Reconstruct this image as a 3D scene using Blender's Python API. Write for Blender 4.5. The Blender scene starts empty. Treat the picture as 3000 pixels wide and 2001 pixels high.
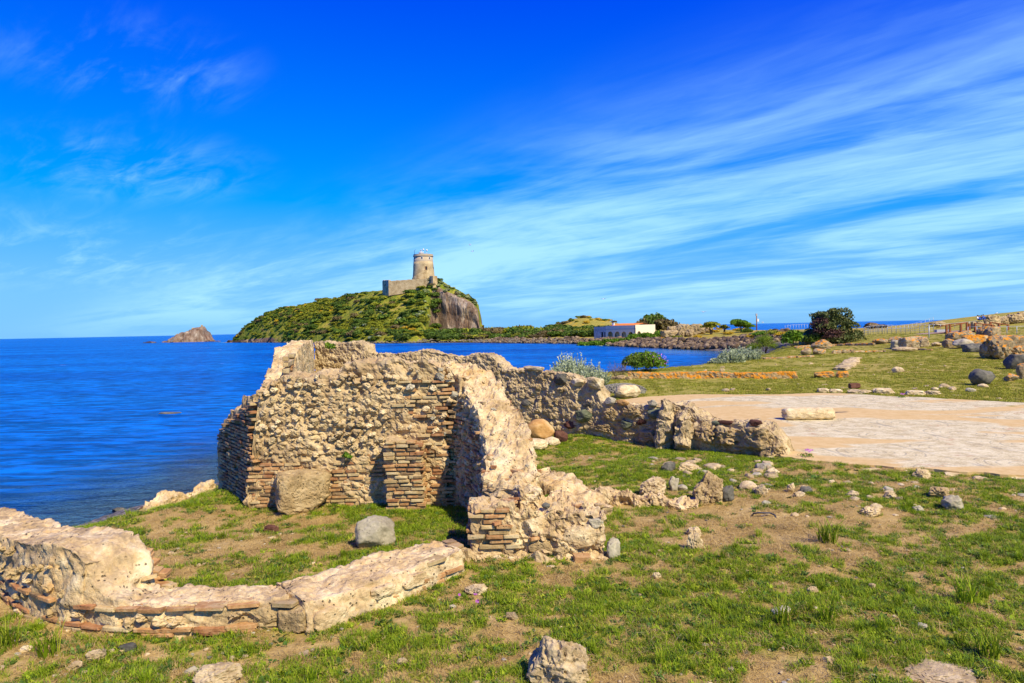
import bpy, bmesh, math, random
import numpy as np
from mathutils import Vector, Matrix, Euler

R = math.radians
sc = bpy.context.scene
COL = sc.collection

# ------------------------------------------------------------------ camera
CAM = np.array([0.0, 0.0, 3.1])
PITCH, ROLL = R(1.09), R(1.165)
FPX = 2000.0                                   # focal length in pixels of the 3000 px wide photograph (24 mm)
f0 = np.array([0, math.cos(PITCH), -math.sin(PITCH)]); u0 = np.array([0, math.sin(PITCH), math.cos(PITCH)]); r0 = np.array([1.0, 0, 0])
rv = r0 * math.cos(ROLL) - u0 * math.sin(ROLL); uv = u0 * math.cos(ROLL) + r0 * math.sin(ROLL)
cam_data = bpy.data.cameras.new('camera'); cam = bpy.data.objects.new('camera', cam_data); COL.objects.link(cam)
cam_data.sensor_width = 36; cam_data.lens = 24.0; cam_data.clip_start = 0.1; cam_data.clip_end = 90000
m = Matrix(((rv[0], uv[0], -f0[0], CAM[0]), (rv[1], uv[1], -f0[1], CAM[1]), (rv[2], uv[2], -f0[2], CAM[2]), (0, 0, 0, 1)))
cam.matrix_world = m
sc.camera = cam

# ------------------------------------------------------------------ light
SUN_AZ, SUN_EL = R(142), R(46)                 # azimuth from the view direction (+Y) towards the right (+X)
sdir = Vector((math.sin(SUN_AZ) * math.cos(SUN_EL), math.cos(SUN_AZ) * math.cos(SUN_EL), math.sin(SUN_EL)))
sun_data = bpy.data.lights.new('sun', 'SUN'); sun = bpy.data.objects.new('sun', sun_data); COL.objects.link(sun)
sun_data.energy = 5.0; sun_data.angle = R(0.53); sun_data.color = (1.0, 0.89, 0.66)
sun.rotation_euler = sdir.to_track_quat('Z', 'Y').to_euler(); sun.location = (20, -20, 40)

def N(nt, typ, ins=None, **props):
    n = nt.nodes.new(typ)
    for k, v in props.items(): setattr(n, k, v)
    for k, v in (ins or {}).items():
        s = n.inputs[k]
        if isinstance(v, bpy.types.NodeSocket): nt.links.new(v, s)
        else:
            if isinstance(v, (tuple, list)) and s.type == 'RGBA' and len(v) == 3: v = (*v, 1)
            s.default_value = v
    return n
def M_(nt, op, a, b=None, c=None, clamp=False):
    ins = {0: a}
    if b is not None: ins[1] = b
    if c is not None: ins[2] = c
    n = N(nt, 'ShaderNodeMath', ins, operation=op); n.use_clamp = clamp
    return n.outputs[0]
def SS(nt, v, a, b, lo=0.0, hi=1.0):
    return N(nt, 'ShaderNodeMapRange', {0: v, 1: a, 2: b, 3: lo, 4: hi}, interpolation_type='SMOOTHSTEP').outputs[0]
def MIX(nt, f, a, b, mode='MIX'):
    n = N(nt, 'ShaderNodeMix', data_type='RGBA', blend_type=mode)
    for i, v in ((0, f), (6, a), (7, b)):
        s = n.inputs[i]
        if isinstance(v, bpy.types.NodeSocket): nt.links.new(v, s)
        else: s.default_value = (*v, 1) if isinstance(v, (tuple, list)) and len(v) == 3 else v
    return n.outputs[2]

# ------------------------------------------------------------------ sky with a thin cirrus sheet
world = bpy.data.worlds.new('World'); sc.world = world; world.use_nodes = True
wt = world.node_tree; wt.nodes.clear()
sky = N(wt, 'ShaderNodeTexSky', sky_type='NISHITA', sun_disc=False, sun_elevation=SUN_EL, sun_rotation=SUN_AZ, altitude=0, air_density=1.0, dust_density=0.2, ozone_density=3.5)
hs = N(wt, 'ShaderNodeHueSaturation', {'Hue': 0.508, 'Saturation': 1.4, 'Value': 1.0, 'Color': sky.outputs[0]})
gen = N(wt, 'ShaderNodeTexCoord').outputs['Generated']
sx = N(wt, 'ShaderNodeSeparateXYZ', {0: gen})
den = M_(wt, 'ADD', M_(wt, 'MAXIMUM', sx.outputs[2], 0.0), 0.08)
px_ = M_(wt, 'DIVIDE', sx.outputs[0], den); py_ = M_(wt, 'DIVIDE', sx.outputs[1], den)
ca = M_(wt, 'ADD', M_(wt, 'MULTIPLY', px_, -0.72), M_(wt, 'MULTIPLY', py_, 0.69))     # along the streaks
cb = M_(wt, 'ADD', M_(wt, 'MULTIPLY', px_, 0.69), M_(wt, 'MULTIPLY', py_, 0.72))      # across them
def cl_noise(sa, sb, det, rough, dist, off):
    v = N(wt, 'ShaderNodeCombineXYZ', {0: M_(wt, 'MULTIPLY', ca, sa), 1: M_(wt, 'MULTIPLY', cb, sb), 2: off})
    return N(wt, 'ShaderNodeTexNoise', {'Vector': v.outputs[0], 'Scale': 1.0, 'Detail': det, 'Roughness': rough, 'Distortion': dist}).outputs[0]
n1 = cl_noise(0.34, 0.62, 6, 0.52, 1.2, 3.1)
n2 = cl_noise(1.0, 3.0, 7, 0.58, 1.2, 8.0)
n3 = cl_noise(0.5, 0.55, 3, 0.5, 0.3, 1.7)
n4 = cl_noise(2.2, 7.5, 6, 0.62, 1.0, 5.0)
sheet = SS(wt, cb, 1.55, 3.1)
m1 = SS(wt, M_(wt, 'ADD', M_(wt, 'ADD', M_(wt, 'MULTIPLY', n1, 0.72), M_(wt, 'MULTIPLY', n2, 0.20)), M_(wt, 'MULTIPLY', n4, 0.12)), 0.37, 0.66)
c1 = M_(wt, 'MULTIPLY', sheet, m1)
def blob(cx, cy, ra):
    dx = M_(wt, 'SUBTRACT', px_, cx); dy = M_(wt, 'SUBTRACT', py_, cy)
    d = M_(wt, 'SQRT', M_(wt, 'ADD', M_(wt, 'MULTIPLY', dx, dx), M_(wt, 'MULTIPLY', dy, dy)))
    return SS(wt, d, ra, 0.0)
bl = M_(wt, 'ADD', M_(wt, 'ADD', blob(-1.14, 2.05, 0.50), blob(-1.66, 2.95, 0.75)), M_(wt, 'MULTIPLY', blob(-3.3, 4.6, 2.2), 0.9))
m2 = SS(wt, M_(wt, 'ADD', M_(wt, 'ADD', M_(wt, 'MULTIPLY', n3, 0.42), M_(wt, 'MULTIPLY', n4, 0.2)), M_(wt, 'MULTIPLY', n2, 0.42)), 0.44, 0.66)
c2 = M_(wt, 'MULTIPLY', bl, m2)
cov = M_(wt, 'ADD', M_(wt, 'MULTIPLY', c1, 0.72), M_(wt, 'MULTIPLY', c2, 0.62), clamp=True)
cov = M_(wt, 'POWER', cov, 1.15)
cov = M_(wt, 'MULTIPLY', cov, SS(wt, sx.outputs[2], -0.02, 0.06))
# the photograph is a strongly saturated print: deepen the blue of the whole dome alike
K = 0.105
sp_ = N(wt, 'ShaderNodeSeparateColor', {0: hs.outputs[0]})
def grade(ch, a, p): return M_(wt, 'MULTIPLY', M_(wt, 'POWER', M_(wt, 'MAXIMUM', M_(wt, 'MULTIPLY', sp_.outputs[ch], K), 0.0005), p), a / K)
def soft(ch, a, k, off):     # a * (1 - exp(-k (v - off)))
    v = M_(wt, 'MAXIMUM', M_(wt, 'SUBTRACT', M_(wt, 'MULTIPLY', sp_.outputs[ch], K), off), 0.0)
    return M_(wt, 'MULTIPLY', M_(wt, 'SUBTRACT', 1.0, M_(wt, 'POWER', math.e, M_(wt, 'MULTIPLY', v, -k))), a / K)
deep = N(wt, 'ShaderNodeCombineColor', {0: soft(0, 0.19, 4.0, 0.12), 1: soft(1, 0.52, 3.0, 0.070), 2: grade(2, 0.97, 0.27)}).outputs[0]
skyc = MIX(wt, cov, deep, (0.47 / K, 0.82 / K, 1.0 / K))
bg = N(wt, 'ShaderNodeBackground', {'Color': skyc, 'Strength': 0.105})
wo = N(wt, 'ShaderNodeOutputWorld', {0: bg.outputs[0]})
sc.view_settings.view_transform = 'Standard'; sc.view_settings.look = 'None'
sc.view_settings.exposure = 0.32; sc.view_settings.gamma = 1.0
sc.cycles.max_bounces = 6; sc.cycles.diffuse_bounces = 3; sc.cycles.glossy_bounces = 2
sc.cycles.transparent_max_bounces = 8; sc.cycles.caustics_reflective = False; sc.cycles.caustics_refractive = False

# ------------------------------------------------------------------ geometry helpers
rng = np.random.default_rng(7)
random.seed(7)
SEA = -2.1
def ray(px, py):
    d = f0 + rv * (px - 1500) / FPX + uv * (1000.5 - py) / FPX
    return d
def G(px, py, z=0.0):
    d = ray(px, py); t = (z - CAM[2]) / d[2]
    return CAM + d * t
def PD(px, py, y):
    d = ray(px, py)
    return CAM + d * (y / d[1])
def hor(px): return 962.5 - (px - 1500) * math.tan(ROLL)

def _hash(ix, iy, iz, seed):
    h = (ix * 374761393 + iy * 668265263 + iz * 2147483647 + seed * 974711) & 0xffffffff
    h = ((h ^ (h >> 13)) * 1274126177) & 0xffffffff
    h = ((h ^ (h >> 16)) * 2246822519) & 0xffffffff
    return ((h ^ (h >> 15)) & 0xffff).astype(np.float64) / 32767.5 - 1.0
def vnoise(P, seed=0):
    P = np.asarray(P, dtype=np.float64); i = np.floor(P).astype(np.int64); f = P - i
    w = f * f * f * (f * (f * 6 - 15) + 10)
    out = 0
    for dx in (0, 1):
        wx = w[:, 0] if dx else 1 - w[:, 0]
        for dy in (0, 1):
            wy = w[:, 1] if dy else 1 - w[:, 1]
            for dz in (0, 1):
                wz = w[:, 2] if dz else 1 - w[:, 2]
                out = out + wx * wy * wz * _hash(i[:, 0] + dx, i[:, 1] + dy, i[:, 2] + dz, seed)
    return out
def fbm(P, octv=4, seed=0, gain=0.5):
    P = np.asarray(P, dtype=np.float64); a, s, out = 1.0, 1.0, 0.0
    for k in range(octv):
        out = out + a * vnoise(P * s + 17.3 * k, seed + k); a *= gain; s *= 2.03
    return out
def sstep(a, b, x):
    a = np.asarray(a, dtype=float); b = np.asarray(b, dtype=float); t = np.clip((np.asarray(x, dtype=float) - a) / (b - a), 0, 1); return t * t * (3 - 2 * t)

def mesh_np(name, V, F, mat=None, smooth=True, attrs=None, midx=None):
    V = np.asarray(V, dtype=np.float32)
    me = bpy.data.meshes.new(name)
    if isinstance(F, np.ndarray):
        nf, k = F.shape
        me.vertices.add(len(V)); me.vertices.foreach_set('co', V.ravel())
        me.loops.add(nf * k); me.loops.foreach_set('vertex_index', F.astype(np.int32).ravel())
        me.polygons.add(nf); me.polygons.foreach_set('loop_start', np.arange(0, nf * k, k, dtype=np.int32))
        me.update(calc_edges=True); me.validate()
    else:
        me.from_pydata([tuple(map(float, v)) for v in V], [], F); me.update()
    if smooth is not None: me.polygons.foreach_set('use_smooth', [bool(smooth)] * len(me.polygons))
    for k, v in (attrs or {}).items():
        a = me.attributes.new(k, 'FLOAT', 'POINT'); a.data.foreach_set('value', np.asarray(v, dtype=np.float32))
    for mm in (mat if isinstance(mat, (list, tuple)) else [mat]):
        if mm is not None: me.materials.append(mm)
    if midx is not None: me.polygons.foreach_set('material_index', np.asarray(midx, dtype=np.int32))
    return me

def tag(o, label=None, cat=None, group=None, kind=None):
    if label: o['label'] = label
    if cat: o['category'] = cat
    if group: o['group'] = group
    if kind: o['kind'] = kind
    return o
def obj(name, me, parent=None, loc=(0, 0, 0), rot=(0, 0, 0), scale=(1, 1, 1)):
    """loc is in world metres; a child's is made relative to its (unrotated, unscaled) parent chain"""
    o = bpy.data.objects.new(name, me); COL.objects.link(o)
    l = Vector(loc)
    p = parent
    while p is not None: l = l - p.location; p = p.parent
    o.location = l; o.rotation_euler = rot; o.scale = scale
    if parent is not None: o.parent = parent
    return o
def empty(name, loc, label, cat, group=None):
    o = obj(name, None, None, loc); o.empty_display_size = 0.2; o['kind'] = 'thing'
    return tag(o, label, cat, group)
def wobj(name, V, F, mat, parent=None, origin=(0, 0, 0), **kw):
    """mesh given in world coordinates, its origin put at `origin`"""
    V = np.asarray(V, dtype=float) - np.asarray(origin, dtype=float)
    return obj(name, mesh_np(name, V, F, mat, **kw), parent, origin)

def grid_faces(nu, nv, close_v=False):
    u = np.arange(nu - 1)[:, None]; v = np.arange(nv if close_v else nv - 1)[None, :]
    a = u * nv + v; b = u * nv + (v + 1) % nv; c = (u + 1) * nv + (v + 1) % nv; d = (u + 1) * nv + v
    return np.stack([a, d, c, b], -1).reshape(-1, 4)
def box_vf(x0, x1, y0, y1, z0, z1):
    V = [(x0, y0, z0), (x1, y0, z0), (x1, y1, z0), (x0, y1, z0), (x0, y0, z1), (x1, y0, z1), (x1, y1, z1), (x0, y1, z1)]
    F = [(0, 3, 2, 1), (4, 5, 6, 7), (0, 1, 5, 4), (1, 2, 6, 5), (2, 3, 7, 6), (3, 0, 4, 7)]
    return V, F
def tube_vf(pts, rad, n=8, caps=True):
    pts = [np.array(p, dtype=float) for p in pts]
    if not hasattr(rad, '__len__'): rad = [rad] * len(pts)
    V, F = [], []
    up = np.array([0.13, 0.21, 0.97])
    for i, p in enumerate(pts):
        t = pts[min(i + 1, len(pts) - 1)] - pts[max(i - 1, 0)]; t = t / (np.linalg.norm(t) + 1e-9)
        a = np.cross(t, up)
        if np.linalg.norm(a) < 1e-3: a = np.cross(t, (1, 0, 0))
        a /= np.linalg.norm(a); b = np.cross(t, a)
        for k in range(n):
            an = 2 * math.pi * k / n; V.append(p + rad[i] * (a * math.cos(an) + b * math.sin(an)))
    for i in range(len(pts) - 1):
        for k in range(n): F.append((i * n + k, i * n + (k + 1) % n, (i + 1) * n + (k + 1) % n, (i + 1) * n + k))
    if caps: F.append(tuple(range(n - 1, -1, -1))); F.append(tuple(range((len(pts) - 1) * n, len(pts) * n)))
    return V, F
def join_vf(items):
    V, F = [], []
    for v, f in items:
        o = len(V); V += [tuple(x) for x in v]; F += [tuple(i + o for i in q) for q in f]
    return V, F
# ------------------------------------------------------------------ materials
def new_mat(name):
    mt = bpy.data.materials.new(name); mt.use_nodes = True; nt = mt.node_tree; nt.nodes.clear()
    return mt, nt
def finish(mt, nt, col, rough=0.9, bump=None, bstr=0.4, bdist=0.02, spec=0.25, extra=None):
    ins = {'Base Color': col, 'Roughness': rough, 'Specular IOR Level': spec}
    ins.update(extra or {})
    b = N(nt, 'ShaderNodeBsdfPrincipled', ins)
    if bump is not None:
        bn = N(nt, 'ShaderNodeBump', {'Strength': bstr, 'Distance': bdist, 'Height': bump}); nt.links.new(bn.outputs[0], b.inputs['Normal'])
    N(nt, 'ShaderNodeOutputMaterial', {0: b.outputs[0]})
    return mt
def wpos(nt): return N(nt, 'ShaderNodeNewGeometry').outputs['Position']
def noise(nt, vec, scale, det=4, rough=0.55, dist=0.0, out=0):
    return N(nt, 'ShaderNodeTexNoise', {'Vector': vec, 'Scale': scale, 'Detail': det, 'Roughness': rough, 'Distortion': dist}).outputs[out]
def ramp(nt, f, stops):
    n = N(nt, 'ShaderNodeValToRGB', {0: f}); e = n.color_ramp.elements
    while len(e) < len(stops): e.new(0.5)
    for i, (p, c) in enumerate(stops): e[i].position = p; e[i].color = (*c, 1)
    return n.outputs[0]
def stone_mat(name, lo, mid, hi, scale=2.2, fine=28.0, bstr=0.55, bdist=0.02, pores=0.5, lichen=0.0, vary=0.0, poresc=18.0, stain=None, weather=0.0):
    """weathered stone or mortar: broad tone patches, fine grain, dark pores, orange lichen on upward faces if asked"""
    mt, nt = new_mat(name); p = wpos(nt)
    lo, mid, hi = [(c[0] * 1.04, c[1] * 0.98, c[2] * 0.73) for c in (lo, mid, hi)]
    if stain: stain = (stain[0] * 1.05, stain[1], stain[2] * 0.7)
    if vary:
        rnd = N(nt, 'ShaderNodeObjectInfo').outputs['Random']
        p = N(nt, 'ShaderNodeVectorMath', {0: p, 1: N(nt, 'ShaderNodeCombineXYZ', {0: M_(nt, 'MULTIPLY', rnd, 37.0)}).outputs[0]}, operation='ADD').outputs[0]
    a = noise(nt, p, scale, 6, 0.6, 0.4); b = noise(nt, p, fine, 5, 0.65)
    f = M_(nt, 'ADD', M_(nt, 'MULTIPLY', a, 0.72), M_(nt, 'MULTIPLY', b, 0.32))
    c = ramp(nt, f, [(0.34, lo), (0.5, mid), (0.66, hi)])
    if stain:
        s = SS(nt, noise(nt, p, scale * 0.55, 5, 0.6, 0.6), 0.56, 0.68); c = MIX(nt, M_(nt, 'MULTIPLY', s, 0.75), c, stain)
    if weather:                                             # grey and black crusts that follow no light
        wv = M_(nt, 'MULTIPLY', SS(nt, noise(nt, p, 1.15, 4, 0.6, 0.8), 0.46, 0.60), SS(nt, noise(nt, p, 9.0, 6, 0.75), 0.42, 0.62))
        c = MIX(nt, M_(nt, 'MULTIPLY', wv, weather), c, (0.17, 0.145, 0.115))
        sp = SS(nt, noise(nt, p, 30.0, 4, 0.7), 0.62, 0.70); c = MIX(nt, M_(nt, 'MULTIPLY', sp, weather), c, (0.10, 0.08, 0.06))
    vor = N(nt, 'ShaderNodeTexVoronoi', {'Vector': p, 'Scale': poresc, 'Randomness': 1.0}).outputs['Distance']
    pm = M_(nt, 'MULTIPLY', SS(nt, vor, 0.28, 0.10), SS(nt, noise(nt, p, 5.0, 3), 0.46, 0.60))
    c = MIX(nt, M_(nt, 'MULTIPLY', pm, pores), c, tuple(x * 0.35 for x in lo))
    if vary:
        k = M_(nt, 'ADD', M_(nt, 'MULTIPLY', N(nt, 'ShaderNodeObjectInfo').outputs['Random'], 2 * vary), 1 - vary)
        c = N(nt, 'ShaderNodeHueSaturation', {'Color': c, 'Value': k}).outputs[0]
    if lichen:
        nz = N(nt, 'ShaderNodeSeparateXYZ', {0: N(nt, 'ShaderNodeNewGeometry').outputs['Normal']}).outputs[2]
        l = SS(nt, M_(nt, 'ADD', noise(nt, p, 3.5, 6, 0.65), M_(nt, 'MULTIPLY', nz, 0.14)), 0.66 - 0.16 * lichen, 0.74 - 0.16 * lichen)
        lc = ramp(nt, noise(nt, p, 22, 3), [(0.35, (0.55, 0.17, 0.008)), (0.65, (0.75, 0.33, 0.02))])
        c = MIX(nt, l, c, lc)
    h = M_(nt, 'SUBTRACT', M_(nt, 'ADD', M_(nt, 'MULTIPLY', noise(nt, p, fine * 0.35, 5, 0.7), 1.0), M_(nt, 'MULTIPLY', b, 0.5)), M_(nt, 'MULTIPLY', pm, 0.7))
    return finish(mt, nt, c, 0.92, h, bstr, bdist)
def flat_mat(name, col, rough=0.6, var=0.12, scale=6.0, metallic=0.0, spec=0.3, bump=0.15):
    mt, nt = new_mat(name); p = wpos(nt); n = noise(nt, p, scale, 5)
    c = ramp(nt, n, [(0.3, tuple(x * (1 - var) for x in col)), (0.7, tuple(min(1, x * (1 + var)) for x in col))])
    return finish(mt, nt, c, rough, noise(nt, p, scale * 6, 3), bump, 0.01, spec, {'Metallic': metallic})
def leaf_mat(name, lo, mid, hi, trans=0.25, rnd=0.15):
    """foliage: tone by a per-leaf value, shifted a little from plant to plant"""
    mt, nt = new_mat(name)
    v = N(nt, 'ShaderNodeAttribute', attribute_name='v').outputs['Fac']
    c = ramp(nt, v, [(0.0, lo), (0.5, mid), (1.0, hi)])
    k = M_(nt, 'ADD', M_(nt, 'MULTIPLY', N(nt, 'ShaderNodeObjectInfo').outputs['Random'], 2 * rnd), 1 - rnd)
    c = N(nt, 'ShaderNodeHueSaturation', {'Color': c, 'Value': k}).outputs[0]
    d = N(nt, 'ShaderNodeBsdfPrincipled', {'Base Color': c, 'Roughness': 0.6, 'Specular IOR Level': 0.2})
    t = N(nt, 'ShaderNodeBsdfTranslucent', {'Color': c})
    x = N(nt, 'ShaderNodeMixShader', {0: trans, 1: d.outputs[0], 2: t.outputs[0]})
    N(nt, 'ShaderNodeOutputMaterial', {0: x.outputs[0]})
    return mt

MT = {}
MT['mortar'] = stone_mat('mortar', (0.27, 0.19, 0.12), (0.46, 0.34, 0.215), (0.61, 0.49, 0.345), 1.8, 26, 0.7, 0.03, 0.6, stain=(0.36, 0.275, 0.19), weather=0.22)
MT['limecap'] = stone_mat('limecap', (0.27, 0.19, 0.11), (0.55, 0.41, 0.26), (0.78, 0.67, 0.51), 2.6, 22, 0.9, 0.04, 0.85, stain=(0.62, 0.40, 0.20), weather=0.38)
MT['greywall'] = stone_mat('greywall', (0.26, 0.195, 0.125), (0.48, 0.375, 0.25), (0.66, 0.54, 0.39), 2.6, 22, 0.9, 0.05, 0.7, stain=(0.40, 0.28, 0.15), weather=0.25)
MT['rubble'] = stone_mat('rubble', (0.27, 0.20, 0.125), (0.48, 0.375, 0.245), (0.63, 0.53, 0.39), 5, 40, 0.7, 0.015, 0.6, vary=0.16)
MT['tufa'] = stone_mat('tufa', (0.22, 0.16, 0.09), (0.40, 0.295, 0.175), (0.52, 0.41, 0.27), 4, 24, 1.0, 0.04, 0.8, poresc=26)
MT['fieldstone'] = stone_mat('fieldstone', (0.24, 0.175, 0.11), (0.43, 0.335, 0.225), (0.60, 0.50, 0.37), 6, 34, 0.8, 0.02, 0.7, vary=0.18, weather=0.6)
MT['lime'] = stone_mat('lime', (0.34, 0.26, 0.17), (0.56, 0.45, 0.31), (0.74, 0.66, 0.53), 4, 30, 0.6, 0.015, 0.6, vary=0.15)
MT['greystone'] = stone_mat('greystone', (0.20, 0.18, 0.155), (0.35, 0.32, 0.275), (0.47, 0.44, 0.39), 3, 30, 0.4, 0.01, 0.55, vary=0.12, poresc=22)
MT['darkstone'] = stone_mat('darkstone', (0.055, 0.055, 0.058), (0.11, 0.108, 0.108), (0.19, 0.18, 0.175), 4, 30, 0.4, 0.01, 0.3, vary=0.25)
MT['greenstone'] = stone_mat('greenstone', (0.06, 0.075, 0.055), (0.13, 0.15, 0.11), (0.22, 0.24, 0.18), 5, 30, 0.4, 0.01, 0.3, vary=0.1)
MT['redstone'] = stone_mat('redstone', (0.055, 0.022, 0.018), (0.105, 0.045, 0.036), (0.16, 0.08, 0.06), 5, 30, 0.5, 0.01, 0.4, vary=0.15)
MT['orangestone'] = stone_mat('orangestone', (0.30, 0.16, 0.06), (0.50, 0.29, 0.12), (0.60, 0.46, 0.28), 2.2, 18, 0.3, 0.01, 0.2)
MT['lichenstone'] = stone_mat('lichenstone', (0.14, 0.11, 0.08), (0.30, 0.24, 0.17), (0.46, 0.39, 0.30), 2.0, 14, 0.8, 0.05, 0.6, lichen=0.42, vary=0.15)
MT['lichenwall'] = stone_mat('lichenwall', (0.20, 0.14, 0.08), (0.36, 0.26, 0.15), (0.50, 0.40, 0.27), 1.6, 14, 0.6, 0.03, 0.5, lichen=0.95)
MT['farstone'] = stone_mat('farstone', (0.20, 0.15, 0.10), (0.38, 0.29, 0.19), (0.52, 0.42, 0.30), 0.8, 5, 0.8, 0.1, 0.5, vary=0.15, poresc=2.5)
MT['riprap'] = stone_mat('riprap', (0.030, 0.021, 0.016), (0.095, 0.066, 0.048), (0.30, 0.23, 0.17), 0.9, 5, 0.5, 0.1, 0.3, vary=0.8, poresc=2.5)
def bk(n, lo, mid, hi, v): return stone_mat('brick_' + n, lo, mid, hi, 7, 36, 0.8, 0.014, 0.6, vary=v, stain=(0.44, 0.35, 0.25))
BR = [bk('orange', (0.25, 0.125, 0.06), (0.40, 0.225, 0.115), (0.52, 0.36, 0.22), 0.22), bk('tan', (0.29, 0.20, 0.11), (0.43, 0.315, 0.18), (0.54, 0.43, 0.28), 0.2),
      bk('red', (0.19, 0.082, 0.042), (0.32, 0.155, 0.082), (0.44, 0.26, 0.155), 0.22), bk('brown', (0.12, 0.078, 0.05), (0.23, 0.155, 0.10), (0.34, 0.25, 0.165), 0.22),
      bk('yellow', (0.33, 0.25, 0.15), (0.48, 0.38, 0.245), (0.60, 0.50, 0.36), 0.15)]

def ground_mat():
    mt, nt = new_mat('soil_and_turf'); p = wpos(nt)
    g = N(nt, 'ShaderNodeAttribute', attribute_name='grass').outputs['Fac']
    beach = N(nt, 'ShaderNodeAttribute', attribute_name='beach').outputs['Fac']
    yel = N(nt, 'ShaderNodeAttribute', attribute_name='bloom').outputs['Fac']
    n = noise(nt, p, 1.3, 7, 0.62, 0.3); nf = noise(nt, p, 34, 5, 0.7)
    soil = ramp(nt, M_(nt, 'ADD', M_(nt, 'MULTIPLY', n, 0.6), M_(nt, 'MULTIPLY', nf, 0.42)), [(0.34, (0.20, 0.118, 0.032)), (0.5, (0.40, 0.265, 0.085)), (0.66, (0.58, 0.42, 0.16))])
    turf = ramp(nt, M_(nt, 'ADD', M_(nt, 'MULTIPLY', noise(nt, p, 2.2, 6, 0.65), 0.55), M_(nt, 'MULTIPLY', noise(nt, p, 21, 4, 0.7), 0.5)),
                [(0.36, (0.12, 0.135, 0.010)), (0.48, (0.25, 0.235, 0.025)), (0.58, (0.40, 0.32, 0.065)), (0.70, (0.50, 0.38, 0.13))])
    f = SS(nt, M_(nt, 'ADD', g, M_(nt, 'MULTIPLY', M_(nt, 'SUBTRACT', nf, 0.5), 0.7)), 0.25, 0.75)
    c = MIX(nt, f, soil, turf)
    yl = M_(nt, 'MULTIPLY', yel, SS(nt, noise(nt, p, 0.35, 6, 0.7), 0.52, 0.62))
    c = MIX(nt, yl, c, (0.55, 0.34, 0.02))
    vor = N(nt, 'ShaderNodeTexVoronoi', {'Vector': p, 'Scale': 9.0}, feature='F1')
    peb = ramp(nt, N(nt, 'ShaderNodeSeparateColor', {0: vor.outputs['Color']}).outputs[0], [(0.0, (0.07, 0.06, 0.055)), (0.6, (0.17, 0.15, 0.13)), (1.0, (0.34, 0.29, 0.24))])
    c = MIX(nt, beach, c, peb)
    h = M_(nt, 'ADD', noise(nt, p, 12, 6, 0.7), M_(nt, 'MULTIPLY', vor.outputs['Distance'], M_(nt, 'MULTIPLY', beach, -1.0)))
    return finish(mt, nt, c, 0.95, h, 0.7, 0.05, 0.15)
MT['ground'] = ground_mat()

def water_mat():
    mt, nt = new_mat('sea_water'); p = wpos(nt)
    dep = N(nt, 'ShaderNodeAttribute', attribute_name='depth').outputs['Fac']
    v = N(nt, 'ShaderNodeVectorMath', {0: p, 1: (0.45, 1.0, 1.0)}, operation='MULTIPLY').outputs[0]
    w = M_(nt, 'ADD', M_(nt, 'MULTIPLY', noise(nt, v, 1.1, 6, 0.6, 0.3), 1.0), M_(nt, 'MULTIPLY', noise(nt, v, 0.16, 4, 0.55), 2.2))
    big = noise(nt, N(nt, 'ShaderNodeVectorMath', {0: p, 1: (0.25, 1.0, 1.0)}, operation='MULTIPLY').outputs[0], 0.035, 5, 0.6)
    c = ramp(nt, big, [(0.35, (0.0, 0.085, 0.38)), (0.65, (0.0, 0.17, 0.58))])
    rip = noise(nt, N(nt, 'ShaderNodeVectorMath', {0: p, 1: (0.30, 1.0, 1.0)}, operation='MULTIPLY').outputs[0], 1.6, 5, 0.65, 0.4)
    c = MIX(nt, SS(nt, rip, 0.38, 0.64), N(nt, 'ShaderNodeHueSaturation', {'Color': c, 'Value': 0.5}).outputs[0], N(nt, 'ShaderNodeHueSaturation', {'Color': c, 'Value': 1.45}).outputs[0])  # light and dark of the ripple facets painted into the water colour
    foam = M_(nt, 'MULTIPLY', SS(nt, noise(nt, v, 0.20, 5, 0.6), 0.715, 0.74), SS(nt, dep, 3.0, 4.5)); c = MIX(nt, foam, c, (0.7, 0.75, 0.8))
    bn = N(nt, 'ShaderNodeBump', {'Strength': 1.0, 'Distance': 0.55, 'Height': w})
    calm = SS(nt, N(nt, 'ShaderNodeAttribute', attribute_name='calm').outputs['Fac'], 0.0, 1.0, 1.0, 0.12)
    nt.links.new(calm, bn.inputs['Strength'])
    df = N(nt, 'ShaderNodeBsdfDiffuse', {'Color': c, 'Normal': bn.outputs[0]})
    gs = N(nt, 'ShaderNodeBsdfGlossy', {'Color': (0.75, 0.9, 1.0, 1), 'Roughness': 0.12, 'Normal': bn.outputs[0]})
    fz = M_(nt, 'ADD', M_(nt, 'MULTIPLY', N(nt, 'ShaderNodeFresnel', {'IOR': 1.33, 'Normal': bn.outputs[0]}).outputs[0], SS(nt, N(nt, 'ShaderNodeAttribute', attribute_name='calm').outputs['Fac'], 0.0, 1.0, 0.30, 0.75)), 0.03)   # waves face the viewer: less grazing gloss than a mirror
    b = N(nt, 'ShaderNodeMixShader', {0: fz, 1: df.outputs[0], 2: gs.outputs[0]})
    tr = N(nt, 'ShaderNodeBsdfTransparent', {'Color': (0.55, 0.75, 0.85, 1)})
    gl = N(nt, 'ShaderNodeBsdfGlossy', {'Roughness': 0.1, 'Normal': bn.outputs[0]})
    fr = N(nt, 'ShaderNodeFresnel', {'IOR': 1.33, 'Normal': bn.outputs[0]})
    sh = N(nt, 'ShaderNodeMixShader', {0: fr.outputs[0], 1: tr.outputs[0], 2: gl.outputs[0]})
    x = N(nt, 'ShaderNodeMixShader', {0: SS(nt, dep, 0.05, 1.3), 1: sh.outputs[0], 2: b.outputs[0]})
    N(nt, 'ShaderNodeOutputMaterial', {0: x.outputs[0]})
    return mt
MT['sea'] = water_mat()

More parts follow.
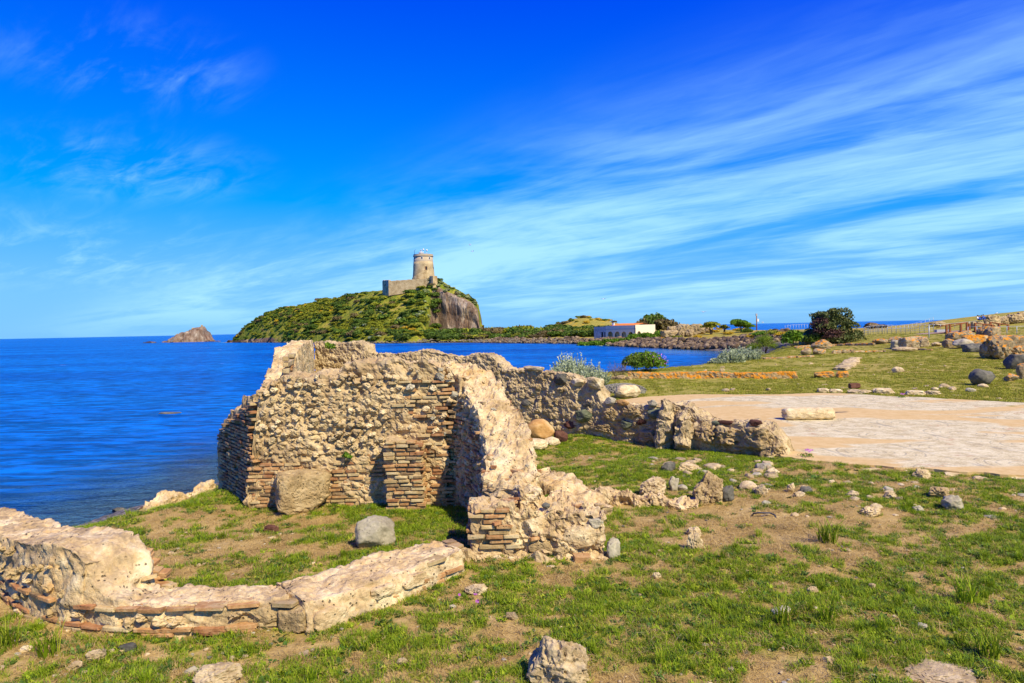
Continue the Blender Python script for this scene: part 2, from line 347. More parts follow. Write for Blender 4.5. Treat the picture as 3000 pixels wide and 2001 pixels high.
def hill_mat():
    mt, nt = new_mat('hill_ground'); p = wpos(nt)
    ck = N(nt, 'ShaderNodeAttribute', attribute_name='rock').outputs['Fac']
    a = noise(nt, p, 0.09, 6, 0.6, 0.4); b = noise(nt, p, 0.8, 6, 0.65)
    f = M_(nt, 'ADD', M_(nt, 'MULTIPLY', a, 0.55), M_(nt, 'MULTIPLY', b, 0.5))
    c = ramp(nt, f, [(0.36, (0.06, 0.095, 0.010)), (0.47, (0.15, 0.19, 0.018)), (0.57, (0.31, 0.28, 0.03)), (0.68, (0.42, 0.29, 0.085))])
    v = N(nt, 'ShaderNodeVectorMath', {0: p, 1: (1.0, 1.0, 0.22)}, operation='MULTIPLY').outputs[0]
    s = M_(nt, 'ADD', M_(nt, 'MULTIPLY', noise(nt, v, 0.45, 7, 0.65, 0.6), 0.7), M_(nt, 'MULTIPLY', noise(nt, p, 0.09, 3), 0.35))
    rk = ramp(nt, s, [(0.36, (0.085, 0.05, 0.03)), (0.47, (0.21, 0.135, 0.083)), (0.55, (0.28, 0.205, 0.135)), (0.66, (0.47, 0.375, 0.265))])
    red = SS(nt, noise(nt, p, 0.06, 3), 0.50, 0.60); rk = MIX(nt, M_(nt, 'MULTIPLY', red, 0.45), rk, (0.17, 0.075, 0.045))
    c = MIX(nt, SS(nt, M_(nt, 'ADD', ck, M_(nt, 'MULTIPLY', M_(nt, 'SUBTRACT', b, 0.5), 0.9)), 0.4, 0.6), c, rk)
    return finish(mt, nt, c, 0.95, M_(nt, 'ADD', b, s), 0.8, 0.6, 0.1)
MT['hill'] = hill_mat()

def mosaic_mat():
    mt, nt = new_mat('mosaic_floor'); p = wpos(nt)
    s = N(nt, 'ShaderNodeSeparateXYZ', {0: p})
    a = R(-8); ca_, sa_ = math.cos(a), math.sin(a)
    wob = M_(nt, 'MULTIPLY', M_(nt, 'SUBTRACT', noise(nt, p, 1.5, 3), 0.5), 0.16)
    x = M_(nt, 'ADD', M_(nt, 'ADD', M_(nt, 'MULTIPLY', s.outputs[0], ca_), M_(nt, 'MULTIPLY', s.outputs[1], -sa_)), wob)
    y = M_(nt, 'ADD', M_(nt, 'ADD', M_(nt, 'MULTIPLY', s.outputs[0], sa_), M_(nt, 'MULTIPLY', s.outputs[1], ca_)), wob)
    def cell(v, L): return M_(nt, 'SUBTRACT', M_(nt, 'FRACT', M_(nt, 'DIVIDE', v, L)), 0.5)
    L = 1.9
    cx, cy = cell(x, L), cell(y, L)
    r = M_(nt, 'MULTIPLY', M_(nt, 'SQRT', M_(nt, 'ADD', M_(nt, 'MULTIPLY', cx, cx), M_(nt, 'MULTIPLY', cy, cy))), L)
    def line(v, at, w): return SS(nt, M_(nt, 'ABSOLUTE', M_(nt, 'SUBTRACT', v, at)), w, w * 0.4)
    ln = line(r, 0.90, 0.03)
    for at, w in ((0.72, 0.022), (0.52, 0.025), (0.30, 0.02), (0.12, 0.03)): ln = M_(nt, 'MAXIMUM', ln, line(r, at, w))
    ln = M_(nt, 'MAXIMUM', ln, line(M_(nt, 'MULTIPLY', M_(nt, 'ABSOLUTE', cx), L), 0.93, 0.028))
    brk = SS(nt, noise(nt, p, 2.6, 5, 0.7), 0.43, 0.56)
    ln = M_(nt, 'MULTIPLY', ln, brk)
    n = noise(nt, p, 3.0, 6, 0.65); tes = N(nt, 'ShaderNodeTexVoronoi', {'Vector': p, 'Scale': 45.0})
    tt = N(nt, 'ShaderNodeSeparateColor', {0: tes.outputs['Color']}).outputs[0]
    base = ramp(nt, M_(nt, 'ADD', M_(nt, 'MULTIPLY', n, 0.8), M_(nt, 'MULTIPLY', tt, 0.2)), [(0.36, (0.44, 0.345, 0.17)), (0.5, (0.63, 0.53, 0.29)), (0.66, (0.73, 0.64, 0.39))])
    c = MIX(nt, M_(nt, 'MULTIPLY', ln, 0.42), base, (0.13, 0.125, 0.13))
    rd = M_(nt, 'MULTIPLY', SS(nt, noise(nt, p, 0.9, 4), 0.60, 0.66), SS(nt, noise(nt, p, 7.0, 3), 0.5, 0.6)); c = MIX(nt, M_(nt, 'MULTIPLY', rd, 0.6), c, (0.42, 0.17, 0.08))
    pv = N(nt, 'ShaderNodeVectorMath', {0: p, 1: (0.5, 1.25, 1.0)}, operation='MULTIPLY').outputs[0]
    ps = noise(nt, N(nt, 'ShaderNodeVectorMath', {0: pv, 1: (0.35, 1.6, 0)}, operation='ADD').outputs[0], 0.30, 5, 0.5, 0.5)
    left = SS(nt, s.outputs[0], 14.0, 5.0, -0.03, 0.09)
    sand = SS(nt, M_(nt, 'ADD', ps, left), 0.48, 0.525)
    sc_ = ramp(nt, noise(nt, p, 5.0, 6, 0.7), [(0.35, (0.56, 0.37, 0.13)), (0.65, (0.67, 0.48, 0.21))])
    c = MIX(nt, sand, c, sc_)
    # bare earth where the floor is lost
    ev = N(nt, 'ShaderNodeVectorMath', {0: p, 1: (0.55, 1.5, 1.0)}, operation='MULTIPLY').outputs[0]
    e = SS(nt, noise(nt, ev, 0.42, 5, 0.6), 0.665, 0.69)
    c = MIX(nt, e, c, ramp(nt, noise(nt, p, 14, 5), [(0.35, (0.13, 0.09, 0.045)), (0.65, (0.27, 0.19, 0.10))]))
    h = M_(nt, 'ADD', M_(nt, 'MULTIPLY', n, 0.6), M_(nt, 'MULTIPLY', tes.outputs['Distance'], 0.25))
    return finish(mt, nt, c, 0.9, h, 0.35, 0.02, 0.2)
MT['mosaic'] = mosaic_mat()

MT['grass'] = leaf_mat('grass_blades', (0.11, 0.185, 0.004), (0.25, 0.36, 0.010), (0.46, 0.49, 0.035), 0.35, 0.25)
MT['weed'] = leaf_mat('weed_leaf', (0.035, 0.085, 0.010), (0.09, 0.17, 0.02), (0.20, 0.28, 0.05), 0.3, 0.3)
MT['drygrass'] = leaf_mat('dry_grass', (0.36, 0.23, 0.06), (0.52, 0.37, 0.12), (0.66, 0.50, 0.22), 0.3, 0.2)
MT['lawn'] = leaf_mat('lawn_blades', (0.16, 0.20, 0.008), (0.31, 0.32, 0.025), (0.48, 0.42, 0.07), 0.3, 0.25)
MT['maquis'] = leaf_mat('maquis_leaf', (0.032, 0.066, 0.007), (0.090, 0.155, 0.014), (0.23, 0.28, 0.03), 0.25, 0.35)
MT['maquis_olive'] = leaf_mat('maquis_olive', (0.12, 0.14, 0.010), (0.27, 0.29, 0.018), (0.46, 0.43, 0.04), 0.25, 0.3)
MT['maquis_brown'] = leaf_mat('maquis_brown', (0.075, 0.05, 0.022), (0.16, 0.12, 0.04), (0.25, 0.21, 0.07), 0.15, 0.25)
MT['silver'] = leaf_mat('silver_leaf', (0.19, 0.235, 0.12), (0.37, 0.42, 0.23), (0.58, 0.62, 0.38), 0.2, 0.1)
MT['pear'] = leaf_mat('prickly_pear', (0.12, 0.17, 0.045), (0.28, 0.32, 0.11), (0.46, 0.47, 0.21), 0.05, 0.15)
MT['bloom'] = leaf_mat('yellow_bloom', (0.36, 0.24, 0.015), (0.60, 0.40, 0.02), (0.75, 0.52, 0.04), 0.2, 0.15)
MT['lentisk'] = leaf_mat('lentisk_leaf', (0.028, 0.046, 0.010), (0.085, 0.11, 0.026), (0.22, 0.21, 0.065), 0.2, 0.1)
MT['lentisk_red'] = leaf_mat('lentisk_red', (0.05, 0.022, 0.02), (0.12, 0.055, 0.045), (0.20, 0.12, 0.08), 0.2, 0.1)
MT['bright'] = leaf_mat('bright_leaf', (0.04, 0.10, 0.005), (0.12, 0.235, 0.010), (0.29, 0.40, 0.025), 0.25, 0.1)
MT['tamarisk'] = leaf_mat('tamarisk_leaf', (0.08, 0.15, 0.006), (0.19, 0.28, 0.014), (0.36, 0.42, 0.03), 0.25, 0.1)
MT['drytwig'] = leaf_mat('dry_twig', (0.10, 0.065, 0.05), (0.21, 0.145, 0.11), (0.30, 0.23, 0.16), 0.1, 0.1)
MT['pink'] = leaf_mat('pink_petal', (0.45, 0.10, 0.40), (0.60, 0.16, 0.55), (0.75, 0.30, 0.72), 0.2, 0.05)
MT['bark'] = stone_mat('bark', (0.07, 0.05, 0.035), (0.14, 0.10, 0.07), (0.22, 0.17, 0.12), 3, 20, 0.6, 0.03, 0.3)
MT['steel'] = flat_mat('galvanised_steel', (0.42, 0.45, 0.47), 0.45, 0.1, 3, 0.4)
MT['rustwood'] = flat_mat('brown_timber', (0.27, 0.09, 0.028), 0.7, 0.25, 4)
MT['darkwood'] = flat_mat('dark_timber', (0.030, 0.016, 0.011), 0.8, 0.3, 3)
MT['deck'] = flat_mat('deck_boards', (0.36, 0.24, 0.17), 0.8, 0.2, 3)
MT['plaster'] = flat_mat('cream_plaster', (0.82, 0.69, 0.50), 0.85, 0.06, 1.2)
MT['plaster_old'] = flat_mat('weathered_plaster', (0.50, 0.46, 0.41), 0.9, 0.3, 1.3)
MT['band'] = flat_mat('grey_band', (0.36, 0.36, 0.37), 0.85, 0.08, 1.0)
MT['shutter'] = flat_mat('blue_shutter', (0.06, 0.14, 0.24), 0.6, 0.08, 2)
MT['dark'] = flat_mat('dark_opening', (0.025, 0.022, 0.02), 0.8, 0.1, 2)
MT['rooftile'] = flat_mat('roof_tile', (0.60, 0.18, 0.035), 0.8, 0.2, 2)
MT['white'] = flat_mat('white_paint', (0.78, 0.77, 0.75), 0.6, 0.04, 2)
MT['tower'] = stone_mat('tower_stone', (0.28, 0.21, 0.14), (0.47, 0.37, 0.25), (0.58, 0.47, 0.34), 0.35, 2.0, 0.5, 0.12, 0.8, poresc=1.1)
MT['fort'] = stone_mat('fort_stone', (0.25, 0.17, 0.095), (0.50, 0.375, 0.235), (0.64, 0.51, 0.345), 0.5, 2.0, 0.6, 0.15, 0.9, poresc=1.3)
MT['tower_trim'] = flat_mat('tower_plaster', (0.48, 0.375, 0.24), 0.85, 0.1, 0.5)
MT['doororange'] = flat_mat('rusty_door', (0.30, 0.13, 0.05), 0.8, 0.2, 2)
MT['skin'] = flat_mat('skin', (0.50, 0.30, 0.21), 0.6, 0.04, 5)
MT['cloth_blue'] = flat_mat('blue_cloth', (0.03, 0.10, 0.42), 0.85, 0.1, 8)
MT['cloth_white'] = flat_mat('white_cloth', (0.72, 0.72, 0.70), 0.85, 0.05, 8)
MT['cloth_dark'] = flat_mat('dark_cloth', (0.03, 0.04, 0.07), 0.85, 0.1, 8)
MT['hair'] = flat_mat('brown_hair', (0.06, 0.035, 0.02), 0.7, 0.1, 8)
MT['gullgrey'] = flat_mat('gull_grey', (0.40, 0.41, 0.43), 0.7, 0.05, 4)
MT['beak'] = flat_mat('gull_beak', (0.65, 0.35, 0.03), 0.5, 0.05, 4)
MT['cable'] = flat_mat('black_hose', (0.03, 0.035, 0.05), 0.5, 0.1, 4)
MT['gravel'] = stone_mat('gravel', (0.10, 0.10, 0.105), (0.21, 0.205, 0.20), (0.36, 0.34, 0.33), 14, 50, 0.5, 0.02, 0.4, poresc=30)
# ------------------------------------------------------------------ the land, its shoreline and the sea
SHORE = np.array([(-60, -60), (-34, 0), (-17, 9), (-12.6, 16), (-11.9, 20.3), (-10.7, 22.7), (-10.4, 24.5), (-9.6, 30), (-6.5, 38), (-1, 46), (5, 52), (10.5, 58), (18, 67), (28, 84),
    (37, 106), (40, 121), (46, 128), (38, 147), (29, 178), (22, 214), (-13, 267), (-59, 297), (-74, 311), (-137, 392), (-176, 432), (-190, 446), (-175, 470), (-120, 450),
    (-60, 420), (0, 400), (60, 340), (100, 285), (125, 240), (165, 215), (300, 190), (600, 120), (600, -60)], dtype=float)
def signed_dist(x, y):
    P = np.stack([np.ravel(x), np.ravel(y)], 1); best = np.full(len(P), 1e18); inside = np.zeros(len(P), bool)
    A = SHORE; B = np.roll(SHORE, -1, 0)
    for a, b in zip(A, B):
        ab = b - a; t = np.clip(((P - a) @ ab) / (ab @ ab), 0, 1); q = P - a - t[:, None] * ab
        best = np.minimum(best, (q * q).sum(1))
        c = ((a[1] > P[:, 1]) != (b[1] > P[:, 1]))
        xi = (b[0] - a[0]) * (P[:, 1] - a[1]) / (b[1] - a[1] + 1e-12) + a[0]
        inside ^= c & (P[:, 0] < xi)
    return np.where(inside, 1, -1) * np.sqrt(best)
def gz_full(x, y):
    x = np.ravel(np.asarray(x, dtype=float)); y = np.ravel(np.asarray(y, dtype=float))
    sd = signed_dist(x, y)
    far = sstep(95, 140, y)
    wd = 6.5 + 3.5 * far
    top = 0.0 - 0.65 * sstep(85, 150, y) * sstep(60, 30, x)
    top = top + sstep(15, 60, sd) * far * 2.2 * sstep(95, 55, x)
    near = sstep(60, 40, y); wn = 7.6 - 4.0 * sstep(24, 32, y)
    lift = (1 - near) * sstep(0, 1, np.clip(sd / wd, 0, 1)) ** 0.85 + near * (np.clip(sd / wn, 0, 1) ** 1.1 * (1 - sstep(0.72 * wn, 1.25 * wn, sd)) + sstep(0.72 * wn, 1.25 * wn, sd))
    land = SEA + (top - SEA) * lift
    z = np.where(sd > 0, land, SEA - 0.05 - 3.5 * sstep(0, 30, -sd) - 0.10 * np.minimum(-sd, 4))
    z = z + 5.2 * np.exp(-((x - 125) / 36) ** 2 - ((y - 148) / 36) ** 2) * sstep(0, 12, sd)                    # the rise on the right
    z = z + 6.0 * np.exp(-((x - 33) / 19) ** 2 - ((y - 300) / 24) ** 2)                       # grassy mound
    z = z + 1.7 * np.exp(-((x - 56) / 13) ** 2 - ((y - 132) / 12) ** 2)                       # earth bank by the round trees
    z = z + 1.15 * sstep(40, 54, x) * sstep(64, 82, y) * sstep(132, 100, y) + 0.45 * sstep(58, 76, x) * sstep(64, 82, y) * sstep(125, 96, y)   # lawn rising to the footbridge
    P = np.stack([x, y, 0 * x], 1)
    z = z + np.where(sd > 1, 0.035 * fbm(P * 0.9, 3, 5) + 0.06 * fbm(P * 0.22, 2, 9), 0.0)
    z = z + 0.012 * fbm(P * 5.0, 2, 3) * (y < 40)
    return z, sd
def gz(x, y):
    z, _ = gz_full([x], [y]); return float(z[0])
_T = np.concatenate([np.linspace(3, 40, 1500), np.geomspace(40, 900, 3000)])
def Gt(px, py):
    """where the sight line through a pixel of the photograph meets the land"""
    d = ray(px, py); P = CAM + d[None, :] * _T[:, None]
    z, _ = gz_full(P[:, 0], P[:, 1]); k = np.argmax(P[:, 2] <= z)
    if P[k, 2] > z[k]: return PD(px, py, 200)
    q = P[k].copy(); q[2] = z[k]; return q
def at_base(px, py): return Gt(px, py)

def grass_density(x, y):
    P = np.stack([x, y, 0 * x], 1)
    n = fbm(P * 0.55, 4, 21, 0.6); n2 = fbm(P * 2.3, 3, 31, 0.6)
    n3 = fbm(P * 6.5, 2, 41, 0.6)
    g = 0.575 + 0.30 * n + 0.42 * n2 + 0.44 * n3
    g = g - 0.36 * np.exp(-(((x - 5.0) / 2.6) ** 2 + ((y - 10.6) / 1.6) ** 2))                # bare soil patches seen in the photo
    g = g - 0.32 * np.exp(-(((x - 2.4) / 2.0) ** 2 + ((y - 10.0) / 1.1) ** 2)) - 0.45 * np.exp(-(((x + 3.7) / 1.6) ** 2 + ((y - 9.6) / 1.1) ** 2))
    g = g - 0.40 * np.exp(-(((x + 2.2) / 1.3) ** 2 + ((y - 6.1) / 0.5) ** 2))
    g = g + 0.45 * np.exp(-(((x - 1.7) / 2.6) ** 2 + ((y - 7.2) / 1.1) ** 2)) + 0.4 * np.exp(-(((x + 1.2) / 0.9) ** 2 + ((y - 10.9) / 0.8) ** 2))
    g = g - 0.5 * np.exp(-(((x + 5.2) / 2.2) ** 2 + ((y - 11.3) / 0.7) ** 2))
    return np.clip(g, 0, 1)

th = np.radians(np.concatenate([np.linspace(-78, -42, 40, endpoint=False), np.linspace(-42, 42, 290), np.linspace(43, 78, 36)]))
rr = np.concatenate([[0.3], np.geomspace(1.5, 620, 400)])
TH, RR = np.meshgrid(th, rr, indexing='ij')
X, Y = (RR * np.sin(TH)).ravel(), (RR * np.cos(TH)).ravel()
Z, SD = gz_full(X, Y)
far_y = sstep(13, 30, np.hypot(X, Y))
gr = np.maximum(grass_density(X, Y), 0.0) * (1 - far_y) + far_y * (0.75 + 0.25 * fbm(np.stack([X, Y, 0 * X], 1) * 0.12, 4, 77))
beach = np.maximum(sstep(2.6, 1.2, SD) * (Y < 95), sstep(7.5, 5, SD) * (Y >= 95))
bloom = sstep(120, 150, Y) * sstep(6, 14, SD)
gr = gr * sstep(1.0, 4.0, SD)
keep_f = grid_faces(len(th), len(rr))
ground = wobj('ground', np.stack([X, Y, Z], 1), keep_f, MT['ground'], attrs={'grass': gr, 'beach': beach, 'bloom': bloom})
tag(ground, 'dry grassy headland around the ruins', kind='structure')

th2 = np.radians(np.linspace(-85, 85, 341)); rr2 = np.concatenate([np.geomspace(8, 900, 260), np.geomspace(950, 60000, 24)])
T2, R2 = np.meshgrid(th2, rr2, indexing='ij'); xs, ys = (R2 * np.sin(T2)).ravel(), (R2 * np.cos(T2)).ravel()
zf, sdw = gz_full(xs, ys)
depth = np.clip(SEA - zf, 0, 5)
calm = np.clip(np.exp(-((xs - 34) / 12) ** 2 - ((ys - 135) / 22) ** 2), 0, 1)
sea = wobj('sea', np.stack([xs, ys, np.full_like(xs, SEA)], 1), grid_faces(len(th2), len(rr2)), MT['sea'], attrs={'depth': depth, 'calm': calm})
tag(sea, 'deep blue rippled sea round the headland', kind='structure')
# ------------------------------------------------------------------ rock, brick and foliage kits
def ico(sub):
    bm = bmesh.new(); bmesh.ops.create_icosphere(bm, subdivisions=sub, radius=1.0)
    V = np.array([v.co[:] for v in bm.verts]); F = np.array([[v.index for v in f.verts] for f in bm.faces]); bm.free()
    return V / np.linalg.norm(V, axis=1)[:, None], F
ICO = {k: ico(k) for k in (2, 3, 4, 5)}
def rock_vf(seed, sub=3, planes=9, amp=0.10, box=0, nscale=1.8, cut=(0.62, 0.92), pit=0.0):
    """unit rock: half-extent about 1, its underside flattened"""
    V, F = ICO[sub]; rs = np.random.default_rng(seed)
    if box: r = (np.abs(V) ** box).sum(1) ** (-1.0 / box)
    else: r = np.ones(len(V))
    for _ in range(planes):
        n = rs.normal(size=3); n /= np.linalg.norm(n); d = rs.uniform(*cut) * (1.25 if box else 1)
        c = V @ n; r = np.where(c > 0.05, np.minimum(r, d / np.maximum(c, 0.05)), r)
    P = V * r[:, None]
    r = r * (1 + amp * fbm(P * nscale + seed, 4, seed) + amp * 0.35 * fbm(P * nscale * 5 + seed, 2, seed + 9))
    if pit: r = r * (1 - pit * np.clip(fbm(P * 6.5 + seed, 3, seed + 4) - 0.15, 0, 1))
    P = V * r[:, None]
    return P, F
def fit(P, w, d, h, yaw=0.0, sink=0.12):
    """scale a unit rock to w x d x h metres standing on z = 0 (sunk a little)"""
    P = P - (P.max(0) + P.min(0)) / 2; P = P / (P.max(0) - P.min(0)) * np.array([w, d, h])
    P[:, 2] += h * (0.5 - sink)
    c, s = math.cos(yaw), math.sin(yaw)
    return np.stack([P[:, 0] * c - P[:, 1] * s, P[:, 0] * s + P[:, 1] * c, P[:, 2]], 1)
def hero_rock(name, base, w, d, h, mat, label, cat, yaw=0.0, seed=1, sub=5, planes=9, amp=0.08, box=0, pit=0.0, sink=0.10, group=None, nscale=1.8, parent=None):
    P, F = rock_vf(seed, sub, planes, amp, box, nscale, pit=pit)
    me = mesh_np(name, fit(P, w, d, h, yaw, sink), F, MT[mat], smooth=mat in ('greystone', 'orangestone', 'darkstone')); o = obj(name, me, parent, base)
    if parent is None: tag(o, label, cat, group)
    elif label: o['label'] = label
    return o
ROCKS = {}
def rock_me(matname, i, flat=False):
    """shared small-rock meshes, unit footprint about 1 x 1, height about 0.7"""
    k = (matname, i, flat)
    if k not in ROCKS:
        P, F = rock_vf(100 + i * 7 + (50 if flat else 0), 3, 10, 0.12)
        ROCKS[k] = mesh_np('stone_%s' % matname, fit(P, 1, 1, 0.4 if flat else 0.7, 0, 0.42), F, MT[matname], smooth=False)
    return ROCKS[k]
# bricks: six bevelled, slightly broken unit boxes
BRV = []
for i in range(6):
    bm = bmesh.new(); bmesh.ops.create_cube(bm, size=1.0)
    bmesh.ops.bevel(bm, geom=bm.edges[:], offset=0.07, segments=1, affect='EDGES', profile=0.5)
    rs = np.random.default_rng(300 + i)
    V = np.array([v.co[:] for v in bm.verts]); V += rs.normal(0, 0.028, V.shape) * np.array([0.7, 0.8, 1.4])
    F = [tuple(v.index for v in f.verts) for f in bm.faces]; bm.free(); BRV.append((V, F))
BRICK_ME = {}
def brick_me(mi, i):
    if (mi, i) not in BRICK_ME: BRICK_ME[(mi, i)] = mesh_np('brick', BRV[i][0], BRV[i][1], BR[mi], smooth=False)
    return BRICK_ME[(mi, i)]
RUB = [rock_vf(500 + i, 3, 14, 0.30, cut=(0.45, 0.85), nscale=2.2, pit=0.45) for i in range(10)]
RUB = [((P - (P.max(0) + P.min(0)) / 2) / (P.max(0) - P.min(0)), F) for P, F in RUB]
RUB_ME = {}
def rub_me(mat, i):
    if (mat, i) not in RUB_ME: RUB_ME[(mat, i)] = mesh_np('rubble', RUB[i][0], RUB[i][1], MT[mat], smooth=False)
    return RUB_ME[(mat, i)]
def rotz(P, a):
    c, s = math.cos(a), math.sin(a); return np.stack([P[:, 0] * c - P[:, 1] * s, P[:, 0] * s + P[:, 1] * c, P[:, 2]], 1)
def place_pieces(root, items, name, limit, rest_name, mats, verts):
    """items: (loc, yaw, (l, d, h), material index or name, variant, tilt). The largest in view become parts, the rest one part of stuff."""
    def size(it): return it[2][0] * it[2][2] / max(1.0, (it[0][0] ** 2 + it[0][1] ** 2))
    items = sorted(items, key=size, reverse=True)
    for loc, yaw, s, mi, vi, tl in items[:limit]:
        obj(name, mats(mi, vi), root, loc, (tl, tl * 0.5, yaw), s)
    rest = items[limit:]
    if rest:
        keys = sorted({it[3] for it in rest}, key=str); VV, FF, MI = [], [], []; off = 0
        for loc, yaw, s, mi, vi, tl in rest:
            P, F = verts[vi]; Q = rotz(np.asarray(P) * np.array(s), yaw) + np.array(loc)
            VV.append(Q); FF += [tuple(int(i) + off for i in f) for f in F]; MI += [keys.index(mi)] * len(F); off += len(P)
        mm = [BR[k] if isinstance(k, int) else MT[k] for k in keys]
        wobj(rest_name, np.concatenate(VV), FF, mm, root, tuple(root.location), smooth=False, midx=MI)['kind'] = 'stuff'

def pick_brick(rs, w=(0.38, 0.24, 0.16, 0.10, 0.12)): return int(rs.choice(5, p=w))
def brick_field(out, p0, p1, z0, z1, seed, keep=None, course=0.066, bh=0.042, L=(0.13, 0.27), proud=0.012, jit=0.02, w=(0.38, 0.24, 0.16, 0.10, 0.12), flip=1, curve=None):
    """bricks laid in courses on the face p0 -> p1 (its outside on the right hand of that direction)"""
    rs = np.random.default_rng(seed); p0 = np.array(p0, float); p1 = np.array(p1, float)
    ln = np.linalg.norm(p1 - p0); t = (p1 - p0) / ln; n = np.array([t[1], -t[0]]) * flip; yaw0 = math.atan2(t[1], t[0])
    z = z0
    while z < z1:
        s = rs.uniform(-0.1, 0.02)
        while s < ln:
            l = rs.uniform(*L); c = s + l / 2; s += l + rs.uniform(0.012, 0.03)
            if c - l / 2 < -0.05 or c + l / 2 > ln + 0.05: continue
            u = c / ln
            if keep is not None and rs.random() > keep(u, z): continue
            dp = 0.16; pr = proud + rs.normal(0, jit)
            q = p0 + t * c; yaw = yaw0
            if curve is not None: q, nn, yaw = curve(u); n = nn
            q = q + n * (pr - dp / 2)
            out.append(((q[0], q[1], z + rs.normal(0, 0.004)), yaw + rs.normal(0, 0.03), (l, dp, bh * rs.uniform(0.85, 1.2)), pick_brick(rs, w), int(rs.integers(6)), rs.normal(0, 0.03)))
        z += course * rs.uniform(0.95, 1.06)
def rubble_field(out, p0, p1, z0, z1, seed, keep=None, sp=0.17, size=(0.09, 0.20), proud=0.03, mats=('rubble',), flip=1):
    rs = np.random.default_rng(seed); p0 = np.array(p0, float); p1 = np.array(p1, float)
    ln = np.linalg.norm(p1 - p0); t = (p1 - p0) / ln; n = np.array([t[1], -t[0]]) * flip; yaw0 = math.atan2(t[1], t[0])
    z = z0; row = 0
    while z < z1:
        s = (row % 2) * sp * 0.5
        while s < ln:
            c = s + rs.normal(0, sp * 0.16); zz = z + rs.normal(0, sp * 0.12); s += sp * rs.uniform(0.85, 1.2)
            if c < 0 or c > ln or (keep is not None and rs.random() > keep(c / ln, zz)): continue
            a = rs.uniform(*size); h = a * rs.uniform(0.6, 1.0); d = a * rs.uniform(0.8, 1.1)
            q = p0 + t * c + n * (proud * rs.uniform(0.2, 1.2) - d * 0.12)
            out.append(((q[0], q[1], zz), yaw0 + rs.normal(0, 0.4), (a, d, h), str(rs.choice(mats)), int(rs.integers(10)), rs.normal(0, 0.3)))
        z += sp * 0.82; row += 1

def ribbon(path, seed, ds=0.05, dz=0.05, amp=0.035, nsc=2.6, top_amp=0.07, batter=0.06, pit=0.0, top_n=None, fine=0.8, layer=0.0):
    """a ruined wall core: centre line of (x, y, half width, base z, top z), lumpy faces and a broken top"""
    Pth = np.array(path, float); seg = np.hypot(*(np.diff(Pth[:, :2], axis=0).T)); S = np.concatenate([[0], np.cumsum(seg)])
    n = max(4, int(S[-1] / ds)); s = np.linspace(0, S[-1], n); C = np.stack([np.interp(s, S, Pth[:, k]) for k in range(5)], 1)
    tx, ty = np.gradient(C[:, 0]), np.gradient(C[:, 1]); l = np.hypot(tx, ty) + 1e-9; nx, ny = -ty / l, tx / l
    hmax = (C[:, 4] - C[:, 3]).max(); nz = max(4, int(hmax / dz)); nt = top_n or max(4, int(2 * C[:, 2].max() / dz))
    sec = [(-1, j / nz) for j in range(nz)] + [(-1 + 2 * j / nt, 1) for j in range(nt + 1)] + [(1, j / nz) for j in range(nz - 1, -1, -1)]
    off = np.array([a for a, b in sec]); zf = np.array([b for a, b in sec])
    rows = []; w = [0.0, 0.35, 0.7] ; ends = [(0, k) for k in w] + [(i, 1.0) for i in range(n)] + [(n - 1, k) for k in w[::-1]]
    for i, k in ends:
        hw = C[i, 2] * (1 - batter * zf - 0.10 * zf ** 8) * k
        x = C[i, 0] + nx[i] * off * hw; y = C[i, 1] + ny[i] * off * hw; z = C[i, 3] + (C[i, 4] - C[i, 3]) * zf
        rows.append(np.stack([x, y, z], 1))
    A = np.array(rows); nu, nv = A.shape[:2]
    du = np.gradient(A, axis=0); dv = np.gradient(A, axis=1); nrm = np.cross(du, dv); nrm /= (np.linalg.norm(nrm, axis=2)[..., None] + 1e-9)
    out = np.sign((nrm[..., 2] * (zf[None, :] == 1)).sum() + 1e-9); nrm *= out
    B = A.reshape(-1, 3); d = -amp * 0.9 * np.clip(0.35 - np.abs(fbm(B * nsc * 2.1 + 9, 3, seed + 20)), 0, 1) * 1.6 + amp * fbm(B * nsc, 4, seed, 0.55) + amp * fine * fbm(B * nsc * 4.3, 3, seed + 40, 0.6)
    if layer: d = d + layer * fbm(B * np.array([1.6, 1.6, 9.0]), 3, seed + 33, 0.6) + layer * 0.8 * np.abs(fbm(B * np.array([5, 5, 6.0]), 2, seed + 34))
    if pit: d = d - pit * 2.2 * np.clip(fbm(B * 8, 3, seed + 60) - 0.18, 0, 0.5)
    B = B + nrm.reshape(-1, 3) * d[:, None]
    tz = np.tile(zf, nu); B[:, 2] += (tz ** 6) * (top_amp * fbm(B * np.array([1.7, 1.7, 0.2]), 3, seed + 80) + top_amp * 0.6 * fbm(B * np.array([6, 6, 0.5]), 3, seed + 90))
    F = grid_faces(nu, nv)
    if out < 0: F = F[:, ::-1]
    return B, F[:, ::-1]

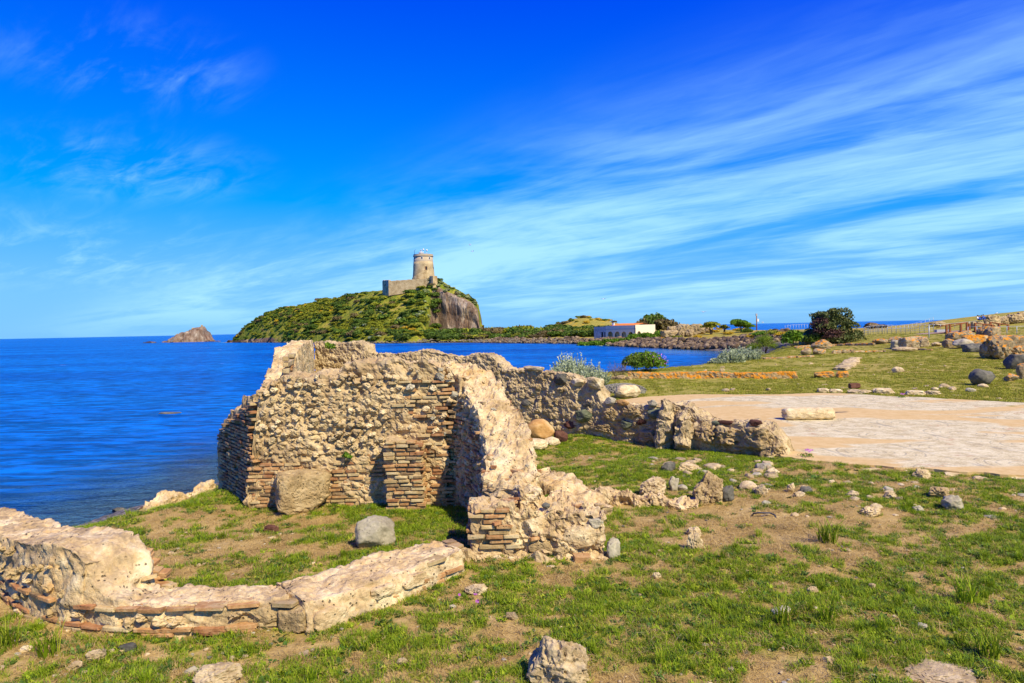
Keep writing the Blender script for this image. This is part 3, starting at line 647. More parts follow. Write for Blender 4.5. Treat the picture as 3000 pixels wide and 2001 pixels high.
# foliage: leaf cards spread through the volume of a few lobes
def foliage(seed, lobes, n, leaf, flat=0.75, up=0.0, aspect=0.55, shell=0.55, jit=0.12):
    """lobes: (x, y, z, rx, ry, rz). Returns verts, faces, per-vertex tone"""
    rs = np.random.default_rng(seed); L = np.array(lobes, float); vol = (L[:, 3] * L[:, 4] * L[:, 5]) ** 0.67; k = rs.choice(len(L), n, p=vol / vol.sum())
    d = rs.normal(size=(n, 3)); d /= np.linalg.norm(d, axis=1)[:, None]
    d[:, 2] = np.where(d[:, 2] < -0.35, -d[:, 2], d[:, 2])
    rad = shell + (1.0 - shell) * rs.random(n) ** 0.6
    rad = rad * (1 + jit * fbm(d * 3.1 + k[:, None] * 5.7, 3, seed))
    C = L[k, :3] + d * L[k, 3:6] * rad[:, None]
    nrm = d + rs.normal(0, flat, (n, 3)); nrm /= np.linalg.norm(nrm, axis=1)[:, None]
    a = np.cross(nrm, rs.normal(size=(n, 3)) * (1 - up) + np.array([0, 0, 1]) * up); a /= np.linalg.norm(a, axis=1)[:, None] + 1e-9; b = np.cross(nrm, a)
    ls = leaf * rs.uniform(0.6, 1.35, n)[:, None]
    V = np.stack([C - b * ls, C + a * ls * aspect, C + b * ls, C - a * ls * aspect], 1).reshape(-1, 3)
    F = np.arange(4 * n).reshape(n, 4)
    tone = np.clip(0.5 + 0.24 * fbm(C / (L[:, 3].mean() * 0.55) + seed, 3, seed + 3) + rs.normal(0, 0.16, n), 0, 1)
    return V, F, np.repeat(tone, 4)
def blob_lobes(seed, r, h, k=6, spread=0.55):
    rs = np.random.default_rng(seed); L = [(0, 0, h * 0.45, r * 0.72, r * 0.72, h * 0.52)]
    for i in range(k):
        a = 2 * math.pi * i / k + rs.uniform(-0.4, 0.4); q = r * spread * rs.uniform(0.75, 1.15); s = rs.uniform(0.34, 0.52)
        L.append((q * math.cos(a), q * math.sin(a), h * rs.uniform(0.25, 0.68), r * s, r * s, h * s * 0.72))
    return L
def leaf_mesh(name, seed, lobes, n, leaf, mat, **kw):
    V, F, t = foliage(seed, lobes, n, leaf, **kw); return mesh_np(name, V, F, MT[mat] if isinstance(mat, str) else mat, smooth=False, attrs={'v': t})

def crown_stones(out, V, n, seed, zmin=0.25, size=(0.05, 0.15), mats=('limecap', 'rubble', 'tufa', 'limecap', 'greystone'), bricks=None):
    """stones and brick ends that show in the broken upper surface of a wall core"""
    rs = np.random.default_rng(seed); k = np.where(V[:, 2] > zmin)[0]
    for i in rs.choice(k, n):
        p = V[i]; a = rs.uniform(*size)
        if bricks is not None and rs.random() < 0.25: bricks.append(((p[0], p[1], p[2] - 0.01), rs.uniform(-1, 1), (a * 1.4, 0.09, 0.04), pick_brick(rs), int(rs.integers(6)), rs.normal(0, 0.15)))
        else: out.append(((p[0], p[1], p[2] - a * 0.12), rs.uniform(0, 6.28), (a, a * rs.uniform(0.7, 1), a * rs.uniform(0.45, 0.8)), str(rs.choice(mats)), int(rs.integers(10)), rs.normal(0, 0.3)))
# ------------------------------------------------------------------ the tower hill, its cliff, and the islet
ridge_px = [(690, 1001, 441), (705, 978, 439), (730, 952, 435), (780, 922, 428), (830, 906, 420), (900, 892, 410), (1000, 870, 392), (1060, 856, 380), (1120, 850, 362), (1200, 836, 354),
            (1262, 822, 350), (1290, 819, 348), (1320, 838, 345), (1360, 858, 342), (1388, 876, 340), (1400, 892, 339), (1406, 925, 338), (1409, 952, 337)]
RX = np.array([PD(a, b, c) for a, b, c in ridge_px])
sh = SHORE[19:25]; shx, shy = sh[::-1, 0], sh[::-1, 1]         # rising x
nu, nv = 420, 150
ux = np.concatenate([np.linspace(RX[0, 0] - 4, -38, 250), np.linspace(-38, RX[-1, 0] + 1.0, 170)[1:]]); nu = len(ux)
tv = np.linspace(0, 1, 100); tb = np.linspace(0, 1, 34)[1:]
HV = np.zeros((nu, len(tv) + len(tb), 3)); ROCK = np.zeros(HV.shape[:2])
for i, x in enumerate(ux):
    yr = np.interp(x, RX[:, 0], RX[:, 1]); h = np.interp(x, RX[:, 0], RX[:, 2]); ys_ = np.interp(x, shx, shy) + 1.0
    c = float(sstep(-41, -36.5, x))                               # 1 on the cliff side
    lft = float(sstep(-95, -140, x))
    g1 = 0.10 * sstep(0, 0.10, tv) + 0.10 * tv + 0.80 * sstep(0.02, 1.18, tv) / sstep(0.02, 1.18, 1.0)
    g2 = np.sin(np.pi / 2 * tv) ** 0.85
    g = g1 * (1 - lft) + g2 * lft
    ycl = ys_ + (yr - ys_) * tv; zc = SEA + (h - SEA) * g
    # cliff profile: gentle apron, steep face with a slight overhang, brushy cap
    ky = np.array([0, 0.55, 0.80, 0.825, 0.815, 0.835, 0.92, 1.0]); kz = np.array([0.02, 0.10, 0.17, 0.45, 0.66, 0.80, 0.93, 1.0])
    kt = np.linspace(0, 1, len(ky)); kt = np.array([0, 0.16, 0.30, 0.5, 0.66, 0.78, 0.9, 1.0])
    y2 = ys_ + (yr - ys_) * np.interp(tv, kt, ky); apron = np.maximum(1.5, 0.17 * (25 - SEA))
    z2 = SEA + np.minimum((h - SEA), np.interp(tv, kt, kz * (h - SEA) * 1.0))
    HV[i, :100, 0] = x; HV[i, :100, 1] = ycl * (1 - c) + y2 * c; HV[i, :100, 2] = zc * (1 - c) + z2 * c
    tt = np.interp(tv, [0, 0.27, 0.31, 0.80, 0.86, 1], [0, 0, 1, 1, 0.25, 0.1]); ROCK[i, :100] = c * tt
    ROCK[i, :100] = np.maximum(ROCK[i, :100], (1 - c) * sstep(0.10, 0.03, tv) * sstep(-120, -150, x))
    HV[i, 100:, 0] = x; HV[i, 100:, 1] = yr + 55 * tb; HV[i, 100:, 2] = h - (h - SEA + 1) * sstep(0, 1, tb)
    ROCK[i, 100:] = c * 0.6
Pn = HV.reshape(-1, 3); rk = ROCK.reshape(-1)
edge = sstep(RX[-1, 0] + 1.0, RX[-1, 0] - 9, Pn[:, 0]) * sstep(RX[0, 0] - 4, RX[0, 0] + 6, Pn[:, 0])
Pn[:, 2] += (0.55 * fbm(Pn * 0.10, 4, 11) + 0.22 * fbm(Pn * 0.6, 3, 12)) * edge * (1 - 0.4 * rk)
v3 = Pn * np.array([1, 1, 0.3]); dsp = (1.5 * fbm(v3 * 0.16, 4, 13) + 0.7 * np.abs(fbm(v3 * 0.5, 4, 14))) * rk
Pn[:, 1] -= dsp * 0.9; Pn[:, 0] += 0.5 * dsp * sstep(-45, -30, Pn[:, 0])
hill = wobj('hill', Pn, grid_faces(nu, HV.shape[1]), MT['hill'], attrs={'rock': rk})
tag(hill, 'green headland hill with a bare rock cliff on its side', kind='structure')
# the cliff's far side, closing the hill
HILLP = HV
def hill_pt(x, t):
    i = int(np.clip(np.searchsorted(ux, x), 0, nu - 1)); return HILLP[i, int(np.clip(t * 99, 0, 99))]

# islet
c0 = PD(560, 1000, 520); W2 = PD(628, 1000, 520)[0] - PD(480, 1000, 520)[0]
iu, iv = 90, 40
prof_u = np.array([0, 0.10, 0.22, 0.38, 0.52, 0.66, 0.76, 0.80, 0.84, 0.90, 1.0]); prof_h = np.array([-0.6, 1.4, 3.4, 6.8, 8.6, 9.8, 11.4, 10.9, 7.5, 2.6, -0.6])
U = np.linspace(0, 1, iu); VV_ = np.linspace(-1, 1, iv); I = np.zeros((iu, iv, 3))
for i, u in enumerate(U):
    h = np.interp(u, prof_u, prof_h); x = PD(480, 1000, 520)[0] + W2 * u
    wid = 16 * math.sin(math.pi * min(max(u, 0.03), 0.97)) ** 0.6
    I[i, :, 0] = x; I[i, :, 1] = 520 + VV_ * wid; I[i, :, 2] = SEA - 0.6 + (h + 0.6) * np.clip(1 - np.abs(VV_) ** 3.2, 0, 1)
Q = I.reshape(-1, 3); dq = fbm(Q * np.array([.22, .22, .08]), 5, 51); Q[:, 1] += 2.0 * dq; Q[:, 0] += 0.8 * fbm(Q * 0.3, 3, 52)
Q[:, 2] += np.where(Q[:, 2] > SEA, 0.7 * fbm(Q * 0.35, 4, 53), 0)
rki = np.clip(0.9 - 0.9 * sstep(6, 11, Q[:, 2]) * sstep(c0[0] + 6, c0[0] - 10, Q[:, 0]), 0.15, 1)
islet = wobj('islet', Q, grid_faces(iu, iv)[:, ::-1], MT['hill'], attrs={'rock': rki}); tag(islet, 'small rocky islet beside the tower hill', kind='structure')
for (a, b, w, h, lb) in ((566, 966, 3.0, 1.6, 'low ruined stone block on the islet slope'), (590, 959, 1.6, 1.9, 'small square stone stub on the islet summit')):
    q = PD(a, b, 518)
    hero_rock('ruin_stub', (q[0], 519, q[2] - 1.2), w, w, h + 1.2, 'farstone', lb, 'ruin', 0.3, 60 + a, 3, 2, 0.05, 8, sink=0)
# low rocks awash round the islet and at the hill's point
for j in range(26):
    if j < 9: px = random.uniform(420, 500) if j < 5 else random.uniform(600, 660); q = PD(px, 1002, 505 + random.uniform(-4, 8)); s = random.uniform(2.0, 6.0)
    else: px = random.uniform(672, 760); k = (px - 672) / 88.0; q = PD(px, 1003, 434 - 26 * k + random.uniform(-2, 4)); s = random.uniform(2.5, 7.0)
    o = obj('shore_rock', rock_me('riprap', j % 4), None, (q[0], q[1], SEA - 0.25), (0, 0, random.uniform(0, 6)), (s, s * 0.8, s * random.uniform(0.45, 0.85)))
    tag(o, 'dark rock standing in the water off the islet' if j < 9 else 'dark brown shore rock at the foot of the tower hill', 'rock', 'rocks off the islet' if j < 9 else 'rocks at the hill point')
# rock floating in the near sea
q = G(497, 1212, SEA); o = hero_rock('sea_rock', (q[0], q[1], SEA - 0.10), 1.5, 0.45, 0.24, 'darkstone', 'flat dark rock just breaking the surface of the open water', 'rock', 0.1, 77, 4)

# ------------------------------------------------------------------ watch tower
TB = PD(1241.5, 815, 350); tz0 = TB[2] - 3.5
tw = empty('watch_tower', (TB[0], 350, tz0), 'round tapering stone watch tower with flat parapet on top of the hill', 'tower')
def lathe(prof, n=64):
    V, F = [], []
    for r, z in prof:
        for k in range(n): a = 2 * math.pi * k / n; V.append((r * math.cos(a), r * math.sin(a), z))
    m_ = len(prof)
    for i in range(m_ - 1):
        for k in range(n): F.append((i * n + k, i * n + (k + 1) % n, (i + 1) * n + (k + 1) % n, (i + 1) * n + k))
    F.append(tuple(range((m_ - 1) * n, m_ * n)))
    return V, F
ztop = PD(1241, 746, 350)[2] - tz0; zc = PD(1241, 752.5, 350)[2] - tz0; zw = PD(1241, 768, 350)[2] - tz0
def rad_at(z): return 5.95 + (4.95 - 5.95) * min(1, z / zw)
V, F = lathe([(rad_at(z), z) for z in np.linspace(0, zw, 9)]); o = obj('tower_body', mesh_np('tower_body', V, F, MT['tower']), tw, tw.location)
V, F = lathe([(4.90, zw - 0.02), (4.86, zc)]); obj('upper_drum', mesh_np('upper_drum', V, F, MT['tower_trim']), tw, tw.location)
V, F = lathe([(4.86, zc - 0.02), (5.22, zc + 0.05), (5.22, zc + 0.3), (5.02, zc + 0.35), (5.02, ztop), (4.6, ztop), (4.6, ztop - 0.5)]); obj('parapet', mesh_np('parapet', V, F, MT['tower_trim'], smooth=False), tw, tw.location)
def on_tower(px, py, w, h, name, mat, par=tw, dep=0.5, proud=0.06):
    z = PD(px, py, 350)[2] - tz0; x = (px - 1241.5) / FPX * 350
    r = rad_at(z) if z < zw else 4.88; a = math.asin(np.clip(x / r, -.98, .98))
    V, F = box_vf(-w / 2, w / 2, -dep, proud, -h / 2, h / 2); V = np.array(V)
    P = np.stack([V[:, 0], -(r + V[:, 1]), V[:, 2] + z], 1); P = rotz(P, a)
    fr = obj(name, mesh_np(name, P, F, MT[mat], smooth=False), par, tw.location)
    return fr, a, r, z
for px in (1220, 1241, 1261.5):
    fr, a, r, z = on_tower(px, 758, 0.95, 1.45, 'window', 'white')
    V, F = box_vf(-.33, .33, -.2, 0.11, -.55, .55); V = np.array(V); P = rotz(np.stack([V[:, 0], -(r + V[:, 1]), V[:, 2] + z], 1), a)
    obj('pane', mesh_np('pane', P, F, MT['dark'], smooth=False), fr, tw.location)
fr, a, r, z = on_tower(1252.5, 788.5, 1.3, 2.0, 'door', 'doororange'); fr['label'] = 'rusty orange doorway at the head of the steps'
V, F = box_vf(-.32, .5, -.2, 0.12, -.95, .95); V = np.array(V); P = rotz(np.stack([V[:, 0], -(r + V[:, 1]), V[:, 2] + z], 1), a); obj('door_opening', mesh_np('door_opening', P, F, MT['dark'], smooth=False), fr, tw.location)
on_tower(1272, 786, 0.7, 1.2, 'window', 'dark')
# outer stair rising along the drum
st = []
for k in range(16):
    u = k / 15; px = 1216 + (1251 - 1216) * u; zt = PD(px, 815 - 22 * u, 350)[2] - tz0; x = (px - 1241.5) / FPX * 350; r = rad_at(zt) + 0.1
    a = math.asin(np.clip(x / r, -.97, .97)); V, F = box_vf(-0.36, 0.36, -0.5, 0.9, 0, zt); V = np.array(V); st.append((rotz(np.stack([V[:, 0], -(r + V[:, 1]), V[:, 2]], 1), a), F))
for v, f in st: obj('stair_step', mesh_np('stair_step', v, f, MT['fort'], smooth=False), tw, tw.location)
V, F = tube_vf([(-4.3, -1.2, ztop), (-4.3, -1.2, ztop + 1.9), (-4.05, -1.2, ztop + 2.3), (-3.6, -1.2, ztop + 2.45)], 0.09); obj('lamp_arm', mesh_np('lamp_arm', V, F, MT['cable']), tw, tw.location)
V, F = lathe([(1.15, ztop - .3), (1.15, ztop + .75), (1.3, ztop + .8), (1.3, ztop + 1.0), (0.6, ztop + 1.25)], 20); V = np.array(V) + np.array([-0.9, -1.6, 0]); obj('lantern_base', mesh_np('lantern_base', V, F, MT['white']), tw, tw.location)
V, F = lathe([(0.32, ztop + 1.1), (0.32, ztop + 1.9), (0.42, ztop + 2.0), (0.1, ztop + 2.45)], 12); V = np.array(V) + np.array([-0.9, -1.6, 0]); obj('lantern', mesh_np('lantern', V, F, MT['gullgrey']), tw, tw.location)
for dx, hh in ((0.35, 2.3), (2.1, 1.9)):
    V, F = tube_vf([(dx, -2, ztop - .4), (dx, -2, ztop + hh)], 0.09); o = obj('dish_mast', mesh_np('dish_mast', V, F, MT['white']), tw, tw.location)
    V, F = tube_vf([(dx, -2.06, ztop + hh), (dx + .04, -2.2, ztop + hh + .02), (dx + .06, -2.36, ztop + hh + .04)], [0.12, 0.32, 0.46], 14); obj('dish', mesh_np('dish', V, F, MT['white']), o, tw.location)
V, F = tube_vf([(-5.15, -1.4, 0.2), (-5.0, -1.35, zc - 1)], 0.06); obj('downpipe', mesh_np('downpipe', V, F, MT['cable']), tw, tw.location)
# curtain wall in front of the tower
def px_wall(name, a, b, thick, mat, root):
    """a, b: (px, top y, bottom y, distance)"""
    A0, A1 = PD(a[0], a[1], a[3]), PD(a[0], a[2], a[3]); B0, B1 = PD(b[0], b[1], b[3]), PD(b[0], b[2], b[3])
    t = np.array([B0[0] - A0[0], B0[1] - A0[1]]); t /= np.linalg.norm(t); n = np.array([-t[1], t[0]]) * thick
    n_ = 26; V, F = [], []
    for i in range(n_ + 1):
        u = i / n_; p = A0[:2] * (1 - u) + B0[:2] * u; zt = A0[2] * (1 - u) + B0[2] * u + 0.10 * random.uniform(-1, 1); zb = A1[2] * (1 - u) + B1[2] * u - 2.5
        for q in ((p[0], p[1], zb), (p[0], p[1], zt), (p[0] + n[0], p[1] + n[1], zt + 0.1), (p[0] + n[0], p[1] + n[1], zb)): V.append(q)
    for i in range(n_):
        for k in range(3): F.append((i * 4 + k, i * 4 + k + 1, i * 4 + 5 + k, i * 4 + 4 + k))
    F.append((0, 3, 2, 1)); F.append((n_ * 4, n_ * 4 + 1, n_ * 4 + 2, n_ * 4 + 3))
    F = [tuple(reversed(f)) for f in F]
    return wobj(name, V, F, mat, root, tuple(root.location), smooth=False)
cw = empty('curtain_wall', tuple(PD(1190, 848, 344)), 'long low rubble stone enclosure wall below the round tower', 'wall')
px_wall('wall_run', (1138, 823, 852, 345), (1259, 815.5, 834, 341), 0.9, MT['fort'], cw)
px_wall('wall_return', (1120, 823.5, 854, 352), (1138.2, 822.4, 853, 345), 0.9, MT['fort'], cw)
px_wall('wall_cap', (1121, 821.4, 824, 351.6), (1138.4, 820.8, 823, 344.9), 1.1, MT['tower_trim'], cw)
px_wall('bastion_side', (1258, 809, 838, 341), (1268.5, 808.2, 842, 337.5), 1.0, MT['fort'], cw)
px_wall('bastion_front', (1268.3, 808.2, 842, 337.5), (1281, 808.8, 834, 339.5), 1.6, MT['fort'], cw)
# ------------------------------------------------------------------ maquis on the hill and along the far shore
SHR = {}
def shrub_me(kind, i):
    if (kind, i) not in SHR:
        leaf = {'silver': 0.17, 'pear': 0.20}.get(kind, 0.14)
        SHR[(kind, i)] = leaf_mesh('foliage', 900 + i * 13 + len(kind), blob_lobes(40 + i, 1.0, 1.0, 7), 620, leaf, kind, flat=0.55, shell=0.72, jit=0.2)
    return SHR[(kind, i)]
STEM_ME = None
def far_shrub(loc, r, h, kind, label, group, cat='shrub', name='maquis_shrub'):
    o = obj(name, shrub_me(kind, random.randrange(3)), None, loc, (0, 0, random.uniform(0, 6.28)), (r, r, h))
    return tag(o, label, cat, group)
LBL = {'maquis': ('rounded dark green maquis shrub on the slope below the round tower', 'dark green shrubs on the tower hill'),
       'maquis_olive': ('pale olive green low shrub on the slope below the round tower', 'olive shrubs on the tower hill'),
       'maquis_brown': ('low brownish twiggy shrub on the slope below the round tower', 'brownish shrubs on the tower hill'),
       'silver': ('small silvery grey bush on the slope below the round tower', 'silvery bushes on the tower hill'),
       'pear': ('pale yellow green prickly pear clump by the cliff under the tower', 'prickly pear clumps by the cliff'),
       'bloom': ('yellow flowering broom patch at the foot of the tower hill', 'yellow broom at the hill foot')}
rs = random.Random(5)
cnt = 0; tries = 0
while cnt < 270 and tries < 6000:
    tries += 1
    x = rs.uniform(-165, -37) if rs.random() < 0.86 else rs.uniform(-52, -37); t = rs.uniform(0.05, 0.995)
    p = hill_pt(x, t)
    n = float(fbm(np.array([[p[0] * 0.045, p[1] * 0.045, 3.0]]), 3, 61)[0])
    if n < -0.25 and rs.random() < 0.75: continue
    if x < -125 and rs.random() < 0.7: continue
    if -68 < x < -35 and t > 0.93: continue
    u = rs.random()
    kind = 'maquis' if u < 0.50 else 'maquis_olive' if u < 0.80 else 'maquis_brown' if u < 0.90 else 'silver'
    if kind == 'silver' and not (-75 < x < -40 and t < 0.6): kind = 'maquis_olive'
    r = rs.uniform(1.3, 3.9) * (0.5 if kind == 'silver' else 0.7 if x < -110 else 1); h = r * rs.uniform(0.65, 0.95) * (1.0 if kind != 'maquis_olive' else 0.7)
    where = 'low down near the pebble beach' if t < 0.3 else 'half way up the tower hill' if t < 0.7 else 'high on the tower hill near its crest'
    where = where if x > -100 else where.replace('tower hill', 'outer end of the tower hill').replace('pebble beach', 'outer point')
    look = {'maquis': 'dark green', 'maquis_olive': 'pale olive', 'maquis_brown': 'brownish twiggy', 'silver': 'silvery grey'}[kind]
    lb = ('large ' if r > 2.7 else 'small ' if r < 1.7 else 'middling ') + look + ' shrub ' + where
    far_shrub((p[0], p[1], p[2] - 0.25 * h), r, h, kind, lb, lb.replace('shrub', 'shrubs')); cnt += 1
for k in range(34):                                              # prickly pears along the cliff's edges
    if k < 20: x = rs.uniform(-39, -18); i = int(np.searchsorted(ux, x)); p = HILLP[min(i, nu - 1), rs.randrange(80, 99)]
    else: x = rs.uniform(-43, -39.0); p = hill_pt(x, rs.uniform(0.35, 0.95))
    r = rs.uniform(0.8, 1.7); far_shrub((p[0], p[1] - 0.5, p[2] - 0.2), r, r * rs.uniform(0.8, 1.2), 'pear', *LBL['pear'], cat='cactus', name='prickly_pear')
for k in range(16):
    p = hill_pt(rs.uniform(-58, -28), rs.uniform(0.10, 0.26)); r = rs.uniform(0.9, 2.0)
    far_shrub((p[0], p[1], p[2] - 0.1), r, r * 0.75, 'bloom', *LBL['bloom'], name='broom_shrub')
# belt of bushes between the hill and the house, and behind the shore
for k in range(120):
    px = rs.uniform(1230, 1790); v = rs.random()
    y0 = np.interp(px, [1230, 1400, 1560, 1740, 1790], [960, 952, 950, 962, 958]); y1 = np.interp(px, [1230, 1400, 1560, 1740, 1790], [990, 992, 992, 976, 964])
    dist = np.interp(px, [1230, 1400, 1790], [312, 296, 262]) - 22 * v
    py = y0 + (y1 - y0) * v; q = PD(px, py, dist); z = max(gz(q[0], q[1]), q[2] - 3.2)
    r = rs.uniform(2.2, 4.6); h = np.clip(q[2] - gz(q[0], q[1]) + 1.4, 1.6, 4.4)
    if np.hypot(q[0] - 31, q[1] - 212) < 15: continue
    kind = rs.choice(['maquis', 'maquis', 'maquis', 'maquis_olive', 'maquis_brown']); side_ = 'near the pebble beach' if v > 0.6 else 'near the cliff' if px < 1480 else 'before the grassy mound' if px < 1700 else 'close to the house'
    far_shrub((q[0], q[1], gz(q[0], q[1]) - 0.3), r, h, kind, {'maquis': 'dark green', 'maquis_olive': 'olive green', 'maquis_brown': 'brown twiggy'}[kind] + (' tall' if h > 3.2 else ' low') + ' bush between cliff and house, ' + side_, 'bushes between the cliff and the house, ' + side_, name='shore_bush')
for k in range(34):                                              # scrub on the grassy mound
    px = rs.uniform(1560, 1800); q = PD(px, 940, rs.uniform(283, 306)); r = rs.uniform(0.8, 1.9)
    kind = rs.choice(['maquis_olive', 'bloom', 'maquis_brown', 'maquis'])
    far_shrub((q[0], q[1], gz(q[0], q[1]) - 0.1), r, r * 0.7, kind, 'small %s scrub bush on the grassy mound behind the house' % {'maquis_olive': 'olive', 'bloom': 'yellow', 'maquis_brown': 'brown', 'maquis': 'dark green'}[kind], 'scrub on the grassy mound', name='scrub_bush')
for k in range(7):                                               # darker trees right behind the house
    px = 1870 + k * 14 + rs.uniform(-4, 4); q = PD(px, 950, 236 + rs.uniform(-4, 6)); r = rs.uniform(2.6, 4.4)
    far_shrub((q[0], q[1], gz(q[0], q[1]) - 0.2), r, np.interp(k, [0, 3, 6], [4.3, 6.6, 3.6]), rs.choice(['maquis', 'maquis_brown', 'maquis']), 'tall dark bush directly behind the white house', 'bushes behind the house', name='tall_bush')
for k in range(30):                                              # yellow flowers in front of the far sea
    px = rs.uniform(1930, 2440); q = PD(px, 955, rs.uniform(170, 250)); r = rs.uniform(0.8, 1.9)
    kind = rs.choice(['bloom', 'bloom', 'maquis_olive']); far_shrub((q[0], q[1], gz(q[0], q[1]) - 0.1), r, r * 0.55, kind, 'low %s clump on the flat ground before the open sea' % ('yellow flowering' if kind == 'bloom' else 'olive green'), 'clumps on the flat ground by the sea', name='flower_clump' if kind == 'bloom' else 'maquis_shrub')
# hedge in front of the house
for k in range(24):
    u = k / 23; px = 1700 + 205 * u; q = PD(px, 985, 192 - 6 * u); r = rs.uniform(1.1, 1.8) * (1.35 if 1838 < px < 1862 else 1)
    far_shrub((q[0], q[1], gz(q[0], q[1]) - 0.15), r, r * 1.15, 'bright', 'bright green clipped hedge bush in front of the arcaded house', 'hedge before the house', name='hedge_bush')
q = PD(1928, 988, 188); far_shrub((q[0], q[1], gz(q[0], q[1]) - 0.1), 1.7, 2.3, 'bright', 'single round green bush beside the right end of the white house', None, name='hedge_bush')
for k in range(10):
    px = 1700 + 20 * k; q = PD(px, 992, 186); far_shrub((q[0], q[1], gz(q[0], q[1]) - 0.1), 0.8, 0.7, 'silver', 'small grey green plant between the hedge and the boulder bank', 'plants below the hedge', name='grey_plant')

# ------------------------------------------------------------------ boulder bank of the far shore
bank = []
pts = SHORE[15:21]
segs = list(zip(pts[:-1], pts[1:]))
for (a, b), n in zip(segs, (330, 430, 340, 260, 150)):
    a, b = np.array(a), np.array(b); t = b - a; ln = np.linalg.norm(t); t = t / ln; nn = np.array([t[1], -t[0]])
    if signed_dist([(a + b)[0] / 2 + nn[0]], [(a + b)[1] / 2 + nn[1]])[0] < 0: nn = -nn
    for k in range(n):
        u = rs.random(); w = rs.random() ** 0.9; p = a + t * ln * u + nn * (w * 8.5 - 1.0)
        s = rs.uniform(0.55, 1.35) * (0.8 + 0.6 * (1 - u * 0.3))
        bank.append((p[0], p[1], max(gz(p[0], p[1]), SEA - 0.2), s))
bank.sort(key=lambda b: -b[3] / math.hypot(b[0], b[1]))
for x, y, z, s in bank[:260]:
    o = obj('bank_boulder', rock_me('riprap', rs.randrange(6)), None, (x, y, z - 0.1), (0, 0, rs.uniform(0, 6.28)), (s * 1.1, s, s * rs.uniform(0.9, 1.3)))
    lb = ('big' if s > 1.25 else 'middling') + ' brown boulder ' + ('at the waterline' if z < -1.6 else 'on the slope' if z < -0.9 else 'on top') + ' of the far stone bank ' + ('below the house' if y > 165 else 'by the round trees'); tag(o, lb, 'boulder', lb.replace('boulder', 'boulders'))
VV, FF, off = [], [], 0
base_r = [rock_vf(700 + i, 2, 8, 0.1) for i in range(5)]
for x, y, z, s in bank[260:]:
    P, F = base_r[rs.randrange(5)]; Q = fit(P, s, s, s * 0.8, rs.uniform(0, 6), 0.2) + np.array([x, y, z]); VV.append(Q); FF.append(F + off); off += len(Q)
tag(wobj('bank_rubble', np.concatenate(VV), np.concatenate(FF), MT['riprap'], smooth=False), 'mass of smaller brown stones filling the far bank', kind='stuff')
# pebble beach under the hill
VV, FF, off = [], [], 0
for (a, b) in zip(SHORE[19:23], SHORE[20:24]):
    t = b - a; ln = np.linalg.norm(t); nn = np.array([-t[1], t[0]]) / ln
    if signed_dist([(a + b)[0] / 2 + nn[0]], [(a + b)[1] / 2 + nn[1]])[0] < 0: nn = -nn
    for k in range(int(ln * 7)):
        u = rs.random(); w = rs.random(); p = a + t * u + nn * (w * 7 - 0.5); s = rs.uniform(0.35, 1.0)
        P, F = base_r[rs.randrange(5)]; Q = fit(P, s, s, s * 0.6, rs.uniform(0, 6), 0.2) + np.array([p[0], p[1], SEA + 0.18 * max(0, w * 7)]); VV.append(Q); FF.append(F + off); off += len(Q)
MT['pebble'] = stone_mat('pebble', (0.11, 0.095, 0.085), (0.20, 0.175, 0.155), (0.30, 0.265, 0.235), 0.8, 4, 0.4, 0.1, 0.2, poresc=2.5)
tag(wobj('pebble_beach', np.concatenate(VV), np.concatenate(FF), MT['pebble'], smooth=False), 'grey pebble beach along the foot of the hill', kind='stuff')
# ------------------------------------------------------------------ the ruins in front
def W2(P, yaw=0): return P
def pathz(px_list, line):
    """turn a skyline of the photograph into stations on a plan line [(x, y), ...] with their heights"""
    L = np.array(line, float); out = []
    for px, py in px_list:
        k = ray(px, py); r_ = k[0] / k[1]; best = None
        for a, b in zip(L[:-1], L[1:]):
            den = (b[0] - a[0]) - r_ * (b[1] - a[1])
            if abs(den) < 1e-9: continue
            t = (r_ * a[1] - a[0]) / den
            if -0.02 <= t <= 1.02: best = a + (b - a) * t; break
        if best is None: continue
        out.append((best[0], best[1], PD(px, py, best[1])[2]))
    return out

# ---- 1. the tall broken wall with its rubble face, brick footing, pilaster and curved end
A_Y = 12.05
root = empty('ruined_wall', (-3.0, 12.3, 0), 'tall broken rubble wall with brick footing and curved right end, behind the squared block', 'ruin')
rootloc = tuple(root.location)
top_px = [(722, 1400), (742, 1290), (752, 1200), (785, 1128), (830, 1108), (915, 1103), (985, 1098), (1015, 1078), (1050, 1064), (1150, 1059), (1250, 1060), (1300, 1082)]
core = [(x, y + 0.40, 0.40, -0.35, z) for x, y, z in pathz(top_px, [(-4.72, A_Y), (-0.9, A_Y)])]
V, F = ribbon(core, 1, 0.03, 0.03, 0.042, 2.4, 0.05, 0.05, pit=0.015, layer=0.028)
wobj('rubble_core', V, F, MT['mortar'], root, rootloc, smooth=False)
# recess to the right of the pilaster and curved end wall coming towards the viewer
cur = [(-1.75, 12.72, 0.38, -0.3, 2.52), (-1.05, 12.62, 0.40, -0.3, 2.46), (-0.62, 12.25, 0.42, -0.3, 2.22), (-0.42, 11.8, 0.42, -0.3, 1.95), (-0.24, 11.3, 0.42, -0.3, 1.72), (-0.10, 10.75, 0.42, -0.3, 1.42), (-0.06, 10.25, 0.42, -0.3, 1.12), (-0.10, 9.95, 0.40, -0.3, 0.86)]
V, F = ribbon(cur, 2, 0.03, 0.035, 0.04, 2.6, 0.07, 0.04, pit=0.03, layer=0.015); wobj('curved_end', V, F, MT['limecap'], root, rootloc, smooth=False); CURV = V
# pilaster
pil = [(-2.18, 11.86, 0.22, -0.3, 1.26), (-1.62, 11.86, 0.22, -0.3, 1.16)]
V, F = ribbon(pil, 3, 0.035, 0.04, 0.02, 3, 0.04, 0.05); wobj('pilaster', V, F, MT['mortar'], root, rootloc, smooth=False)
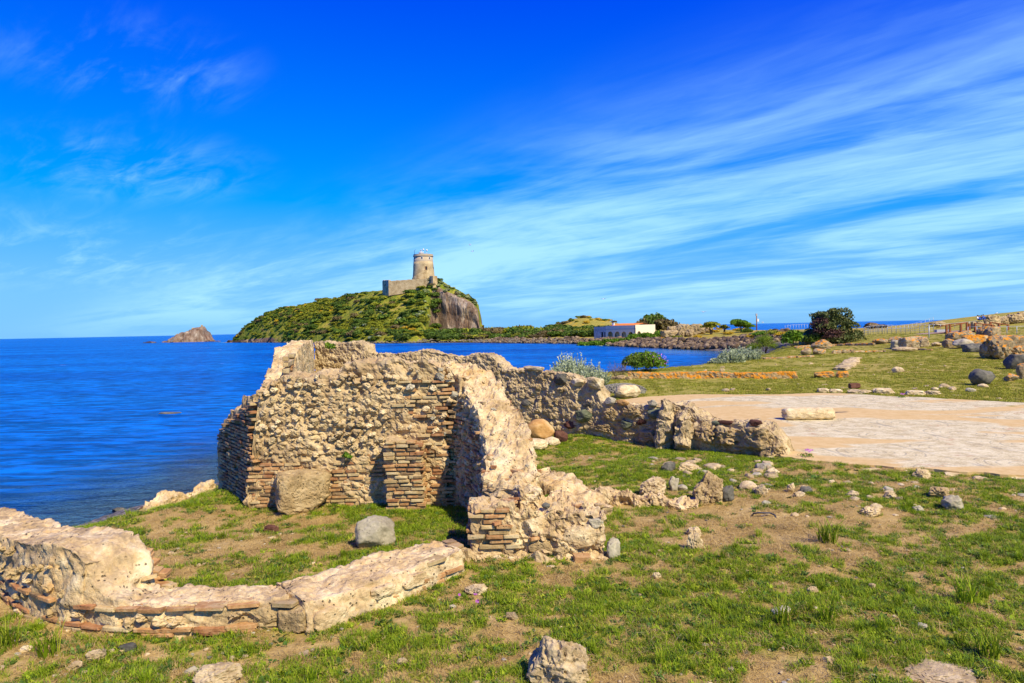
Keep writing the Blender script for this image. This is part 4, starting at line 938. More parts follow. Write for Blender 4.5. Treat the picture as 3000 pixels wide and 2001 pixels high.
# left wing that runs back to the beach
wl = [(-4.62, 12.12), (-6.0, 13.9)]
wtop = pathz([(768, 1150), (735, 1152), (722, 1160), (700, 1188), (668, 1208), (648, 1240), (634, 1272)], [(-4.5, 11.97), (-6.2, 14.15)])
wing = [(x + 0.26, y + 0.2, 0.33, -1.3, z) for x, y, z in wtop]
V, F = ribbon(wing, 4, 0.04, 0.045, 0.035, 2.4, 0.09, 0.02); wobj('wing', V, F, MT['mortar'], root, rootloc, smooth=False)
# left side wall running back to the far corner
CORNER = (-7.15, 24.45)
side = [(-4.40, 12.45, 0.28, -0.8, 1.98), (-4.58, 13.3, 0.28, -0.8, 2.24), (-4.95, 15.0, 0.28, -0.8, 2.72), (-5.62, 18.0, 0.28, -0.8, 2.82), (-6.42, 21.0, 0.28, -0.8, 2.80), (-7.42, 24.5, 0.28, -0.8, 2.74)]
V, F = ribbon(side, 5, 0.06, 0.05, 0.03, 2.4, 0.07, 0.02); wobj('side_wall', V, F, MT['limecap'], root, rootloc, smooth=False)

BK, ST = [], []
A0, A1 = (-4.70, A_Y), (-2.15, A_Y)
rag = lambda u, z: 0.93 if z < 0.74 + 0.10 * math.sin(9 * u) else 0.25
brick_field(BK, A0, A1, -0.02, 0.92, 11, rag, proud=0.018, jit=0.014, L=(0.14, 0.28))
rubble_field(ST, (-4.55, A_Y - 0.01), (-2.1, A_Y - 0.01), 0.95, 2.42, 12, lambda u, z: 0.96 if (z < 2.1 or u > 0.2) else 0.5, 0.15, (0.05, 0.18), 0.0, ('rubble', 'rubble', 'mortar', 'lime'))
rubble_field(ST, (-2.1, A_Y - 0.01), (-0.95, A_Y - 0.01), 1.28, 2.5, 13, lambda u, z: 0.45, 0.17, (0.08, 0.18), 0.04, ('rubble', 'rubble', 'lime', 'greystone'))
brick_field(BK, (-2.15, A_Y), (-0.95, A_Y), 1.25, 2.2, 14, lambda u, z: 0.75 if (u > 0.35 or z > 1.7) else 0.3, proud=0.03, w=(0.30, 0.30, 0.10, 0.08, 0.22))
brick_field(BK, (-2.20, 11.62), (-1.60, 11.62), 0.0, 1.22, 15, lambda u, z: 0.97, proud=0.03, L=(0.14, 0.24))
brick_field(BK, (-1.60, 11.62), (-1.60, 12.3), 0.0, 1.2, 16, lambda u, z: 0.97, proud=0.03, L=(0.14, 0.24))
brick_field(BK, (-1.62, A_Y), (-1.08, A_Y), 0.02, 1.3, 17, lambda u, z: 0.9, proud=0.02)
cpts = np.array([c[:2] for c in cur[1:]]); cl = np.concatenate([[0], np.cumsum(np.hypot(*np.diff(cpts, axis=0).T))])
def curv(u):
    s = u * cl[-1]; x = np.interp(s, cl, cpts[:, 0]); y = np.interp(s, cl, cpts[:, 1]); e = 0.08
    x2 = np.interp(min(s + e, cl[-1]), cl, cpts[:, 0]); y2 = np.interp(min(s + e, cl[-1]), cl, cpts[:, 1]); x1 = np.interp(max(s - e, 0), cl, cpts[:, 0]); y1 = np.interp(max(s - e, 0), cl, cpts[:, 1])
    t = np.array([x2 - x1, y2 - y1]); t /= np.linalg.norm(t); n = np.array([t[1], -t[0]])
    return np.array([x, y]) + n * 0.41, n, math.atan2(t[1], t[0])
def ckeep(u, z):
    zt = np.interp(u * cl[-1], cl, [c[4] for c in cur[1:]])
    return 0.9 if z < zt - 0.28 else 0.0
brick_field(BK, (0, 0), (cl[-1], 0), 0.02, 2.3, 18, ckeep, proud=0.015, curve=curv, L=(0.11, 0.22), w=(0.34, 0.26, 0.18, 0.12, 0.10))
def wkeep(u, z):
    x = wl[0][0] + (wl[1][0] - wl[0][0]) * u; zt = np.interp(-x, [-w[0] for w in wtop], [w[2] for w in wtop]); return 0.95 if z < zt - 0.16 else 0.0
brick_field(BK, (-6.02, 13.86), (-4.62, 12.03), -0.55, 2.0, 19, lambda u, z: wkeep(1 - u, z), proud=0.016, jit=0.012, L=(0.14, 0.26), w=(0.36, 0.16, 0.28, 0.16, 0.04))
# squared blocks showing in the sunlit face of the side wall
sx0, sy0 = -4.62, 12.9
for j in range(9):
    s = 0.0
    while s < 11.5:
        l = random.uniform(0.25, 0.8)
        if random.random() < 0.35: s += l; continue
        u = (s + l / 2) / 11.9
        p = np.array((-4.22, 12.75)) * (1 - u) + np.array(CORNER) * u
        yw = math.atan2(CORNER[1] - 12.75, CORNER[0] + 4.22); nrm = np.array([math.sin(yw), -math.cos(yw)])
        BK.append(((p[0] + nrm[0] * -0.02, p[1] + nrm[1] * -0.02, 1.70 + 0.115 * j), yw, (l * 0.96, 0.12 + random.uniform(-.03, .03), 0.09), random.choice([4, 4, 4, 4, 1, 0]), random.randrange(6), 0)); s += l
crown_stones(ST, CURV[CURV[:, 0] > -0.9], 90, 71, 0.75, bricks=BK)
place_pieces(root, BK, 'brick', 300, 'brick_courses', lambda mi, vi: brick_me(mi, vi), BRV)
place_pieces(root, ST, 'rubble_stone', 300, 'rubble_facing', lambda mi, vi: rub_me(mi, vi), RUB)
# green plant and crest clumps on top
q = PD(968, 1018, 21.5); o = obj('wall_plant', leaf_mesh('wall_plant', 3, blob_lobes(3, 0.2, 0.28), 160, 0.04, 'bright'), None, (q[0], q[1], q[2] - 0.12)); tag(o, 'small leafy green plant growing on top of the far wall', 'plant')
q = (-2.95, A_Y - 0.08, 0.86); o = obj('wall_plant', leaf_mesh('wall_plant', 4, blob_lobes(4, 0.10, 0.12), 90, 0.03, 'bright'), None, q); tag(o, 'tiny green plant rooted in the brick ledge of the rubble wall', 'plant')

# ---- 2. the long diagonal wall behind
DL = [(6.45, 15.25), (4.6, 16.95), (2.1, 19.2), (-1.5, 21.8), CORNER]
dpx = [(2305, 1338), (2290, 1300), (2262, 1266), (2200, 1238), (2150, 1240), (2100, 1242), (2062, 1226), (2025, 1200), (2000, 1188), (1985, 1184), (1970, 1180), (1930, 1190), (1900, 1192), (1830, 1186), (1775, 1180), (1758, 1172), (1750, 1150), (1735, 1132), (1700, 1112), (1650, 1097), (1590, 1091), (1540, 1086), (1470, 1080), (1458, 1068), (1440, 1050), (1420, 1037), (1370, 1040), (1350, 1046), (1290, 1038), (1230, 1025), (1200, 1031), (1150, 1038), (1070, 1037), (1062, 1012), (1040, 1001), (1000, 1007), (960, 1005), (914, 1003)]
dst = pathz(dpx, DL)
nrmD = np.array([0.674, 0.74])
root2 = empty('diagonal_wall', (1.0, 20.2, 0), 'long low diagonal ruined wall of coarse grey stone sloping down towards the mosaic', 'ruin')
dl = [(x + nrmD[0] * 0.32, y + nrmD[1] * 0.32, 0.32, -0.4, z) for x, y, z in dst]
V, F = ribbon(dl, 6, 0.04, 0.04, 0.036, 2.6, 0.035, 0.03, pit=0.028, fine=0.8, layer=0.014); wobj('wall_core', V, F, MT['greywall'], root2, tuple(root2.location), smooth=False)
def onD(px, py, out=0.0):
    k = ray(px, py); r_ = k[0] / k[1]
    for a, b in zip(DL[:-1], DL[1:]):
        a, b = np.array(a), np.array(b); den = (b[0] - a[0]) - r_ * (b[1] - a[1]); t = (r_ * a[1] - a[0]) / den
        if -0.02 <= t <= 1.02:
            p = a + (b - a) * t; return np.array([p[0] - nrmD[0] * out, p[1] - nrmD[1] * out, PD(px, py, p[1])[2]])
emb = [(1440, 1182, 78, 36, 'redstone', 8, 'dark red squared block set in the wall'), (1705, 1217, 58, 40, 'greenstone', 0, 'large green wedge of stone set in the wall'), (1920, 1212, 44, 32, 'greenstone', 0, 'rounded green stone set in the wall'), (1878, 1236, 34, 22, 'redstone', 6, 'small red block set in the wall'), (1838, 1244, 44, 34, 'greenstone', 0, None),
       (1540, 1182, 34, 24, 'darkstone', 0, None), (1640, 1112, 44, 34, 'darkstone', 0, None), (1720, 1186, 34, 20, 'darkstone', 0, None), (1785, 1175, 34, 22, 'greystone', 0, None), (1822, 1180, 40, 18, 'orangestone', 0, None), (1910, 1181, 30, 20, 'greystone', 0, None), (1670, 1245, 40, 26, 'redstone', 0, None),
       (1760, 1252, 80, 30, 'tufa', 0, None), (1900, 1278, 70, 40, 'tufa', 0, None), (1850, 1205, 60, 36, 'tufa', 0, None), (1790, 1215, 44, 40, 'tufa', 0, None), (1932, 1250, 50, 26, 'tufa', 0, None), (1742, 1122, 40, 34, 'lime', 6, None), (1690, 1120, 40, 22, 'lime', 0, None), (1560, 1080, 70, 16, 'lime', 0, None),
       (2072, 1266, 66, 66, 'tufa', 4, None), (2132, 1276, 70, 60, 'tufa', 4, None), (2206, 1284, 100, 66, 'tufa', 4, None), (2262, 1312, 70, 64, 'tufa', 4, None), (2150, 1308, 120, 34, 'tufa', 0, None), (2040, 1255, 30, 40, 'lime', 0, None), (2095, 1240, 26, 14, 'greenstone', 0, None), (2125, 1238, 50, 12, 'redstone', 0, None), (2212, 1240, 36, 18, 'redstone', 0, None)]
for i, (px, py, w, h, mt_, box, lb) in enumerate(emb):
    q = onD(px, py, -0.05)
    if q is None: continue
    s = q[1] / FPX; P, F = rock_vf(800 + i, 4, 7, 0.17 if mt_ == 'tufa' else 0.09, box, pit=0.4 if mt_ == 'tufa' else 0.0); yw = math.atan2(-0.674, 0.74)
    P = fit(P, w * s * 1.15, min(w, h) * s * 1.1, h * s * 1.05, yw, 0.5); o = obj('stone', mesh_np('stone', P, F, MT[mt_], smooth=False), root2, q)
    if lb: o['label'] = lb
for (px, pt, pb, w) in ((1960, 1172, 1312, 52), (2012, 1204, 1316, 54)):             # two upright stones with a slot between
    q = onD(px, pb, 0.12); s = q[1] / FPX; h = (pb - pt) * s
    P, F = rock_vf(870 + px, 5, 9, 0.06, 3); P = fit(P, w * s, 0.5, h + 0.15, -0.74, 0.02); P[:, 2] -= 0.1; P = P + np.stack([0.07 * fbm(P * 4.5 + k_, 4, 870 + px, 0.6) for k_ in (0, 31, 67)], 1); o = obj('upright_stone', mesh_np('upright_stone', P, F, MT['greywall'], smooth=False), root2, q); o['label'] = 'tall upright porous stone at the slot in the wall'
# scattered small stones in the coarse face
ST2 = []
for a, b, sd_ in ((DL[1], DL[0], 31), (DL[2], DL[1], 32), (DL[3], DL[2], 33)):
    rubble_field(ST2, b, a, 0.1, 1.9, sd_, None, 0.50, (0.09, 0.24), -0.02, ('tufa', 'greywall', 'greywall'), flip=-1)
xs_, zs_ = np.array([d[0] for d in dst])[::-1], np.array([d[2] for d in dst])[::-1]
ST2 = [s for s in ST2 if s[0][2] < np.interp(s[0][0], xs_, zs_) - 0.15]
place_pieces(root2, ST2, 'stone', 160, 'stone_facing', lambda mi, vi: rub_me(mi, vi), RUB)

# ---- 3. low curved wall at the left and the straight low wall joined to it
front = [(-8.8, 9.75), (-7.4, 9.05), (-6.25, 8.2), (-5.6, 7.6), (-5.05, 7.27), (-4.72, 7.12), (-4.45, 7.04), (-4.22, 6.98), (-3.7, 6.92), (-3.1, 6.94), (-2.42, 7.08)]
tops = [0.64, 0.66, 0.70, 0.80, 0.88, 0.86, 0.70, 0.40, 0.33, 0.33, 0.32]
root3 = empty('low_curved_wall', (-4.5, 7.4, 0), 'low curved wall with brick bands and a rounded lime lump at its high end', 'ruin')
fr = np.array(front); tg = np.gradient(fr, axis=0); tg /= np.linalg.norm(tg, axis=1)[:, None]; nin = np.stack([-tg[:, 1], tg[:, 0]], 1)
nin = np.where((nin[:, 1] < 0)[:, None], -nin, nin)
hw = [0.36, 0.36, 0.36, 0.38, 0.42, 0.42, 0.38, 0.30, 0.27, 0.26, 0.25]
low = [(fr[i, 0] + nin[i, 0] * hw[i], fr[i, 1] + nin[i, 1] * hw[i], hw[i], -0.3, tops[i]) for i in range(len(fr))]
V, F = ribbon(low, 7, 0.022, 0.025, 0.030, 2.8, 0.012, 0.03, pit=0.02, fine=0.6); LOWV = V; wobj('wall_core', V, F, MT['limecap'], root3, tuple(root3.location))
BK, ST = [], []
fl = np.concatenate([[0], np.cumsum(np.hypot(*np.diff(fr, axis=0).T))])
def fcurve(u):
    g_ = lambda s_: np.array([np.interp(s_, fl, fr[:, 0]), np.interp(s_, fl, fr[:, 1])]); s_ = u * fl[-1]; t = g_(min(s_ + .12, fl[-1])) - g_(max(s_ - .12, 0)); t /= np.linalg.norm(t)
    return g_(s_), np.array([t[1], -t[0]]), math.atan2(t[1], t[0])
def fkeep(lo_, hi_, u0, u1, pr):
    return lambda u, z: pr if (u0 <= u <= u1 and z < np.interp(u * fl[-1], fl, tops) + 0.02) else 0.0
for z, u0, u1, pr in ((0.045, 0, 1, 0.75), (0.092, 0.15, 1, 0.93), (0.20, 0, 0.45, 0.7), (0.30, 0.45, 1, 0.9), (0.285, 0, 0.45, 0.85), (0.335, 0, 0.40, 0.7), (0.50, 0, 0.38, 0.55)):
    brick_field(BK, (0, 0), (fl[-1], 0), z, z + 0.02, 400 + int(z * 1000), fkeep(0, 0, u0, u1, pr), proud=0.028, jit=0.008, L=(0.18, 0.34), bh=0.036, w=(0.52, 0.14, 0.26, 0.04, 0.04), curve=fcurve)
for i in range(len(fr) - 1):
    a, b = fr[i], fr[i + 1]
    rubble_field(ST, a, b, 0.20, 0.26, 450 + i, lambda u, z: 0.75, 0.20, (0.12, 0.21), -0.01, ('limecap', 'tufa', 'limecap'))
    if i < 5: rubble_field(ST, a, b, 0.42, 0.60, 470 + i, lambda u, z: 0.6, 0.21, (0.10, 0.2), 0.0, ('limecap', 'tufa'))
    rubble_field(ST, a, b, -0.02, 0.0, 480 + i, lambda u, z: 0.8, 0.2, (0.12, 0.2), 0.0, ('tufa', 'limecap'))
for k in range(26):                                                                     # broken brick edge of the lump, on the inner side
    a = k / 25; BK.append(((-4.35 + 0.42 * a + random.uniform(-.05, .05), 7.9 - 0.25 * a + random.uniform(-.04, .04), 0.55 - 0.42 * a + random.uniform(-.06, .06)), random.uniform(-0.6, 0.3), (random.uniform(.12, .2), .13, .045), random.choice([0, 0, 1, 4]), random.randrange(6), random.uniform(-.2, .2)))
crown_stones(ST, LOWV, 26, 72, 0.28, (0.04, 0.11), bricks=BK)
place_pieces(root3, BK, 'brick', 260, 'brick_courses', lambda mi, vi: brick_me(mi, vi), BRV)
place_pieces(root3, ST, 'rubble_stone', 200, 'rubble_facing', lambda mi, vi: rub_me(mi, vi), RUB)

root4 = empty('low_straight_wall', (-1.7, 7.9, 0), 'straight low wall stub with whitish top, running from the curved wall to the brick pier', 'ruin')
fs = [(-2.42, 7.22, 0.44, -0.3, 0.33), (-2.1, 7.50, 0.44, -0.3, 0.32), (-1.5, 8.10, 0.38, -0.3, 0.33), (-1.02, 8.58, 0.34, -0.3, 0.36), (-0.86, 8.74, 0.30, -0.3, 0.34)]
V, F = ribbon(fs, 8, 0.02, 0.02, 0.022, 3.0, 0.022, 0.06, pit=0.02, fine=0.8); wobj('wall_core', V, F, MT['limecap'], root4, tuple(root4.location))
t4 = np.array([fs[-1][0] - fs[0][0], fs[-1][1] - fs[0][1]]); t4 /= np.linalg.norm(t4); n4 = np.array([t4[1], -t4[0]])
BK = []
a = np.array(fs[0][:2]) + n4 * 0.42; b = np.array(fs[-1][:2]) + n4 * 0.30
for z, u0 in ((0.06, 0.30), (0.125, 0.42), (0.31, 0.72)): brick_field(BK, a + (b - a) * u0, b, z, z + 0.02, 500 + int(z * 100), lambda u, z_: 0.9, proud=0.03, jit=0.008, L=(0.16, 0.30), w=(0.5, 0.2, 0.2, 0.0, 0.1))
brick_field(BK, (-2.74, 7.04), (-2.16, 6.90), 0.30, 0.32, 520, None, proud=0.0, jit=0.005, L=(0.22, 0.30), w=(0.8, 0.2, 0, 0, 0))
brick_field(BK, (-2.74, 7.04), (-2.16, 6.90), 0.02, 0.04, 521, lambda u, z: 0.6, proud=0.0, L=(0.22, 0.30), w=(0.8, 0.2, 0, 0, 0))
brick_field(BK, (-0.62, 8.64), (-0.9, 8.95), 0.04, 0.34, 522, lambda u, z: 0.8, proud=0.04, L=(0.12, 0.2))
place_pieces(root4, BK, 'brick', 200, 'brick_courses', lambda mi, vi: brick_me(mi, vi), BRV)
for i, (x, y, z, w, h, yw) in enumerate([(-2.60, 7.03, 0.16, 0.30, 0.24, -0.25), (-2.30, 6.97, 0.14, 0.34, 0.28, -0.25), (-1.95, 7.05, 0.10, 0.42, 0.3, 0.8), (-1.5, 7.52, 0.2, 0.3, 0.16, 0.8), (-1.2, 7.85, 0.2, 0.34, 0.16, 0.8)]):
    P, F = rock_vf(520 + i, 4, 6, 0.08, 6); obj('stone', mesh_np('stone', fit(P, w, 0.2, h, yw, 0.5), F, MT['limecap' if i > 1 else 'tufa'], smooth=False), root4, (x - (0.03 if i > 1 else 0), y + 0.05, z))

# ---- 4. the brick-faced pier and the low stub behind it
root5 = empty('brick_pier', (0.3, 9.4, 0), 'squat ruined pier, brick faced on one corner and rough lime on the other', 'ruin')
PIERV = []
for i, (nm, pth, amp) in enumerate([('brick_corner', [(-0.60, 9.34, 0.30, -0.2, 0.72), (-0.02, 9.34, 0.32, -0.2, 0.74)], 0.03), ('lime_mass', [(-0.10, 9.50, 0.46, -0.2, 0.66), (0.55, 9.52, 0.52, -0.2, 0.62), (1.18, 9.5, 0.45, -0.2, 0.56)], 0.06),
                                     ('back_slope', [(-0.22, 9.75, 0.40, -0.2, 0.80), (-0.02, 10.1, 0.40, -0.2, 0.92), (0.10, 10.4, 0.34, -0.2, 0.90)], 0.06), ('top_lump', [(0.05, 9.62, 0.20, 0.2, 0.86), (0.34, 9.66, 0.22, 0.2, 0.88)], 0.06), ('footing', [(-0.78, 9.10, 0.22, -0.2, 0.12), (0.3, 9.06, 0.24, -0.2, 0.10), (1.15, 9.12, 0.2, -0.2, 0.06)], 0.05)]):
    V, F = ribbon(pth, 20 + i, 0.025, 0.03, amp, 3.2, 0.06, 0.05, pit=0.03, fine=0.7); PIERV.append(V); wobj(nm, V, F, MT['limecap' if i else 'mortar'], root5, tuple(root5.location), smooth=False)
BK = []
brick_field(BK, (-0.62, 9.03), (0.0, 9.03), 0.20, 0.74, 600, lambda u, z: 0.97, proud=0.035, jit=0.012, L=(0.18, 0.34), course=0.07, w=(0.42, 0.32, 0.12, 0.06, 0.08))
brick_field(BK, (-0.62, 9.65), (-0.62, 9.03), 0.20, 0.74, 601, lambda u, z: 0.95, proud=0.035, jit=0.012, L=(0.18, 0.34), course=0.07)
brick_field(BK, (0.62, 9.0), (1.05, 9.0), 0.50, 0.52, 602, None, proud=0.05, L=(0.3, 0.34))
BK.append(((0.86, 8.92, 0.06), 0.1, (0.22, 0.14, 0.10), 0, 2, 0.1))
ST5 = []; crown_stones(ST5, np.concatenate(PIERV), 70, 73, 0.3, (0.05, 0.16), bricks=BK)
place_pieces(root5, BK, 'brick', 200, 'brick_courses', lambda mi, vi: brick_me(mi, vi), BRV); place_pieces(root5, ST5, 'stone', 200, 'stone_facing', lambda mi, vi: rub_me(mi, vi), RUB)
for i, (x, y, z, w, d, h, mt_) in enumerate([(0.25, 9.04, 0.42, 0.34, 0.22, 0.3, 'lime'), (0.85, 9.02, 0.30, 0.5, 0.2, 0.34, 'lime'), (0.32, 9.02, 0.16, 0.36, 0.2, 0.2, 'tufa'), (0.62, 9.0, 0.12, 0.3, 0.2, 0.16, 'tufa'), (1.08, 9.1, 0.45, 0.22, 0.2, 0.16, 'greystone'), (0.42, 9.25, 0.66, 0.12, 0.1, 0.1, 'darkstone'), (-0.35, 9.02, 0.06, 0.4, 0.2, 0.18, 'lime'), (0.15, 9.02, 0.05, 0.4, 0.2, 0.14, 'lime')]):
    P, F = rock_vf(560 + i, 4, 8, 0.12, pit=0.1); obj('stone', mesh_np('stone', fit(P, w, d, h, 0.1, 0.5), F, MT['limecap' if mt_ == 'lime' else mt_], smooth=False), root5, (x, y + 0.06, z))
stub = [(0.42, 12.75, 0.30, -0.2, 0.46), (0.75, 11.9, 0.36, -0.2, 0.42), (1.15, 11.2, 0.34, -0.2, 0.34), (1.4, 10.9, 0.26, -0.2, 0.2)]
V, F = ribbon(stub, 30, 0.03, 0.03, 0.04, 3, 0.03, 0.03, pit=0.02); o = wobj('flat_wall_stub', V, F, MT['limecap'], None, (0.8, 11.8, 0)); tag(o, 'flat topped low wall stub of pale stone behind the brick pier', 'ruin')
fw2 = [(G(a, b, 0.1)[0], G(a, b, 0.1)[1], w_, -0.2, z_) for a, b, w_, z_ in ((1722, 1462, 0.20, 0.24), (1790, 1456, 0.24, 0.17), (1860, 1460, 0.22, 0.15), (1930, 1464, 0.24, 0.20), (1990, 1466, 0.16, 0.10), (2045, 1468, 0.14, 0.08))]
V, F = ribbon(fw2, 31, 0.025, 0.025, 0.06, 3.2, 0.06, 0.05, pit=0.03); o = wobj('wall_footing', V, F, MT['limecap'], None, tuple(G(1860, 1460, 0.0)), smooth=False); tag(o, 'low crumbling wall footing running from the pier to the big rock of the rubble heap', 'ruin', kind='thing')
for k in range(14):                                                                    # line of footing stones that carries the stub on to the right
    px = 1715 + 24 * k; py = 1462 + 4 * math.sin(k * 1.3) + (0 if k < 9 else 6); q = Gt(px, py); w = random.uniform(0.2, 0.42) if k < 9 else random.uniform(0.12, 0.24)
    o = obj('footing_stone', rock_me('fieldstone', k % 5, True), None, q, (0, 0, random.uniform(0, 6)), (w, w * 0.8, w * 0.8)); tag(o, 'pale footing stone in the row leading from the pier to the rubble heap', 'stone', 'footing stones beside the pier')
# small plants on the pier
for i, (px, py, y, mt_, lb) in enumerate([(1682, 1490, 10.2, 'bright', 'small yellow green plant on the right end of the brick pier'), (1530, 1420, 10.3, 'maquis', 'small dark thyme-like plant at the back of the brick pier'), (1608, 1463, 10.6, 'bright', 'tiny green plant between the pier and the flat wall stub')]):
    q = PD(px, py, y); o = obj('wall_plant', leaf_mesh('wall_plant', 30 + i, blob_lobes(30 + i, 0.12, 0.13), 150, 0.022, mt_), None, (q[0], q[1], q[2] - 0.05)); tag(o, lb, 'plant')

# ---- 5. lit fallen wall piece on the little beach and stones in the shallows
root6 = empty('fallen_wall', tuple(G(540, 1480, -1.2)), 'tumbled piece of whitish mortared wall lying on the beach', 'ruin')
b0, b1 = G(412, 1528, -1.25), G(612, 1482, -1.6)
fw = [(b0[0], b0[1], 0.45, -2.2, -1.15), (b0[0] * .6 + b1[0] * .4, b0[1] * .6 + b1[1] * .4, 0.5, -2.2, -0.85), (b0[0] * .35 + b1[0] * .65, b0[1] * .35 + b1[1] * .65, 0.4, -2.2, -1.15), (b1[0], b1[1], 0.35, -2.2, -0.95)]
V, F = ribbon(fw, 40, 0.05, 0.05, 0.05, 2.5, 0.06, 0.5); wobj('wall_core', V, F, MT['limecap'], root6, tuple(root6.location), smooth=False)
ST = []; rubble_field(ST, b0[:2] + np.array([0.1, -.36]), b1[:2] + np.array([0, -.3]), -1.7, -1.0, 41, lambda u, z: 0.9, 0.24, (0.12, 0.25), 0.0, ('rubble', 'lime', 'orangestone'))
place_pieces(root6, ST, 'rubble_stone', 200, 'rubble_facing', lambda mi, vi: rub_me(mi, vi), RUB)
for i, (px, py, w, mt_) in enumerate([(348, 1488, 0.4, 'darkstone'), (347, 1522, 0.45, 'darkstone'), (435, 1492, 0.6, 'redstone'), (412, 1510, 0.5, 'redstone'), (470, 1522, 0.5, 'greenstone')]):
    q = G(px, py, SEA + 0.05 if i < 2 else -1.5); o = obj('beach_stone', rock_me(mt_, i), None, (q[0], q[1], q[2] - 0.1), (0, 0, i), (w, w * .8, w * .8)); tag(o, ['wet dark stone standing in the shallows', 'wet dark stone standing in the shallows', 'reddish stone beside the fallen wall piece on the beach', 'reddish stone beside the fallen wall piece on the beach', 'green stone beside the fallen wall piece on the beach'][i], 'stone', 'stones at the beach')
# ------------------------------------------------------------------ mosaic floor and the things on and round it
mz = 0.10
outline = [(2296, 1338), (2330, 1346), (2420, 1352), (2520, 1362), (2640, 1370), (2760, 1378), (2860, 1384), (3000, 1392), (3300, 1405), (3420, 1185), (3000, 1180), (2850, 1172), (2700, 1164), (2560, 1158), (2480, 1153), (2400, 1151), (2280, 1155), (2150, 1156), (2040, 1155), (1960, 1158), (1880, 1163), (1830, 1170), (1850, 1195), (1990, 1205), (2080, 1250), (2200, 1270)]
op = [G(a, b, mz) for a, b in outline]
dense = []
for i in range(len(op)):
    a, b = op[i], op[(i + 1) % len(op)]; n = max(2, int(np.linalg.norm(b - a) / 0.12))
    for k in range(n):
        p = a + (b - a) * k / n; w = 0.07 * float(fbm(np.array([[p[0] * 2.2, p[1] * 2.2, 0.0]]), 3, 91)[0]); dense.append((p[0] + w, p[1] + 1.4 * w))
bm = bmesh.new(); vs = [bm.verts.new((x, y, mz)) for x, y in dense]; f = bm.faces.new(vs)
if f.normal.z < 0: f.normal_flip()
bmesh.ops.triangulate(bm, faces=[f])
ext = bmesh.ops.extrude_face_region(bm, geom=bm.faces[:])
for v in [g for g in ext['geom'] if isinstance(g, bmesh.types.BMVert)]: v.co.z -= 0.16
bmesh.ops.recalc_face_normals(bm, faces=bm.faces[:])
me = bpy.data.meshes.new('mosaic_floor'); bm.to_mesh(me); bm.free(); me.materials.append(MT['mosaic'])
mo = obj('mosaic_floor', me); tag(mo, 'broad pale mosaic floor with faint grey circles and sandy worn patches', 'mosaic', kind='structure')
MOS = np.array(dense)
def in_poly(x, y, A):
    c = np.zeros(len(x), bool); B = np.roll(A, -1, 0)
    for a, b in zip(A, B):
        k = ((a[1] > y) != (b[1] > y)); xi = (b[0] - a[0]) * (y - a[1]) / (b[1] - a[1] + 1e-12) + a[0]; c ^= k & (x < xi)
    return c
# broken rim of mortar along the near edge: separate lumps
for k in range(30):
    px = 2330 + 24 * k + random.uniform(-8, 8); py = np.interp(px, [2330, 2640, 3000], [1352, 1378, 1402]) + random.uniform(-3, 9)
    q = G(px, py, 0.02); w = random.uniform(0.14, 0.42)
    o = obj('rim_stone', rock_me(random.choice(['lime', 'rubble']), k % 6, True), None, q, (0, 0, random.uniform(-.5, .5)), (w * 1.5, w * 0.7, w * 0.75)); tag(o, 'flat broken rim stone along the near edge of the mosaic floor', 'stone', 'rim stones of the mosaic')
# column drum lying on the mosaic
q = G(2368, 1228, mz); s = q[1] / FPX
V, F = ICO[5]; rr_ = (np.abs(V[:, 0]) ** 7 + (V[:, 1] ** 2 + V[:, 2] ** 2) ** 3.5) ** (-1 / 7.0); P = V * rr_[:, None]; P = P * (1 + 0.04 * fbm(P * 2.5, 4, 5) - 0.05 * np.clip(fbm(P * 8, 3, 6), 0, 1))[:, None]
P = fit(P, 146 * s, 0.58, 38 * s, -0.08, 0.08); P = P + np.stack([0.02 * fbm(P * 7 + k_, 3, 99) for k_ in (0, 31, 67)], 1); o = obj('column_drum', mesh_np('column_drum', P, F, MT['lime']), None, q); tag(o, 'weathered whitish column drum lying on its side on the mosaic floor', 'column drum')
# pink flowers at the near mosaic edge, blue puddle of reflected sky is left as wet stone
for (px, py, lb) in ((2362, 1338, 'pink flowering plant at the corner of the mosaic floor'), (2640, 1165, 'few pink flowers at the far edge of the mosaic')):
    q = G(px, py, 0.10); o = obj('pink_flower', leaf_mesh('stems', 5, blob_lobes(5, 0.16, 0.08), 70, 0.025, 'bright'), None, q); tag(o, lb, 'flower')
    Vv, Ff, tt = foliage(8, [(0.05, 0, 0.14, 0.12, 0.10, 0.04)], 30, 0.022); obj('petals', mesh_np('petals', Vv, Ff, MT['pink'], smooth=False, attrs={'v': tt}), o, q)

